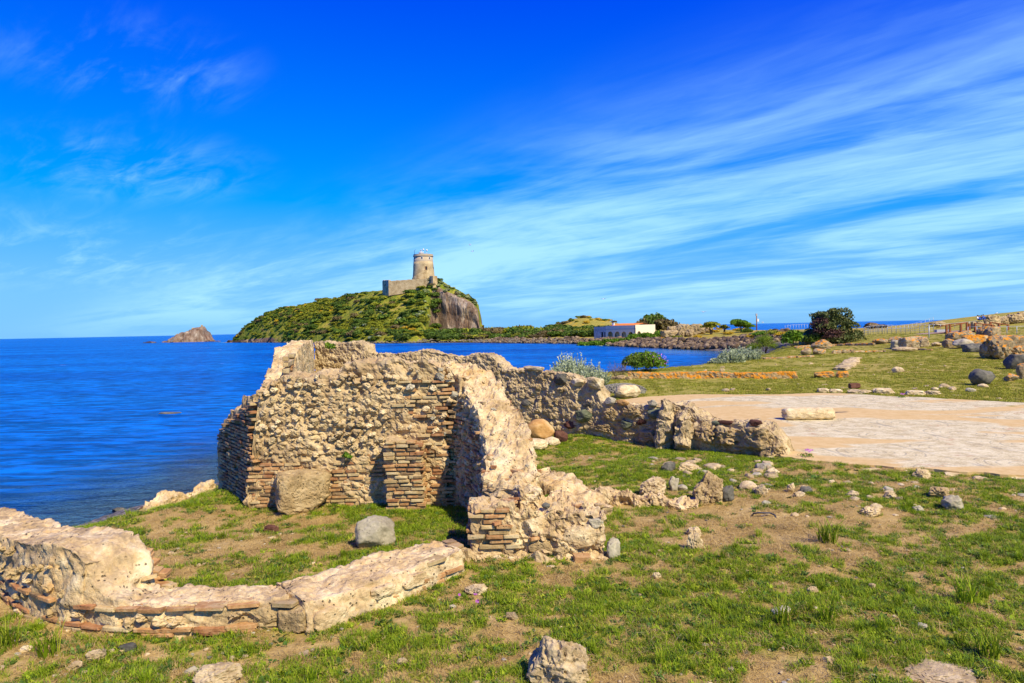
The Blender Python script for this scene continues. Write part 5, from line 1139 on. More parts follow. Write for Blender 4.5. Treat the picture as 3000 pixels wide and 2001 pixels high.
# ------------------------------------------------------------------ named blocks and boulders
q = Gt(882, 1497); hero_rock('squared_block', (q[0], q[1] + 0.12, q[2]), 0.92, 0.62, 0.74, 'tufa', 'large squared porous block leaning at the foot of the rubble wall', 'stone block', 0.42, 201, 5, 3, 0.05, 7, 0.10, 0.06)
q = Gt(1096, 1608); hero_rock('grey_stone', (q[0], q[1] + 0.1, q[2]), 0.58, 0.40, 0.50, 'greystone', 'upright pale grey pitted stone on the grass between the low walls', 'stone', 0.35, 206, 5, 14, 0.07, 3, 0.08, 0.12)
q = Gt(1583, 1292); hero_rock('round_boulder', (q[0], q[1], q[2] + 0.02), 0.80, 0.6, 0.60, 'orangestone', 'smooth round orange boulder resting against the diagonal wall', 'boulder', 0.1, 207, 5, 4, 0.04, 0, 0.0, 0.03)
for i, (px, py, w, h, mt_, lb) in enumerate([(1560, 1318, 96, 34, 'lime', 'pale block under the round orange boulder'), (1642, 1296, 44, 36, 'redstone', 'dark red angular stone beside the round orange boulder'), (1618, 1305, 50, 26, 'lime', 'broken pale stone between the red stone and the round boulder'), (1838, 1166, 78, 40, 'lime', 'pale lumpy stone heap on the grass behind the diagonal wall'), (1822, 1166, 46, 28, 'greystone', 'grey stone leaning on the pale heap behind the diagonal wall')]):
    q = Gt(px, py); s = q[1] / FPX; hero_rock('stone', q, w * s, w * s * 0.7, h * s * 1.1, mt_, lb, 'stone', 0.2, 210 + i, 4)
hero = [(1795, 1632, 46, 54, 'greystone', 'pinkish grey upright stone in the grass beside the brick pier', 0.5), (1635, 2001, 190, 130, 'fieldstone', 'rough pale stone lump jutting up in the grass in front of the pier', 0.0), (640, 2010, 140, 52, 'fieldstone', 'flat pale rock slab in the grass in front of the low curved wall', 0.2),
        (2035, 1608, 50, 52, 'rubble', 'pointed brown stone beside the small hollow in the grass', 0.4), (2032, 1570, 44, 26, 'fieldstone', 'small pale stone behind the pointed brown stone', 0.1), (2075, 1470, 104, 88, 'tufa', 'big lichen-marked rock standing in the rubble heap', 0.3), (2130, 1468, 46, 44, 'darkstone', 'dark purple stone leaning by the big rock of the rubble heap', 0.2), (1975, 1440, 34, 44, 'greystone', 'blue grey upright stone in front of the rubble heap', 0.4),
        (1912, 1450, 82, 52, 'fieldstone', 'whitish brick-veined rock at the start of the rubble heap', 0.1), (1958, 1377, 44, 24, 'darkstone', 'dark purplish stone among the rubble near the diagonal wall', 0.0), (2016, 1378, 66, 20, 'rubble', 'flat brown stone beside the dark purplish one', 0.1), (2230, 1448, 36, 30, 'fieldstone', 'small tan stone on the far side of the rubble heap', 0.0),
        (2792, 1490, 66, 40, 'greystone', 'grey split stone near the dark hollow in the grass', 0.3), (2690, 1500, 34, 18, 'greystone', 'small blue grey stone in front of the split stone', 0.0), (2552, 1510, 60, 26, 'rubble', 'flat tan stone on the bare soil', 0.1), (2750, 1455, 70, 30, 'tufa', 'rough brown rock edge of the dark hollow in the grass', 0.2), (2700, 1400, 50, 26, 'rubble', 'brown stone just below the mosaic rim', 0.3),
        (2380, 1740, 32, 22, 'fieldstone', 'small tan pebble stone in the lush grass', 0.0), (2290, 1800, 60, 22, 'greystone', 'grey flat stone half hidden in the lush grass', 0.2), (2555, 1725, 22, 16, 'fieldstone', 'little pinkish stone beside the grass tuft', 0.0), (1925, 1697, 26, 18, 'rubble', 'little round brown stone in the lush grass', 0.0), (2318, 1440, 26, 26, 'rubble', 'upright little brown stone on the thin turf', 0.4), (2360, 1442, 40, 16, 'darkstone', 'dark flat stone on the thin turf', 0.0), (2340, 1455, 36, 14, 'fieldstone', 'thin pale slab on the thin turf', 0.0), (2500, 1455, 38, 18, 'rubble', 'light tan flat stone on the thin turf', 0.0), (2608, 1460, 40, 18, 'rubble', 'tan hump of stone on the thin turf', 0.0),
        (795, 1560, 46, 24, 'redstone', 'brownish red stone on the turf inside the curved wall', 0.0), (503, 1627, 22, 12, 'fieldstone', 'small white stone on the turf inside the curved wall', 0.0), (374, 1903, 52, 18, 'darkstone', 'flat blue grey stone in the grass before the curved wall', 0.2), (285, 1930, 60, 26, 'fieldstone', 'pale stone half buried in the grass before the curved wall', 0.5), (218, 1960, 44, 22, 'fieldstone', 'broken pale stone half buried in the grass before the curved wall', 0.5), (1178, 1948, 34, 16, 'fieldstone', 'small whitish stone on the thin turf', 0.2), (1500, 1816, 40, 22, 'fieldstone', 'mossy pale stone on the turf below the straight low wall', 0.1), (2760, 1985, 220, 20, 'fieldstone', 'flat whitish rock slab level with the turf', 0.1), (1395, 1735, 70, 24, 'fieldstone', 'pale broken stones at the end of the straight low wall', 0.2)]
for i, (px, py, w, h, mt_, lb, yw) in enumerate(hero):
    q = Gt(px, min(py, 2000)); s = q[1] / FPX; hero_rock('stone', q, w * s, w * s * 0.75, h * s * 1.35, mt_, lb, 'stone', yw, 230 + i, 4 if w < 70 else 5, 12, 0.16, pit=0.25, sink=0.24)
# rubble heap beside the diagonal wall, and loose stones
def loose(n, quad, sizes, mats, label, group, seed, flat=0.4):
    rs = random.Random(seed); made = 0
    while made < n:
        u, v = rs.random(), rs.random(); a = [quad[0][k] * (1 - u) + quad[1][k] * u for k in (0, 1)]; b = [quad[3][k] * (1 - u) + quad[2][k] * u for k in (0, 1)]
        px, py = a[0] * (1 - v) + b[0] * v, a[1] * (1 - v) + b[1] * v; q = G(px, py, 0.0)
        if in_poly(np.array([q[0]]), np.array([q[1]]), MOS)[0]: continue
        w = rs.uniform(*sizes) * (1 if rs.random() < 0.75 else 1.5); mt_ = rs.choice(mats); made += 1
        o = obj('loose_stone', rock_me(mt_, rs.randrange(6), rs.random() < flat), None, (q[0], q[1], gz(q[0], q[1])), (0, 0, rs.uniform(0, 6.28)), (w, w * rs.uniform(0.6, 1), w * rs.uniform(0.6, 1)))
        tn = {'lime': 'pale', 'fieldstone': 'pale', 'rubble': 'tan', 'greystone': 'grey', 'darkstone': 'dark', 'redstone': 'reddish', 'lichenstone': 'lichen-spotted'}[mt_]
        tag(o, label % tn, 'stone', group % tn)
loose(50, [(1900, 1345), (2290, 1335), (2260, 1450), (1880, 1440)], (0.10, 0.30), ['fieldstone', 'rubble', 'rubble', 'greystone'], 'loose %s stone of the rubble heap at the foot of the diagonal wall', '%s stones of the rubble heap', 1)
loose(40, [(2250, 1400), (3000, 1430), (3000, 1520), (2200, 1520)], (0.06, 0.18), ['fieldstone', 'rubble', 'greystone'], 'small %s stone on the turf below the mosaic rim', '%s stones below the mosaic', 2)
loose(46, [(1450, 1560), (3000, 1560), (3000, 2000), (900, 2000)], (0.03, 0.09), ['fieldstone', 'rubble', 'greystone'], 'small %s pebble in the grass in front of the pier', '%s pebbles in the near grass', 3)
loose(26, [(400, 1540), (1000, 1520), (950, 1690), (450, 1690)], (0.03, 0.09), ['fieldstone', 'rubble', 'greystone'], 'small %s pebble on the turf inside the curved wall', '%s pebbles inside the curved wall', 4)
loose(22, [(0, 1880), (900, 1900), (900, 1995), (0, 1995)], (0.03, 0.10), ['fieldstone', 'rubble', 'greystone'], 'small %s pebble in the grass before the curved wall', '%s pebbles before the curved wall', 5)
loose(24, [(2050, 1118), (2950, 1128), (2990, 1170), (2100, 1150)], (0.10, 0.34), ['fieldstone', 'rubble', 'fieldstone'], 'loose %s stone on the lawn beyond the mosaic', '%s stones beyond the mosaic', 6)
loose(16, [(1560, 1345), (1900, 1330), (1900, 1440), (1640, 1440)], (0.04, 0.10), ['fieldstone', 'rubble', 'greystone'], 'small %s pebble on the turf behind the pier', '%s pebbles behind the pier', 7)
loose(30, [(2000, 1050), (2800, 1030), (2900, 1100), (2100, 1110)], (0.10, 0.28), ['fieldstone', 'rubble'], 'small %s stone lying on the far lawn', '%s stones on the far lawn', 8)

# lichen covered kerb wall at the water side of the lawn: squared pieces laid end to end
rootk = empty('kerb_wall', tuple(Gt(2080, 1118)), 'long low kerb wall covered in orange lichen at the edge of the lawn', 'wall')
def kerb(pts, zt, parent, seed, mat='lichenwall', depth=0.45, step=0.8):
    """a line of uneven stones, each a part"""
    rs = random.Random(seed)
    for a, b in zip(pts[:-1], pts[1:]):
        A_, B_ = Gt(*a), Gt(*b); d = np.linalg.norm(B_ - A_); yw = math.atan2(B_[1] - A_[1], B_[0] - A_[0]); s_ = 0.0; k = 0
        while s_ < d:
            L_ = min(step * rs.uniform(0.55, 1.5), d - s_ + 0.1); c = A_ + (B_ - A_) * min(1, (s_ + L_ / 2) / d); s_ += L_ * rs.uniform(0.95, 1.12); k += 1
            P, F = rock_vf(seed * 50 + k, 4, 4, 0.12, 5, pit=0.15); P = fit(P, L_ * 1.08, depth * rs.uniform(0.75, 1.2), zt * rs.uniform(0.7, 1.2) + 0.1, yw + rs.uniform(-.12, .12), 0.2)
            obj('kerb_stone', mesh_np('kerb_stone', P, F, MT[mat], smooth=False), parent, (c[0], c[1], gz(c[0], c[1])))
ka = [Gt(a, b) for a, b in ((1842, 1110), (1960, 1110), (2080, 1109), (2200, 1110), (2338, 1110))]
V, F = ribbon([(p[0], p[1] + 0.25, 0.24, p[2] - 0.2, p[2] + 0.36 + 0.03 * (-1) ** i) for i, p in enumerate(ka)], 44, 0.06, 0.05, 0.03, 2.0, 0.03, 0.03); wobj('wall_core', V, F, MT['lichenwall'], rootk, tuple(rootk.location), smooth=False)
kerb([(1790, 1112), (1845, 1113)], 0.2, rootk, 4, 'tufa', 0.4, 0.6)
rootk2 = empty('kerb_wall', tuple(Gt(2430, 1108)), 'short lichen-topped kerb corner where the lawn wall turns back', 'wall'); kerb([(2385, 1108), (2480, 1106)], 0.30, rootk2, 5, depth=0.6, step=0.9)
rootk3 = empty('kerb_wall', tuple(Gt(2490, 1075)), 'row of flat blocks running back across the lawn', 'wall'); kerb([(2466, 1086), (2486, 1070), (2506, 1052)], 0.16, rootk3, 6, 'rubble', 1.0, 1.1)
rootk4 = empty('kerb_wall', tuple(Gt(2500, 1016)), 'low stone footing in front of the big reddish bush', 'wall'); kerb([(2330, 1020), (2450, 1014), (2560, 1012)], 0.30, rootk4, 7, 'lichenstone', 0.5, 1.3)
rootk5 = empty('kerb_wall', tuple(Gt(2600, 1032)), 'low stone footing line on the lawn before the lichen blocks', 'wall'); kerb([(2440, 1036), (2500, 1034)], 0.30, rootk5, 8, 'lichenstone', 0.5, 1.3); kerb([(2505, 1033), (2590, 1032)], 0.16, rootk5, 9, 'lichenstone', 0.5, 1.3); kerb([(2630, 1027), (2730, 1027)], 0.14, rootk5, 10, 'lichenstone', 0.5, 1.3)
rootk6 = empty('kerb_wall', tuple(Gt(2130, 1050)), 'thin stone edging across the lawn near the silvery shrubs', 'wall'); kerb([(2236, 1053), (2330, 1048), (2380, 1046)], 0.12, rootk6, 11, 'lichenstone', 0.5, 1.3)
rootm = empty('mosaic_edge_wall', tuple(Gt(2560, 1152)), 'broken low tan wall edge along the far side of the mosaic', 'wall'); kerb([(2484, 1152), (2616, 1153)], 0.20, rootm, 12, 'lime', 0.5, 0.9); kerb([(2655, 1156), (2745, 1157)], 0.12, rootm, 13, 'lime', 0.4, 0.9); kerb([(2395, 1150), (2460, 1151)], 0.12, rootm, 14, 'lime', 0.4, 0.7)
q = Gt(2503, 1140); hero_rock('red_block', (q[0], q[1], q[2] + 0.05), 0.50, 0.3, 0.26, 'redstone', 'dark red squared block on the broken wall edge beyond the mosaic', 'stone block', 0.1, 301, 4, 2, 0.05, 8)
q = Gt(2305, 1106); hero_rock('red_block', q, 0.5, 0.4, 0.35, 'redstone', 'tilted red slab at the end of the lichen kerb wall', 'stone block', 0.5, 302, 4, 3, 0.05, 8)
far_blocks = [(2372, 1010, 62, 34, 'lichenstone', 'ribbed cream and orange stone at the foot of the big reddish bush', 6), (2408, 1024, 60, 30, 'lichenstone', 'lichen-topped rock in front of the big reddish bush', 0), (2362, 1040, 30, 24, 'lichenstone', 'small orange lichen rock on the lawn edge', 0), (2400, 1038, 40, 18, 'lichenstone', 'grey rock beside the small orange lichen rock', 0),
    (2628, 1022, 40, 26, 'greystone', 'pale grey rounded block beside the orange lichen block', 6), (2664, 1026, 52, 40, 'lichenstone', 'square block thickly capped with orange lichen on the lawn', 5), (2706, 1016, 32, 30, 'lichenstone', 'upright stone with an orange lichen head', 6), (2686, 1004, 34, 20, 'lichenstone', 'flat lichen block behind the grey block', 4), (2580, 1008, 46, 16, 'lichenstone', 'low lichen stones before the dark footbridge', 0), (2622, 1002, 40, 16, 'lichenstone', 'low grey stones before the dark footbridge', 0), (2650, 1030, 70, 14, 'rubble', 'flat grey slab under the orange lichen block', 0),
    (2780, 1018, 34, 26, 'lichenstone', 'round lump of orange lichen stone on the lawn', 0), (2802, 1002, 54, 30, 'lichenstone', 'broad grey block in the lichen heap', 6), (2832, 996, 46, 28, 'lichenstone', 'humped lichen stone at the back of the lichen heap', 0), (2822, 1020, 60, 28, 'greystone', 'grey stones at the front of the lichen heap', 0), (2858, 1014, 64, 34, 'lichenwall', 'tilted slab painted with orange lichen in the lichen heap', 7), (2850, 1032, 56, 26, 'darkstone', 'dark shaded block under the tilted lichen slab', 6), (2890, 1014, 44, 28, 'lichenstone', 'lichen stone between the slab and the big ruin lump', 0), (2884, 990, 40, 36, 'lichenstone', 'upright grey block behind the lichen heap', 7), (2908, 992, 40, 36, 'lichenstone', 'pale square block behind the big ruin lump', 7), (2745, 1014, 34, 12, 'rubble', 'flat brown stone between the lichen blocks and the heap', 0),
    (2876, 1128, 74, 48, 'darkstone', 'big dark grey boulder on the lawn beyond the mosaic', 0), (2842, 1150, 32, 14, 'greystone', 'pale grey stone in front of the dark boulder', 0), (2962, 1116, 44, 22, 'lichenstone', 'low rock with an orange lichen patch beside the dark boulder', 0), (2995, 1110, 30, 46, 'lichenstone', 'brown rock beside the low lichen rock', 0), (2630, 1092, 34, 18, 'lime', 'single pale stone alone on the lawn', 0), (2116, 1090, 16, 10, 'lime', 'tiny white stone in front of the kerb wall', 0), (2880, 1136, 30, 12, 'lime', 'flat white stone by the dark boulder', 0)]
for i, (px, py, w, h, mt_, lb, box) in enumerate(far_blocks):
    q = Gt(px, py); s = q[1] / FPX; hero_rock('block' if box else 'rock', q, w * s, w * s * 0.75, h * s * 1.12, mt_, lb, 'stone', random.uniform(-.4, .4), 320 + i, 4, 6 if not box else 3, 0.10, box, 0.08)
# big lump of ruined masonry at the right edge, with the block behind it
q = Gt(2945, 1052); s = q[1] / FPX; rootb = empty('masonry_lump', tuple(q), 'huge porous lump of fallen masonry with orange lichen on top', 'ruin')
for i, (dx, dy, w, d, h, mt_) in enumerate([(-0.4, 0, 2.2, 1.7, 2.0, 'lichenstone'), (1.3, 0.4, 2.4, 1.8, 1.1, 'lichenstone'), (-1.05, 0.5, 1.2, 1.2, 1.6, 'lichenstone')]):
    P, F = rock_vf(400 + i, 5, 6, 0.16, 0, 2.2, pit=0.3); obj('masonry_mass', mesh_np('masonry_mass', fit(P, w, d, h, 0.2, 0.08), F, MT[mt_]), rootb, (q[0] + dx, q[1] + dy, q[2]))
q = Gt(2985, 1030); hero_rock('squared_block', (q[0] + 0.4, q[1] + 2.2, q[2]), 3.0, 1.4, 1.7, 'lichenstone', 'tall squared tan block with lichen cap behind the masonry lump', 'stone block', -0.1, 411, 5, 2, 0.05, 7)
q = Gt(2985, 1082); hero_rock('dark_boulder', q, 1.6, 1.2, 1.05, 'darkstone', 'blue grey boulder with a lichen spot in front of the masonry lump', 'boulder', 0.2, 412, 4)
# grey gravel heap
q = Gt(1822, 1150); P, F = rock_vf(420, 5, 0, 0.05); P = fit(P, 2.2, 1.6, 0.8, 0, 0.5); P[:, 2] = np.maximum(P[:, 2], -0.05); o = obj('gravel_heap', mesh_np('gravel_heap', P, F, MT['gravel']), None, q); tag(o, 'small heap of blue grey gravel behind the diagonal wall', 'gravel heap')
Vg, Fg, off = [], [], 0
for k in range(700):
    a = random.uniform(0, 6.28); r_ = random.random() ** 0.6; x, y = 1.15 * r_ * math.cos(a), 0.85 * r_ * math.sin(a); z = 0.40 * math.sqrt(max(0, 1 - r_ * r_)); w = random.uniform(0.04, 0.09)
    P, F = base_r[k % 5]; Vg.append(fit(P, w, w, w * .7, a, .3) + np.array([x, y, z])); Fg.append(F + off); off += len(P)
c = obj('pebbles', mesh_np('pebbles', np.concatenate(Vg), np.concatenate(Fg), MT['gravel'], smooth=False), o, q); c['kind'] = 'stuff'
# ------------------------------------------------------------------ shrubs and trees on the near shore
def big_plant(name, base, parts, label, cat, stems=None, stem_mat='bark'):
    root = empty(name, tuple(base), label, cat)
    for nm, seed, lobes, n, leaf, mat, kw in parts:
        obj(nm, leaf_mesh(nm, seed, lobes, n, leaf, mat, **kw), root, base)
    if stems:
        V, F = join_vf(stems); obj('trunk' if cat in ('tree',) else 'stems', mesh_np('stems', V, F, MT[stem_mat]), root, base)
    return root
def fan_stems(seed, n, r, h, rad=0.02, base_r=0.1):
    rs = np.random.default_rng(seed); out = []
    for k in range(n):
        a = rs.uniform(0, 6.28); q = r * rs.uniform(0.3, 1.0); hh = h * rs.uniform(0.6, 1)
        b = np.array([base_r * math.cos(a), base_r * math.sin(a), -0.1]); e = np.array([q * math.cos(a), q * math.sin(a), hh]); m_ = (b + e) / 2 + np.array([0, 0, 0.1 * h])
        out.append(tube_vf([b, m_, e], [rad, rad * .7, rad * .3], 5))
    return out
def spikes(name, seed, n, r, h, leaf, mat, lean=0.35, thin=0.16):
    """upright feathery shoots: narrow leaf cards clustered along stems"""
    rs = np.random.default_rng(seed); V, T = [], []
    for k in range(n):
        a = rs.uniform(0, 6.28); q = r * math.sqrt(rs.random()); b = np.array([q * math.cos(a), q * math.sin(a), 0.0]); hh = h * (1 - 0.55 * (q / r) ** 2) * rs.uniform(0.75, 1.12)
        d = np.array([lean * b[0] / r * rs.uniform(.4, 1.3), lean * b[1] / r * rs.uniform(.4, 1.3), 1.0]); d += rs.normal(0, 0.12, 3); tone = np.clip(rs.normal(0.5, 0.2), 0, 1)
        m_ = 22
        for j in range(m_):
            u = 0.10 + 0.9 * j / m_; c = b + d * hh * u; w = rs.normal(size=3); w[2] = abs(w[2]) + 0.5; w /= np.linalg.norm(w); l = leaf * rs.uniform(.6, 1.3) * (1.15 - 0.6 * u); s = np.cross(w, rs.normal(size=3)); s /= np.linalg.norm(s)
            V += [c, c + w * l * .5 + s * l * thin, c + w * l, c + w * l * .5 - s * l * thin]; T += [np.clip(tone + 0.25 * (u - 0.5) + rs.normal(0, .1), 0, 1)] * 4
    return mesh_np(name, np.array(V), np.arange(len(V)).reshape(-1, 4), MT[mat], smooth=False, attrs={'v': T})
# two silvery shrubs behind the diagonal wall
q = Gt(1672, 1116); q[2] -= 0.05
o = obj('silver_shrub', spikes('silver_shrub', 1, 300, 1.05, 1.45, 0.18, 'silver', 0.3, 0.28), None, q); tag(o, 'large silvery grey shrub behind the diagonal wall at the water', 'shrub')
q = Gt(1740, 1130); q[2] -= 0.05
o = obj('silver_shrub', spikes('silver_shrub', 2, 170, 0.62, 1.15, 0.16, 'silver', 0.3, 0.28), None, q); tag(o, 'smaller silvery grey shrub with upright tips next to the larger one', 'shrub')
# flowering mallow bush
q = Gt(1898, 1088); s = q[1] / FPX
b = big_plant('mallow_bush', q, [('foliage', 21, blob_lobes(21, 1.45, 1.45, 8), 3200, 0.085, 'bright', dict(shell=0.6)), ('dark_foliage', 22, [(-0.8, -0.2, 0.55, 1.0, 0.9, 0.62)], 1300, 0.09, 'maquis', dict(shell=0.5)), ('blossom', 23, [(0.25, -0.35, 0.72, 1.0, 0.9, 0.62)], 130, 0.055, 'pink', dict(shell=0.95, jit=0.05))], 'rounded green mallow bush dotted with pink flowers by the water', 'bush', fan_stems(21, 12, 1.0, 1.0))
# dry twiggy bushes
q = Gt(2015, 1072); b = big_plant('dry_bush', q, [('dry_foliage', 25, [(0, 0, 0.4, 1.5, 1.0, 0.75), (-0.7, 0, 0.5, 0.8, 0.7, 0.7), (0.8, 0, 0.35, 0.9, 0.7, 0.5)], 2600, 0.06, 'drytwig', dict(shell=0.2, aspect=0.25)), ('green_tips', 26, [(0.3, 0, 0.8, 0.5, 0.4, 0.35)], 300, 0.07, 'bright', {})], 'reddish brown dry bush between the mallow bush and the silvery shrubs', 'bush', fan_stems(25, 40, 1.5, 1.2, 0.015), 'bark')
q = Gt(1812, 1110); b = big_plant('dry_bush', q, [('dry_foliage', 27, [(0, 0, 0.35, 0.9, 0.7, 0.6)], 420, 0.06, 'drytwig', dict(shell=0.2, aspect=0.2))], 'sparse leafless grey twigs at the water beside the mallow bush', 'bush', fan_stems(27, 34, 1.0, 1.1, 0.010), 'bark')
# silvery hedge of shrubs further on
for i, (px, py, r_, h_, lb) in enumerate([(2140, 1062, 1.0, 1.1, 'silvery grey shrub at the lawn edge next to the dry bush'), (2178, 1056, 1.15, 1.2, 'broad silvery grey shrub in the middle of the lawn edge row'), (2218, 1044, 1.0, 1.15, 'silvery grey shrub at the end of the row by the feathery green shrub'), (2102, 1066, 0.6, 0.5, 'low silvery plant beside the dry bush')]):
    q = Gt(px, py); q[2] -= 0.1; o = obj('silver_shrub', spikes('silver_shrub', 40 + i, 200, r_, h_, 0.24, 'silver', 0.25, 0.28), None, q); tag(o, lb, 'shrub')
# feathery tamarisk and the glossy fig
q = Gt(2240, 1036); s = q[1] / FPX
b = big_plant('tamarisk_shrub', q, [('foliage', 51, [(0, 0, 1.4, 1.9, 1.3, 1.5), (-1.3, 0, 0.9, 1.2, 1.0, 1.0), (1.3, 0, 0.9, 1.3, 1.0, 1.0), (0.3, 0, 2.2, 1.0, 0.8, 0.9), (-0.5, 0, 2.0, 0.9, 0.8, 0.8)], 6500, 0.11, 'tamarisk', dict(shell=0.1, aspect=0.18, up=0.3, jit=0.35))], 'feathery light green tamarisk shrub between the silvery row and the lawn', 'shrub', fan_stems(51, 16, 1.6, 2.2, 0.03))
for i, (px, py, k) in enumerate([(2205, 1030, 0.7), (2155, 1040, 0.55)]):
    q = Gt(px, py); b = big_plant('tamarisk_shrub', q, [('foliage', 55 + i, [(0, 0, 0.8 * k, 1.9 * k, 1.3 * k, 1.1 * k)], 1600, 0.10, 'tamarisk', dict(shell=0.1, aspect=0.2, jit=0.3))], ['small feathery green shrub just behind the tamarisk', 'low feathery green shrub at the pebble spit'][i], 'shrub', fan_stems(55 + i, 8, 1.0 * k, 1.2 * k, 0.02))
q = Gt(2322, 1016); b = big_plant('fig_shrub', q, [('foliage', 61, [(0, 0, 1.1, 1.2, 1.0, 1.1), (-0.7, 0, 0.8, 0.8, 0.7, 0.8), (0.6, 0, 1.4, 0.7, 0.7, 0.7)], 900, 0.20, 'bright', dict(shell=0.4, aspect=0.7))], 'glossy broad-leaved green fig shrub beside the big reddish bush', 'shrub', fan_stems(61, 10, 0.9, 1.5, 0.03))
# the big lentisk
q = Gt(2440, 1008); L = []
rsl = np.random.default_rng(71)
sc_ = q[1] / FPX; Wd, Ht = 150 * sc_, 108 * sc_
for k in range(52):
    a = rsl.uniform(-1, 1); h_ = rsl.uniform(0.04, 0.86); lim = math.sqrt(max(0.02, 1 - (h_ - 0.15) ** 2 * 1.30)); L.append((a * lim * Wd * 0.40 + 0.05 * Wd * (0.5 - h_), rsl.uniform(-0.8, 0.8) * lim * Wd * 0.28, h_ * Ht, Wd * rsl.uniform(.09, .16), Wd * rsl.uniform(.09, .16), Wd * rsl.uniform(.07, .12)))
L += [(0, 0, Ht * 0.4, Wd * 0.36, Wd * 0.3, Ht * 0.42), (0.05 * Wd, -0.1 * Wd, Ht * 0.12, Wd * 0.40, Wd * 0.25, Ht * 0.16), (Wd * 0.42, 0, Ht * 0.17, Wd * 0.2, Wd * 0.2, Ht * 0.2)]
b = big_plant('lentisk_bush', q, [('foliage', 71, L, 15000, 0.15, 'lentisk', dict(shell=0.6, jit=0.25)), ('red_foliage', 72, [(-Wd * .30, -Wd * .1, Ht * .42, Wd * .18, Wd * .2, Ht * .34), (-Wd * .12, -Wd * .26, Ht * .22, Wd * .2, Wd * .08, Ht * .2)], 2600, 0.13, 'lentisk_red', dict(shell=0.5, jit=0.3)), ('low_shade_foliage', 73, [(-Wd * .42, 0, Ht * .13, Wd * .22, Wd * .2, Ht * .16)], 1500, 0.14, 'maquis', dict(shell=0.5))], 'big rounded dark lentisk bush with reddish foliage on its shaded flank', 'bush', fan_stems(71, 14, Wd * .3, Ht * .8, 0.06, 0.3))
# the two round trees and the thin one between
def tree(px, py, wpx, hpx, dist_seed, label, mat, n, trunk_frac=0.4, leaf=0.26, open_=False, lift=0.0):
    q = Gt(px, py); s = q[1] / FPX; w, h = wpx * s, hpx * s; rs = np.random.default_rng(dist_seed); L = []
    for k in range(16): a = rs.uniform(0, 6.28); u = math.sqrt(rs.random()); L.append((u * math.cos(a) * w * 0.34, u * math.sin(a) * w * 0.34, h * (trunk_frac + 0.10 + (1 - trunk_frac - 0.22) * rs.uniform(0.15, 1) * (1 - 0.45 * u * u)), w * rs.uniform(.13, .21), w * rs.uniform(.13, .21), h * rs.uniform(.09, .15)))
    root = empty('round_tree', tuple(q), label, 'tree')
    obj('crown', leaf_mesh('crown', dist_seed, L, n, leaf, mat, shell=0.62, jit=0.2), root, q)
    st = [tube_vf([(0.12 * (k - 1.5), 0, -0.2), (0.05 * (k - 1.5) * w * .5, 0.1 * (k % 2), h * trunk_frac * 0.7), (L[k][0] * 0.8, L[k][1] * 0.8, L[k][2])], [0.16, 0.11, 0.04], 7) for k in range(5)]
    V, F = join_vf(st); obj('trunk', mesh_np('trunk', V, F, MT['bark']), root, q)
    return root
tree(2083, 980, 62, 38, 81, 'round-headed small tree with several bare stems on the far bank', 'maquis_olive', 2600, 0.40)
tree(2122, 976, 34, 26, 82, 'thin sparse little tree between the two round trees', 'maquis_olive', 500, 0.4, 0.22)
tree(2172, 974, 74, 46, 83, 'dense dark green round tree on the earth bank', 'bright', 4800, 0.18)
q = Gt(2190, 978); b = big_plant('bank_bush', q, [('foliage', 85, blob_lobes(85, 1.5, 1.6), 900, 0.2, 'maquis', {})], 'dark bush in the shade under the dense round tree', 'bush')
for i, (px, py, w) in enumerate([(2235, 985, 2.5), (2270, 982, 2.2), (2300, 985, 2.0), (2255, 998, 1.6), (2340, 990, 1.8), (2210, 992, 1.6)]):
    q = Gt(px, py); o = obj('bank_bush', leaf_mesh('bank_bush', 88 + i, blob_lobes(88 + i, w, w * 0.4), 800, 0.2, ['bright', 'maquis_olive', 'bloom'][i % 3]), None, q); tag(o, ['leafy green scrub on the eroded earth bank', 'olive scrub on the eroded earth bank', 'yellow flowering scrub on the eroded earth bank'][i % 3], 'scrub', 'scrub on the earth bank')
for i, px in enumerate(range(2325, 2400, 14)):
    q = Gt(px, 1006); o = obj('bank_bush', leaf_mesh('bank_bush', 95 + i, blob_lobes(95 + i, 1.3, 1.7), 500, 0.15, 'maquis'), None, (q[0], q[1] + 2, q[2])); tag(o, 'dark low bush behind the fig shrub, left of the lentisk', 'bush', 'dark bushes behind the fig')

# ------------------------------------------------------------------ grass: near turf and far lawn
SRC = bpy.data.collections.new('grass_sources')
def blade_clump(name, seed, n, rad, h, w, mat, lean=0.5, droop=0.3):
    rs = np.random.default_rng(seed); V, F, T = [], [], []
    for k in range(n):
        a = rs.uniform(0, 6.28); q = rad * math.sqrt(rs.random()); b = np.array([q * math.cos(a), q * math.sin(a), -0.005]); hh = h * rs.uniform(0.45, 1.15); th_ = rs.uniform(0, 6.28)
        d = np.array([math.cos(th_), math.sin(th_), 0]); sd_ = np.array([-d[1], d[0], 0]) * w * rs.uniform(0.6, 1.3); le = lean * rs.uniform(0.2, 1.2)
        p1 = b + d * hh * le * 0.45 + np.array([0, 0, hh * 0.55]); p2 = b + d * hh * le * (1 + droop) + np.array([0, 0, hh * (1 - droop * le * .5)]); o_ = len(V)
        V += [b - sd_, b + sd_, p1 + sd_ * .8, p1 - sd_ * .8, p2]; F += [(o_, o_ + 1, o_ + 2, o_ + 3), (o_ + 3, o_ + 2, o_ + 4)]; T += [np.clip(rs.normal(0.5, 0.25), 0, 1)] * 5
    o = bpy.data.objects.new(name, mesh_np(name, np.array(V), F, MT[mat], smooth=False, attrs={'v': T})); return o
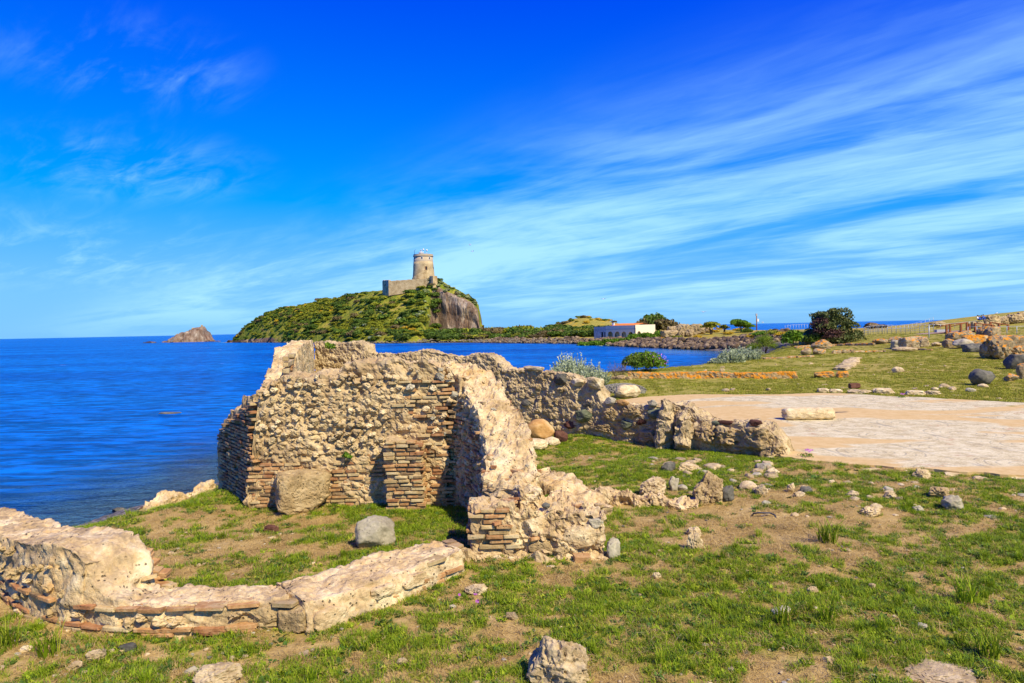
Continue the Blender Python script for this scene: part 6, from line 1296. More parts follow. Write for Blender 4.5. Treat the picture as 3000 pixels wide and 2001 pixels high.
def leaf_rosette(name, seed, n, r, mat):
    rs = np.random.default_rng(seed); V, F, T = [], [], []
    for k in range(n):
        a = rs.uniform(0, 6.28); d = np.array([math.cos(a), math.sin(a), rs.uniform(0.15, 0.9)]); s = np.array([-d[1], d[0], 0]); q = r * math.sqrt(rs.random()) * 0.7; b = np.array([q * math.cos(a * 3), q * math.sin(a * 3), 0.0]); l = r * rs.uniform(0.35, 0.7); w = l * rs.uniform(.18, .34); o_ = len(V)
        V += [b, b + d * l * .55 + s * w, b + d * l, b + d * l * .55 - s * w]; F.append((o_, o_ + 1, o_ + 2, o_ + 3)); T += [np.clip(rs.normal(0.5, 0.25), 0, 1)] * 4
    return bpy.data.objects.new(name, mesh_np(name, np.array(V), F, MT[mat], smooth=False, attrs={'v': T}))
def collect(cname, objs):
    c = bpy.data.collections.new(cname)
    for o in objs: c.objects.link(o)
    return c
def scatter(name, P, rz, scl, idx, coll, label):
    me = mesh_np(name, P, np.zeros((0, 3), dtype=int)) if False else bpy.data.meshes.new(name)
    me.vertices.add(len(P)); me.vertices.foreach_set('co', np.asarray(P, dtype=np.float32).ravel())
    for k, v in (('rz', rz), ('sc', scl)):
        a = me.attributes.new(k, 'FLOAT', 'POINT'); a.data.foreach_set('value', np.asarray(v, dtype=np.float32))
    a = me.attributes.new('pick', 'INT', 'POINT'); a.data.foreach_set('value', np.asarray(idx, dtype=np.int32))
    o = obj(name, me); tag(o, label, kind='stuff')
    ng = bpy.data.node_groups.new(name + '_nodes', 'GeometryNodeTree')
    ng.interface.new_socket('Geometry', in_out='INPUT', socket_type='NodeSocketGeometry'); ng.interface.new_socket('Geometry', in_out='OUTPUT', socket_type='NodeSocketGeometry')
    gi = ng.nodes.new('NodeGroupInput'); go = ng.nodes.new('NodeGroupOutput'); ip = ng.nodes.new('GeometryNodeInstanceOnPoints'); ci = ng.nodes.new('GeometryNodeCollectionInfo')
    ci.inputs['Collection'].default_value = coll; ci.inputs['Separate Children'].default_value = True; ci.inputs['Reset Children'].default_value = True
    def attr(nm, ty): n = ng.nodes.new('GeometryNodeInputNamedAttribute'); n.data_type = ty; n.inputs['Name'].default_value = nm; return n.outputs['Attribute']
    cx = ng.nodes.new('ShaderNodeCombineXYZ'); ng.links.new(attr('rz', 'FLOAT'), cx.inputs[2])
    er = ng.nodes.new('FunctionNodeEulerToRotation'); ng.links.new(cx.outputs[0], er.inputs[0])
    ng.links.new(gi.outputs[0], ip.inputs['Points']); ng.links.new(ci.outputs[0], ip.inputs['Instance']); ip.inputs['Pick Instance'].default_value = True
    ng.links.new(attr('pick', 'INT'), ip.inputs['Instance Index']); ng.links.new(er.outputs[0], ip.inputs['Rotation']); ng.links.new(attr('sc', 'FLOAT'), ip.inputs['Scale']); ng.links.new(ip.outputs[0], go.inputs[0])
    md = o.modifiers.new('scatter', 'NODES'); md.node_group = ng
    return o
short = [blade_clump('blades_%d' % i, 10 + i, 34, 0.07, 0.065, 0.0030, 'grass', 0.9) for i in range(4)] + [leaf_rosette('rosette_%d' % i, 20 + i, 26, 0.07, 'grass' if i else 'weed') for i in range(3)] + [leaf_rosette('broadleaf_0', 27, 14, 0.085, 'weed'), blade_clump('dark_blades_0', 18, 30, 0.06, 0.06, 0.003, 'weed', 0.8)]
dry = [blade_clump('straw_%d' % i, 30 + i, 16, 0.09, 0.05, 0.0022, 'drygrass', 1.6, 0.6) for i in range(3)]
tall = [blade_clump('tuft_%d' % i, 40 + i, 60, 0.06, 0.22, 0.0042, 'grass', 0.55, 0.4) for i in range(3)]
lawn = [blade_clump('lawn_%d' % i, 50 + i, 46, 0.22, 0.085, 0.008, 'lawn', 0.9) for i in range(4)]
C_short, C_dry, C_tall, C_lawn = collect('turf_src', short), collect('straw_src', dry), collect('tuft_src', tall), collect('lawn_src', lawn)
# plan footprints where nothing grows
FOOT = [MOS]
def band(path, w):
    P = np.array([p[:2] for p in path], float); t = np.gradient(P, axis=0); t /= np.linalg.norm(t, axis=1)[:, None]; n = np.stack([-t[:, 1], t[:, 0]], 1); return np.concatenate([P + n * w, (P - n * w)[::-1]])
FOOT += [band(low, 0.30), band(fs, 0.33), band(core, 0.36), band(cur, 0.38), band(dl, 0.28), band(wing, 0.3), band(side, 0.3), band(stub, 0.28), np.array([(-0.6, 9.05), (1.2, 9.05), (1.2, 9.95), (-0.5, 10.2)]), band([(-2.2, 11.86), (-1.6, 11.86)], 0.2)]
def turf_points(n, y0, y1, seed, power=1.0, dens=None, wide=1.08):
    rs = np.random.default_rng(seed); y = y0 + (y1 - y0) * rs.random(n) ** power; x = (rs.random(n) * 2 - 1) * (wide * y + 0.6)
    g = dens(x, y) if dens else grass_density(x, y); k = rs.random(n) < g
    x, y = x[k], y[k]; z, sd_ = gz_full(x, y); ok = sd_ > 3.0
    for f in FOOT: ok &= ~in_poly(x, y, f)
    return np.stack([x, y, z], 1)[ok], rs
d_short = lambda x, y: np.clip((grass_density(x, y) - 0.16) * 1.25, 0, 1)
P, rs_ = turf_points(140000, 4.6, 21, 101, 0.75, d_short)
scatter('turf_grass', P, rs_.uniform(0, 6.28, len(P)), rs_.uniform(0.6, 1.25, len(P)), rs_.choice(9, len(P), p=(.15, .15, .15, .13, .08, .11, .11, .05, .07)), C_short, 'short green turf and weeds growing in patches on the soil')
P, rs_ = turf_points(43000, 4.6, 20, 102, 0.8, lambda x, y: np.clip(0.85 - 0.6 * grass_density(x, y), 0.1, 1))
scatter('dry_grass', P, rs_.uniform(0, 6.28, len(P)), rs_.uniform(0.6, 1.4, len(P)), rs_.integers(0, 3, len(P)), C_dry, 'dry straw coloured grass lying on the bare soil')
P, rs_ = turf_points(3300, 4.8, 14, 103, 0.7, lambda x, y: np.clip((grass_density(x, y) - 0.55) * 0.9 * (1 + 0.6 * (x > 1)), 0, 1))
scatter('tall_grass', P, rs_.uniform(0, 6.28, len(P)), rs_.uniform(0.35, 0.85, len(P)) ** 1.2, rs_.integers(0, 3, len(P)), C_tall, 'taller grass blades rising out of the turf')
P, rs_ = turf_points(70000, 20, 100, 104, 1.1, lambda x, y: np.clip(0.55 + 0.45 * fbm(np.stack([x, y, 0 * x], 1) * 0.35, 3, 8), 0.05, 1), 0.95)
scatter('lawn_grass', P, rs_.uniform(0, 6.28, len(P)), rs_.uniform(0.7, 1.3, len(P)), rs_.integers(0, 4, len(P)), C_lawn, 'short yellowish green lawn between the mosaic and the shore')
# grit and crumbs of stone on the soil
def crumb(nm, seed, mat): P_, F_ = rock_vf(seed, 2, 8, 0.15); return bpy.data.objects.new(nm, mesh_np(nm, fit(P_, 1, 0.8, 0.6, 0, 0.25), F_, MT[mat], smooth=False))
C_crumb = collect('crumb_src', [crumb('crumb_%d' % i, 150 + i, m_) for i, m_ in enumerate(('fieldstone', 'rubble', 'greystone', 'tufa', 'fieldstone', 'darkstone'))])
P, rs_ = turf_points(20000, 4.6, 20, 108, 0.8, lambda x, y: np.clip(0.35 + 0.5 * fbm(np.stack([x, y, 0 * x], 1) * 0.9, 3, 18), 0.03, 1))
scatter('soil_grit', P, rs_.uniform(0, 6.28, len(P)), 0.010 + 0.045 * rs_.random(len(P)) ** 4, rs_.integers(0, 6, len(P)), C_crumb, 'fine grit and stone crumbs strewn over the soil')
# low scrub that covers the tower hill between the bushes
def shrub_src(nm, seed, mat): return bpy.data.objects.new(nm, leaf_mesh(nm, seed, blob_lobes(seed, 1.0, 0.8, 5), 160, 0.22, mat, flat=0.6, shell=0.7, jit=0.2))
C_scrub = collect('scrub_src', [shrub_src('scrub_%d' % i, 300 + i, mt_) for i, mt_ in enumerate(('maquis', 'maquis', 'maquis_olive', 'maquis_olive', 'maquis_brown', 'silver', 'bloom'))])
rs_ = np.random.default_rng(55); n_ = 9000
xi = rs_.uniform(-178, -17, n_); ti = rs_.uniform(0.03, 0.99, n_); ii = np.clip(np.searchsorted(ux, xi), 0, nu - 1); tj = (ti * 99).astype(int)
Ph = HILLP[ii, tj]; rkh = ROCK[ii, tj]
den = 0.30 + 0.75 * fbm(Ph * np.array([0.05, 0.05, 0.05]), 3, 66); den = den * (0.45 + 0.55 * sstep(-150, -100, Ph[:, 0])); k_ = (rs_.random(n_) < den) & (rkh < 0.3)
Ph = Ph[k_]; un = rs_.random(len(Ph)); tone_ = fbm(Ph * 0.035, 3, 67)
pick = np.where(tone_ + 0.5 * (un - .5) > 0.08, np.where(un < .75, 2, 3), np.where(un < .75, 0, 4)); pick = np.where((un > .955), np.where(Ph[:, 0] > -80, 5, 6), pick)
scatter('hill_scrub', Ph - np.array([0, 0, 0.15]), rs_.uniform(0, 6.28, len(Ph)), 0.35 + 1.6 * rs_.random(len(Ph)) ** 2, pick, C_scrub, 'low mixed scrub covering the slopes of the tower hill')
# single bigger tufts that can be told apart
for i, (px, py, k, lb) in enumerate([(2425, 1592, 1.9, 'tall bright green grass tuft on the bare soil'), (2830, 1770, 1.6, 'dark green dense grass tuft in the lush turf'), (2300, 1835, 1.5, 'spreading grass tuft in front of the half hidden grey stone'), (2420, 1820, 1.3, 'long bladed grass tuft among the lush turf'), (2900, 1930, 1.4, 'wide pale grass tuft near the flat whitish slab'), (140, 1925, 1.5, 'yellowish grass tuft at the foot of the curved wall'), (20, 1900, 1.6, 'bluish green grass tuft at the foot of the high end of the curved wall')]):
    q = Gt(px, py); o = obj('grass_tuft', tall[i % 3].data, None, q, (0, 0, i), (k, k, k)); tag(o, lb, 'grass tuft')
for i, (px, py, k, lb) in enumerate([(2390, 1402, 2.4, 'low bright green leafy patch on the thin turf'), (2740, 1448, 3.0, 'dark leafy clump in the hollow'), (1815, 1585, 2.2, 'bright weed clump behind the pinkish grey stone'), (790, 1835, 1.8, 'fresh green weeds against the corner of the straight low wall'), (1180, 1740, 1.6, 'small leafy weed at the foot of the straight low wall'), (1490, 1718, 1.8, 'star-shaped weed in the grass before the pier')]):
    q = Gt(px, py); o = obj('weed_clump', short[4 + i % 3].data, None, q, (0, 0, i), (k, k, k * 0.8)); tag(o, lb, 'weed')
q = Gt(2240, 1515); pts_ = [(-0.16, 0.10, 0.0), (-0.17, 0.03, 0.05), (-0.10, -0.02, 0.075), (0, 0.0, 0.065), (0.10, 0.02, 0.055), (0.16, -0.03, 0.03), (0.15, -0.09, 0.0)]; V, F = tube_vf(pts_, 0.012); o = obj('hose_end', mesh_np('hose_end', V, F, MT['cable']), None, q); tag(o, 'short loop of black hose lying on the soil', 'hose')
for i, (px, py) in enumerate([(1345, 1765), (1400, 1782), (1394, 1762)]):
    q = Gt(px, py); Vv, Ff, tt = foliage(60 + i, [(0, 0, 0.07, 0.02, 0.02, 0.012)], 12, 0.014); o = obj('bindweed_flower', mesh_np('bindweed_flower', Vv, Ff, MT['pink'], smooth=False, attrs={'v': tt}), None, q); tag(o, 'small pink bindweed flower in the turf by the straight low wall', 'flower', 'bindweed flowers')
# ------------------------------------------------------------------ the arcaded house
hc = np.array([PD(1862, 992, 205)[0], 205.0]); hz = gz(hc[0], hc[1]) - 0.05
house = empty('arcaded_house', (hc[0], hc[1], hz), 'low cream house with blue-shuttered arcade and orange tiled roof across the bay', 'house')
fd = np.array([-0.53, 0.848]) * 1.253; sd2 = np.array([0.848, 0.53]) * 0.762; LF, LS, HH = 15.8, 10.6, 3.95
def hp(a, b, z): p = hc + fd * a + sd2 * b; return (p[0], p[1], hz + z)
def hquad_box(a0, a1, b0, b1, z0, z1):
    V, F = box_vf(a0, a1, b0, b1, z0, z1); return [hp(*v) for v in V], F
def hbox(name, a0, a1, b0, b1, z0, z1, mat, par=None):
    V, F = hquad_box(a0, a1, b0, b1, z0, z1); F = [tuple(reversed(f)) for f in F]
    return wobj(name, V, F, MT[mat], par or house, (hc[0], hc[1], hz), smooth=False)
def arch_wall(name, axis, x0, x1, arches, zs, ztop, t0, t1, mat):
    """pierced wall: axis 'a' runs along the front (b = depth) or 'b' along the side (a = depth)"""
    def pt(u, d, z): return hp(u, d, z) if axis == 'a' else hp(d, u, z)
    V, F = [], []
    def quad(p): o_ = len(V); V.extend(p); F.append(tuple(range(o_, o_ + 4)))
    def slab(u0, u1, z0a, z0b, z1_):
        for d in (t0, t1): quad([pt(u0, d, z0a), pt(u1, d, z0b), pt(u1, d, z1_), pt(u0, d, z1_)])
    cur_ = x0
    for c, r_ in arches:
        slab(cur_, c - r_, -0.5, -0.5, ztop); quad([pt(c - r_, t0, -0.5), pt(c - r_, t1, -0.5), pt(c - r_, t1, zs), pt(c - r_, t0, zs)]); quad([pt(c + r_, t0, -0.5), pt(c + r_, t1, -0.5), pt(c + r_, t1, zs), pt(c + r_, t0, zs)])
        n_ = 14
        for k in range(n_):
            a0, a1 = math.pi * k / n_, math.pi * (k + 1) / n_; ua, ub = c - r_ * math.cos(a0), c - r_ * math.cos(a1); za, zb = zs + r_ * math.sin(a0), zs + r_ * math.sin(a1)
            slab(ua, ub, za, zb, ztop); quad([pt(ua, t0, za), pt(ub, t0, zb), pt(ub, t1, zb), pt(ua, t1, za)])
        cur_ = c + r_
    slab(cur_, x1, -0.5, -0.5, ztop)
    quad([pt(x0, t0, ztop), pt(x1, t0, ztop), pt(x1, t1, ztop), pt(x0, t1, ztop)]); quad([pt(x0, t0, -.5), pt(x0, t1, -.5), pt(x0, t1, ztop), pt(x0, t0, ztop)]); quad([pt(x1, t0, -.5), pt(x1, t1, -.5), pt(x1, t1, ztop), pt(x1, t0, ztop)])
    return wobj(name, V, F, MT[mat], house, (hc[0], hc[1], hz), smooth=False)
AR = [(1.75, 0.82), (4.15, 0.90), (6.65, 0.95), (9.3, 0.98)]
arch_wall('arcade_wall', 'a', 0.02, 11.0, AR, 1.15, HH, 0.0, 0.35, 'plaster')
hbox('wall_band', 0.04, 10.98, -0.05, -0.003, HH - 1.18, HH - 1.02, 'band')
arch_wall('side_wall', 'b', 0.0, LS, [(1.9, 1.0)], 1.15, HH + 0.12, 0.0, 0.35, 'plaster')
hbox('inner_wall', 0.5, 11.0, 2.3, 2.5, -0.5, HH - 0.1, 'plaster')
for i, (c, r_) in enumerate(AR): o = hbox('shutter', c - 0.62, c + 0.62, 2.2, 2.28, 0.0, 2.0, 'shutter' if i < 3 else 'dark')
hbox('shutter', 2.4, 2.5, 1.2, 2.2, 0, 2.0, 'dark')
an = hbox('annex', 11.05, LF, 0.12, 6.0, -0.5, HH - 0.25, 'plaster_old')
hbox('door', 12.1, 12.8, 0.06, 0.10, 0, 2.0, 'dark', an); hbox('door', 11.25, 11.6, 0.06, 0.10, 0, 2.0, 'dark', an); hbox('wall_plate', 14.9, 15.1, 0.06, 0.10, 2.55, 2.8, 'shutter', an)
hbox('back_wall', 0.4, 10.9, LS - 0.35, LS - 0.02, -0.5, HH, 'plaster'); hbox('far_wall', 10.6, 10.95, 0.4, LS - 0.4, -0.5, HH - 0.02, 'plaster'); hbox('flat_roof', 0.37, 10.6, 0.37, LS - 0.4, HH - 0.35, HH - 0.15, 'plaster')
# tiled roof rows above the parapet
rz0, rz1 = HH - 0.05, HH + 0.55
for k in range(22):
    a0 = 0.6 + k * 0.44; V = [hp(a0, 0.9, rz0), hp(a0 + 0.40, 0.9, rz0), hp(a0 + 0.40, 5.2, rz1), hp(a0, 5.2, rz1), hp(a0 + 0.2, 0.9, rz0 + 0.13), hp(a0 + 0.2, 5.2, rz1 + 0.13)]
    wobj('roof_tile_row', V, [(0, 4, 5, 3), (4, 1, 2, 5), (0, 3, 2, 1)], MT['rooftile'], house, (hc[0], hc[1], hz), smooth=False)
V = [hp(0.55, 0.85, rz0 - .02), hp(10.4, 0.85, rz0 - .02), hp(10.4, 5.2, rz1 - .02), hp(0.55, 5.2, rz1 - .02), hp(10.4, 9.6, rz0 - .02), hp(0.55, 9.6, rz0 - .02)]
rf = wobj('roof', V, [(0, 3, 2, 1), (3, 5, 4, 2)], MT['rooftile'], house, (hc[0], hc[1], hz), smooth=False)
ch = hbox('chimney', 8.9, 9.5, 1.4, 2.0, HH - .2, HH + 0.85, 'white'); hbox('chimney_cap', 8.8, 9.6, 1.3, 2.1, HH + 0.86, HH + 0.95, 'white', ch)
V, F = tube_vf([(0, 0, 0), (0, 0, 2.9), (0, 0, 3.1)], [0.09, 0.09, 0.2]); p = hp(-0.15, -0.3, 0); o = obj('lamp_post', mesh_np('lamp_post', V, F, MT['cable']), None, p); tag(o, 'thin dark lamp post at the near corner of the arcaded house', 'lamp post')
q = PD(1944, 990, 195); o = wobj('planter_box', *[np.array(box_vf(-1.2, 0.4, -.4, .4, 0, 0.9)[0]) + np.array([q[0], q[1], gz(q[0], q[1])]), box_vf(0, 1, 0, 1, 0, 1)[1]], MT['rooftile'], None, (q[0], q[1], gz(q[0], q[1])), smooth=False); tag(o, 'small brick and plaster box beside the round bush at the house', 'box')
# ruins behind, right of the house
for i, (px, py, w, h, d) in enumerate([(1960, 978, 60, 20, 186), (2002, 977, 46, 34, 196), (2040, 976, 52, 30, 196), (1975, 975, 46, 26, 205), (2070, 974, 40, 18, 200), (2022, 982, 26, 18, 186), (1995, 984, 20, 16, 184)]):
    q = PD(px, py, d); s = d / FPX; z = gz(q[0], q[1])
    P, F = rock_vf(600 + i, 5, 4, 0.20, 5, 2.6, pit=0.3); o = obj('ruin_stub', mesh_np('ruin_stub', fit(P, w * s, 2.0, h * s + 0.6, -0.3, 0.1), F, MT['farstone']), None, (q[0], q[1], z)); tag(o, ['long low crumbled wall beside the house', 'tall tan ruin wall with a dark opening behind the house path', 'broad tan ruin wall next to the tall one', 'crumbled ruin wall close behind the house', 'low end of the ruin walls under the round-headed tree', 'small square ruin pier in front of the tall ruin wall', 'tiny ruin pier in front of the long low wall'][i], 'ruin')
q = PD(2035, 984, 184); o = wobj('path', [PD(1940, 990, 170), PD(2070, 990, 165), PD(2075, 987, 168), PD(1945, 987, 173)], [(0, 1, 2, 3)], MT['deck'], None, (0, 0, 0)); o.location.z += 0.0; tag(o, 'pale path behind the boulder bank', kind='structure')
for i, v in enumerate(o.data.vertices): v.co.z = gz(v.co.x, v.co.y) + 0.05
# ------------------------------------------------------------------ utility pole
q = Gt(2217, 968); h = (968 - 921) * q[1] / FPX; up = empty('utility_pole', tuple(q), 'thin brown utility pole with a white box beside the round tree', 'pole')
V, F = tube_vf([(0, 0, -0.3), (0, 0, h)], [0.16, 0.12]); obj('pole_shaft', mesh_np('pole_shaft', V, F, MT['rustwood']), up, q)
V, F = box_vf(0.12, 0.6, -.2, .2, h * .55, h * .72); obj('meter_box', mesh_np('meter_box', V, F, MT['white'], smooth=False), up, q); V, F = box_vf(-.22, .22, -.2, .2, h * .9, h * 1.05); obj('lamp_head', mesh_np('lamp_head', V, F, MT['gullgrey'], smooth=False), up, q)
# ------------------------------------------------------------------ railings
def rail_fence(name, posts_px, hgt, label, mat='steel', rails=(1.0, 0.55), rp=0.032, bend=0.0, base_fn=Gt):
    P = [base_fn(*p) for p in posts_px]; root = empty(name, tuple(P[0]), label, 'fence')
    for p in P:
        pts_ = [(0, 0, -0.2), (0, 0, hgt * 0.8), (bend * 0.5, 0, hgt * 0.95), (bend, 0, hgt)] if bend else [(0, 0, -0.2), (0, 0, hgt)]
        V, F = tube_vf(pts_, rp, 6); obj('post', mesh_np('post', V, F, MT[mat]), root, p)
    for k in rails:
        V, F = tube_vf([np.array(p) + np.array([bend if k > .9 else 0, 0, hgt * k]) for p in P], rp * 0.75, 6); wobj('rail', V, F, MT[mat], root, tuple(P[0]))
    return root
def lerp_posts(a, b, n): return [(a[0] + (b[0] - a[0]) * k / (n - 1), a[1] + (b[1] - a[1]) * k / (n - 1)) for k in range(n)]
def G_at(d): return lambda px, py: (lambda q: np.array([q[0], q[1], q[2]]))(PD(px, py, d))
def varying(d0, d1, x0, x1):
    def f(px, py):
        q = PD(px, py, d0 + (d1 - d0) * (px - x0) / (x1 - x0)); q[2] = gz(q[0], q[1]); return q
    return f
rail_fence('metal_railing', lerp_posts((2531, 985), (2735, 976), 16), 1.25, 'grey metal railing with bent-over posts along the ramp before the footbridge', rails=(1.0, .62, .35), bend=0.18, base_fn=varying(100, 96, 2531, 2735))
rail_fence('metal_railing', lerp_posts((2533, 984), (2600, 975), 9), 1.25, 'short return of the grey railing beside the lentisk bush', rails=(1.0, .5), bend=0.18, base_fn=varying(100, 110, 2533, 2600))
rail_fence('metal_railing', lerp_posts((2600, 975), (2735, 956), 12), 1.35, 'distant grey railing rising towards the sea behind the ramp', rails=(1.0, .6), base_fn=varying(110, 150, 2600, 2735))
rail_fence('metal_railing', lerp_posts((2300, 968), (2365, 966), 9), 1.5, 'far grey railing on the flat ground left of the lentisk', 'steel', (1.0,), 0.035, base_fn=varying(170, 170, 2300, 2365))
rail_fence('metal_railing', [(2836, 982), (2862, 981), (2888, 978), (2919, 974), (2950, 971), (2979, 968), (3010, 964)], 1.05, 'grey rope railing with plain posts in front of the footbridge', rails=(0.98,), base_fn=varying(82, 80, 2836, 3010))
q = PD(2722, 998, 82); V, F = tube_vf([(0, 0, -0.3), (0, 0, 1.85)], 0.05); o = obj('steel_post', mesh_np('steel_post', V, F, MT['steel']), None, q); tag(o, 'single tall grey steel post in front of the dark footbridge beam', 'post')
rail_fence('metal_railing', lerp_posts((2735, 958), (2860, 946), 7), 1.0, 'thin far railing leading up to the seated people', rails=(1.0,), rp=0.04, base_fn=varying(130, 132, 2735, 2860))
# ------------------------------------------------------------------ footbridge
fb = empty('footbridge', tuple(PD(2740, 985, 92)), 'wooden footbridge with brown posts and a dark side beam over the ditch', 'footbridge')
FBL = tuple(fb.location)
def pb(px, py, d): return PD(px, py, d)
def prism(name, quad, depth, mat, par=fb):
    V = [np.array(p) for p in quad] + [np.array(p) + np.array([0, depth, 0]) for p in quad]; F = [(0, 1, 2, 3), (7, 6, 5, 4), (0, 4, 5, 1), (1, 5, 6, 2), (2, 6, 7, 3), (3, 7, 4, 0)]
    return wobj(name, V, F, MT[mat], par, tuple(par.location), smooth=False)
prism('side_beam', [pb(2626, 987, 92), pb(2700, 997.5, 92), pb(2836, 985, 92), pb(2836, 969.5, 92)], 0.3, 'darkwood')
prism('deck', [pb(2626, 986.6, 92.0), pb(2626, 985.0, 92.0), pb(2838, 968.0, 92), pb(2838, 969.4, 92)], 2.2, 'deck')
prism('deck', [pb(2838, 969.2, 92), pb(2838, 967.6, 92), pb(2900, 972.6, 92), pb(2900, 975.5, 92)], 2.2, 'deck')
def posts(lst, d, hand):
    tops_ = []
    for px, yt, yb in lst:
        a, b = pb(px, yt, d), pb(px, yb, d); V, F = box_vf(-.11, .11, -.11, .11, 0, a[2] - b[2]); o = obj('post', mesh_np('post', V, F, MT['rustwood'], smooth=False), fb, b); tops_.append(a)
    for u, v in hand:
        V, F = tube_vf([tops_[u] + np.array([0, 0, -0.05]), tops_[v] + np.array([0, 0, -0.05])], 0.07, 6); wobj('handrail', V, F, MT['rustwood'], fb, FBL)
posts([(2773, 952, 974), (2783, 949, 974), (2815, 949, 970), (2833, 944, 969)], 91.9, [(0, 1), (1, 3)])
posts([(2840, 948, 970), (2857, 946, 970), (2882, 949, 974), (2907, 951, 974)], 91.9, [(1, 3)])
posts([(2902, 943, 964), (2927, 947, 970), (2953, 951, 970)], 95, [(0, 2)])
V, F = tube_vf([pb(2742, 961, 91.9), pb(2783, 949.5, 91.9)], 0.07, 6); wobj('handrail', V, F, MT['rustwood'], fb, FBL); V, F = tube_vf([pb(2783, 957, 91.9), pb(2833, 945, 91.9)], 0.07, 6); wobj('handrail', V, F, MT['rustwood'], fb, FBL)
q = pb(2758, 975, 94); V, F = box_vf(-.8, .8, -.3, .3, 0, 0.45); o = obj('cabinet', mesh_np('cabinet', V, F, MT['gullgrey'], smooth=False), None, q); tag(o, 'pale grey metal box on the ramp by the brown bridge posts', 'box')
# ruin lumps on the skyline
for i, (px, pt, pb_, w, d, lb) in enumerate([(2560, 944, 964, 62, 150, 'jagged dark ruin lump standing against the sea behind the railing'), (2582, 950, 964, 40, 151, 'dark ruin wall end beside the jagged lump at the sea'), (2748, 941, 954, 52, 140, 'low grey rock heap at the sea above the ramp'), (2905, 922, 942, 52, 128, 'tan layered rock outcrop on the skyline with a gull on it'), (2935, 925, 940, 40, 130, 'small rock outcrop between the gull rock and the skyline ridge'), (2975, 918, 932, 56, 130, 'long rock outcrop on the skyline ridge'), (3000, 914, 930, 40, 131, 'high end of the rock outcrop on the skyline ridge')]):
    q = PD(px, pb_, d); s = d / FPX; P, F = rock_vf(640 + i, 5, 5, 0.18, 4 if i > 2 else 0, 2.4, pit=0.25); z = min(q[2], gz(q[0], q[1])) if i > 2 else gz(q[0], q[1])
    hh = PD(px, pt, d)[2] - z
    o = obj('rock_outcrop', mesh_np('rock_outcrop', fit(P, w * s, w * s * .6, max(hh, 0.5) * 1.1, 0, 0.1), F, MT['farstone' if i > 1 else 'riprap']), None, (q[0], q[1], z)); tag(o, lb, 'rock')
# ------------------------------------------------------------------ gulls
def gull(base, label, yaw=0.0, fly=False):
    root = empty('gull', tuple(base), label, 'gull'); zb = 0.16 if not fly else 0
    V, F = tube_vf([(-0.26, 0, zb + .10), (-0.12, 0, zb + .12), (0.0, 0, zb + .13), (0.12, 0, zb + .17), (0.18, 0, zb + .25), (0.235, 0, zb + .28)], [0.02, 0.075, 0.095, 0.075, 0.05, 0.035], 10)
    b_ = obj('body', mesh_np('body', V, F, MT['white']), root, base); b_.rotation_euler.z = yaw
    V, F = tube_vf([(0.26, 0, zb + .275), (0.34, 0, zb + .26)], [0.018, 0.006], 6); c_ = obj('beak', mesh_np('beak', V, F, MT['beak']), root, base); c_.rotation_euler.z = yaw
    for s_ in (-1, 1):
        if fly: V, F = tube_vf([(0.05, 0, .13), (0.0, s_ * .35, .26), (-0.12, s_ * .68, .18)], [0.07, 0.05, 0.01], 6); nm = 'wing'
        else: V, F = tube_vf([(0.10, s_ * .07, zb + .17), (-0.1, s_ * .085, zb + .14), (-0.34, s_ * .03, zb + .10)], [0.03, 0.05, 0.008], 6); nm = 'wing'
        w_ = obj(nm, mesh_np(nm, V, F, MT['gullgrey']), root, base); w_.rotation_euler.z = yaw
        if not fly: V, F = tube_vf([(0, s_ * .03, 0), (0, s_ * .03, zb + .06)], 0.01, 5); l_ = obj('leg', mesh_np('leg', V, F, MT['beak']), root, base); l_.rotation_euler.z = yaw
q = PD(2919, 922.5, 128); gull(q, 'white gull standing on the skyline rock outcrop')
for i, (px, py, d, lb) in enumerate([(1377, 719, 150, 'tiny gull flying high to the side of the tower'), (1385, 738, 150, 'second tiny gull flying just below the higher one by the tower'), (1768, 878, 160, 'tiny gull flying above the grassy mound'), (2061, 916, 150, 'tiny gull flying above the ruins by the round trees'), (2234, 946, 160, 'gull flying low before the sea next to the utility pole')]): gull(PD(px, py, d), lb, 0.6 * i, True)
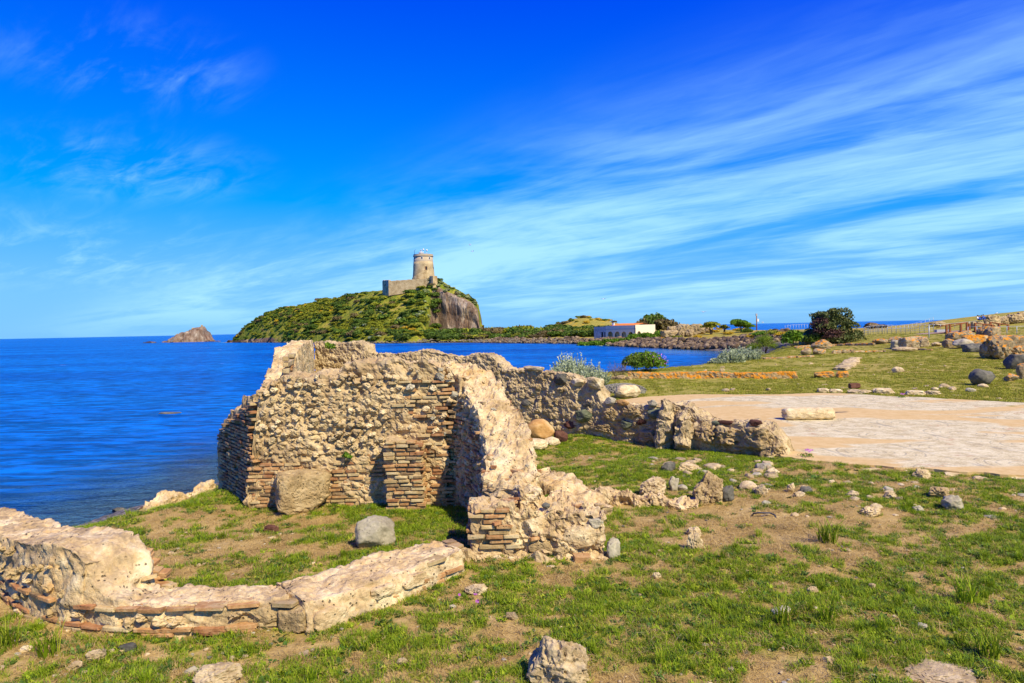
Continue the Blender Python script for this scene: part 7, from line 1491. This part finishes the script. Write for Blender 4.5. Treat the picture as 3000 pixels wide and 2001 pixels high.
# ------------------------------------------------------------------ four people sitting by the outcrop
def seated(base, label, top_mat, yaw, leg_mat='cloth_dark', hatm='hair'):
    root = empty('person', tuple(base), label, 'person')
    vs = [(0, 0, .12), (0, 0.02, .35), (0, 0.02, .55), (0, 0, .66), (0, -.02, .78), (0, -.03, .92),      # pelvis .. head
          (.17, 0, .56), (.24, -.12, .36), (.14, -.30, .30), (-.17, 0, .56), (-.24, -.12, .36), (-.14, -.30, .30),
          (.10, -.08, .12), (.13, -.42, .34), (.12, -.46, 0.0), (-.10, -.08, .12), (-.13, -.42, .34), (-.12, -.46, 0.0)]
    es = [(0, 1), (1, 2), (2, 3), (3, 4), (4, 5), (2, 6), (6, 7), (7, 8), (2, 9), (9, 10), (10, 11), (0, 12), (12, 13), (13, 14), (0, 15), (15, 16), (16, 17)]
    rd = [.15, .14, .15, .06, .085, .09, .075, .05, .04, .075, .05, .04, .10, .075, .05, .10, .075, .05]
    me = bpy.data.meshes.new('body'); me.from_pydata(vs, es, []); o = obj('body', me, root, base); o.rotation_euler.z = yaw
    md = o.modifiers.new('skin', 'SKIN'); sv = me.skin_vertices[0].data
    for i, r_ in enumerate(rd): sv[i].radius = (r_, r_)
    sv[0].use_root = True
    o.modifiers.new('sub', 'SUBSURF').levels = 1
    dg = bpy.context.evaluated_depsgraph_get(); ev = o.evaluated_get(dg); nm_ = bpy.data.meshes.new_from_object(ev); o.modifiers.clear(); o.data = nm_
    nm_.materials.clear()
    for mm in (top_mat, leg_mat, 'skin'): nm_.materials.append(MT[mm])
    for p_ in nm_.polygons: c_ = p_.center; p_.material_index = 2 if (c_.z > .66 or (c_.y < -.24 and .2 < c_.z < .36 and abs(c_.x) > .05 and c_.y > -.36 and c_.z < .34)) else (0 if c_.z > .24 and c_.y > -.3 else 1); p_.use_smooth = True
    V, F = ICO[3]; k = V[:, 2] > -0.05; P = V * np.array([.105, .115, .10]) + np.array([0, -.005, .90]); hr = mesh_np('hair', P, F, MT[hatm]); h_ = obj('hair', hr, root, base); h_.rotation_euler.z = yaw
    for j, (dx, dy, dz, rx) in enumerate([(.035, -.125, .87, .012), (-.035, -.125, .87, .012), (0, -.14, .84, .018)]):
        P = ICO[2][0] * rx + np.array([dx, dy, dz]); e_ = obj('eye' if j < 2 else 'nose', mesh_np('face_piece', P, ICO[2][1], MT['hair' if j < 2 else 'skin']), root, base); e_.rotation_euler.z = yaw
    return root
for i, (px, py, m_, lb, lm) in enumerate([(2864, 938.5, 'cloth_white', 'seated person in a white top beside the skyline rocks', 'cloth_blue'), (2868.5, 939.5, 'cloth_blue', 'seated person in blue, lowest of the group beside the skyline rocks', 'cloth_dark'), (2875, 938, 'cloth_dark', 'seated person in dark clothes in the middle of the group', 'cloth_blue'), (2880.5, 936.5, 'cloth_blue', 'seated person in bright blue leaning towards the rock outcrop', 'cloth_blue')]):
    q = PD(px, py, 126); q[2] = max(q[2], gz(q[0], q[1]) - 0.05); seated(q, lb, m_, random.uniform(-.6, .6), lm)
q = PD(2872, 940, 125.6); hero_rock('flat_rock', (q[0], q[1] + 0.6, gz(q[0], q[1]) - 0.2), 2.4, 1.0, max(0.5, q[2] - gz(q[0], q[1]) + 0.15), 'farstone', 'long flat rock the people are sitting on', 'rock', 0, 660, 4, 3, 0.05, 8, sink=0)
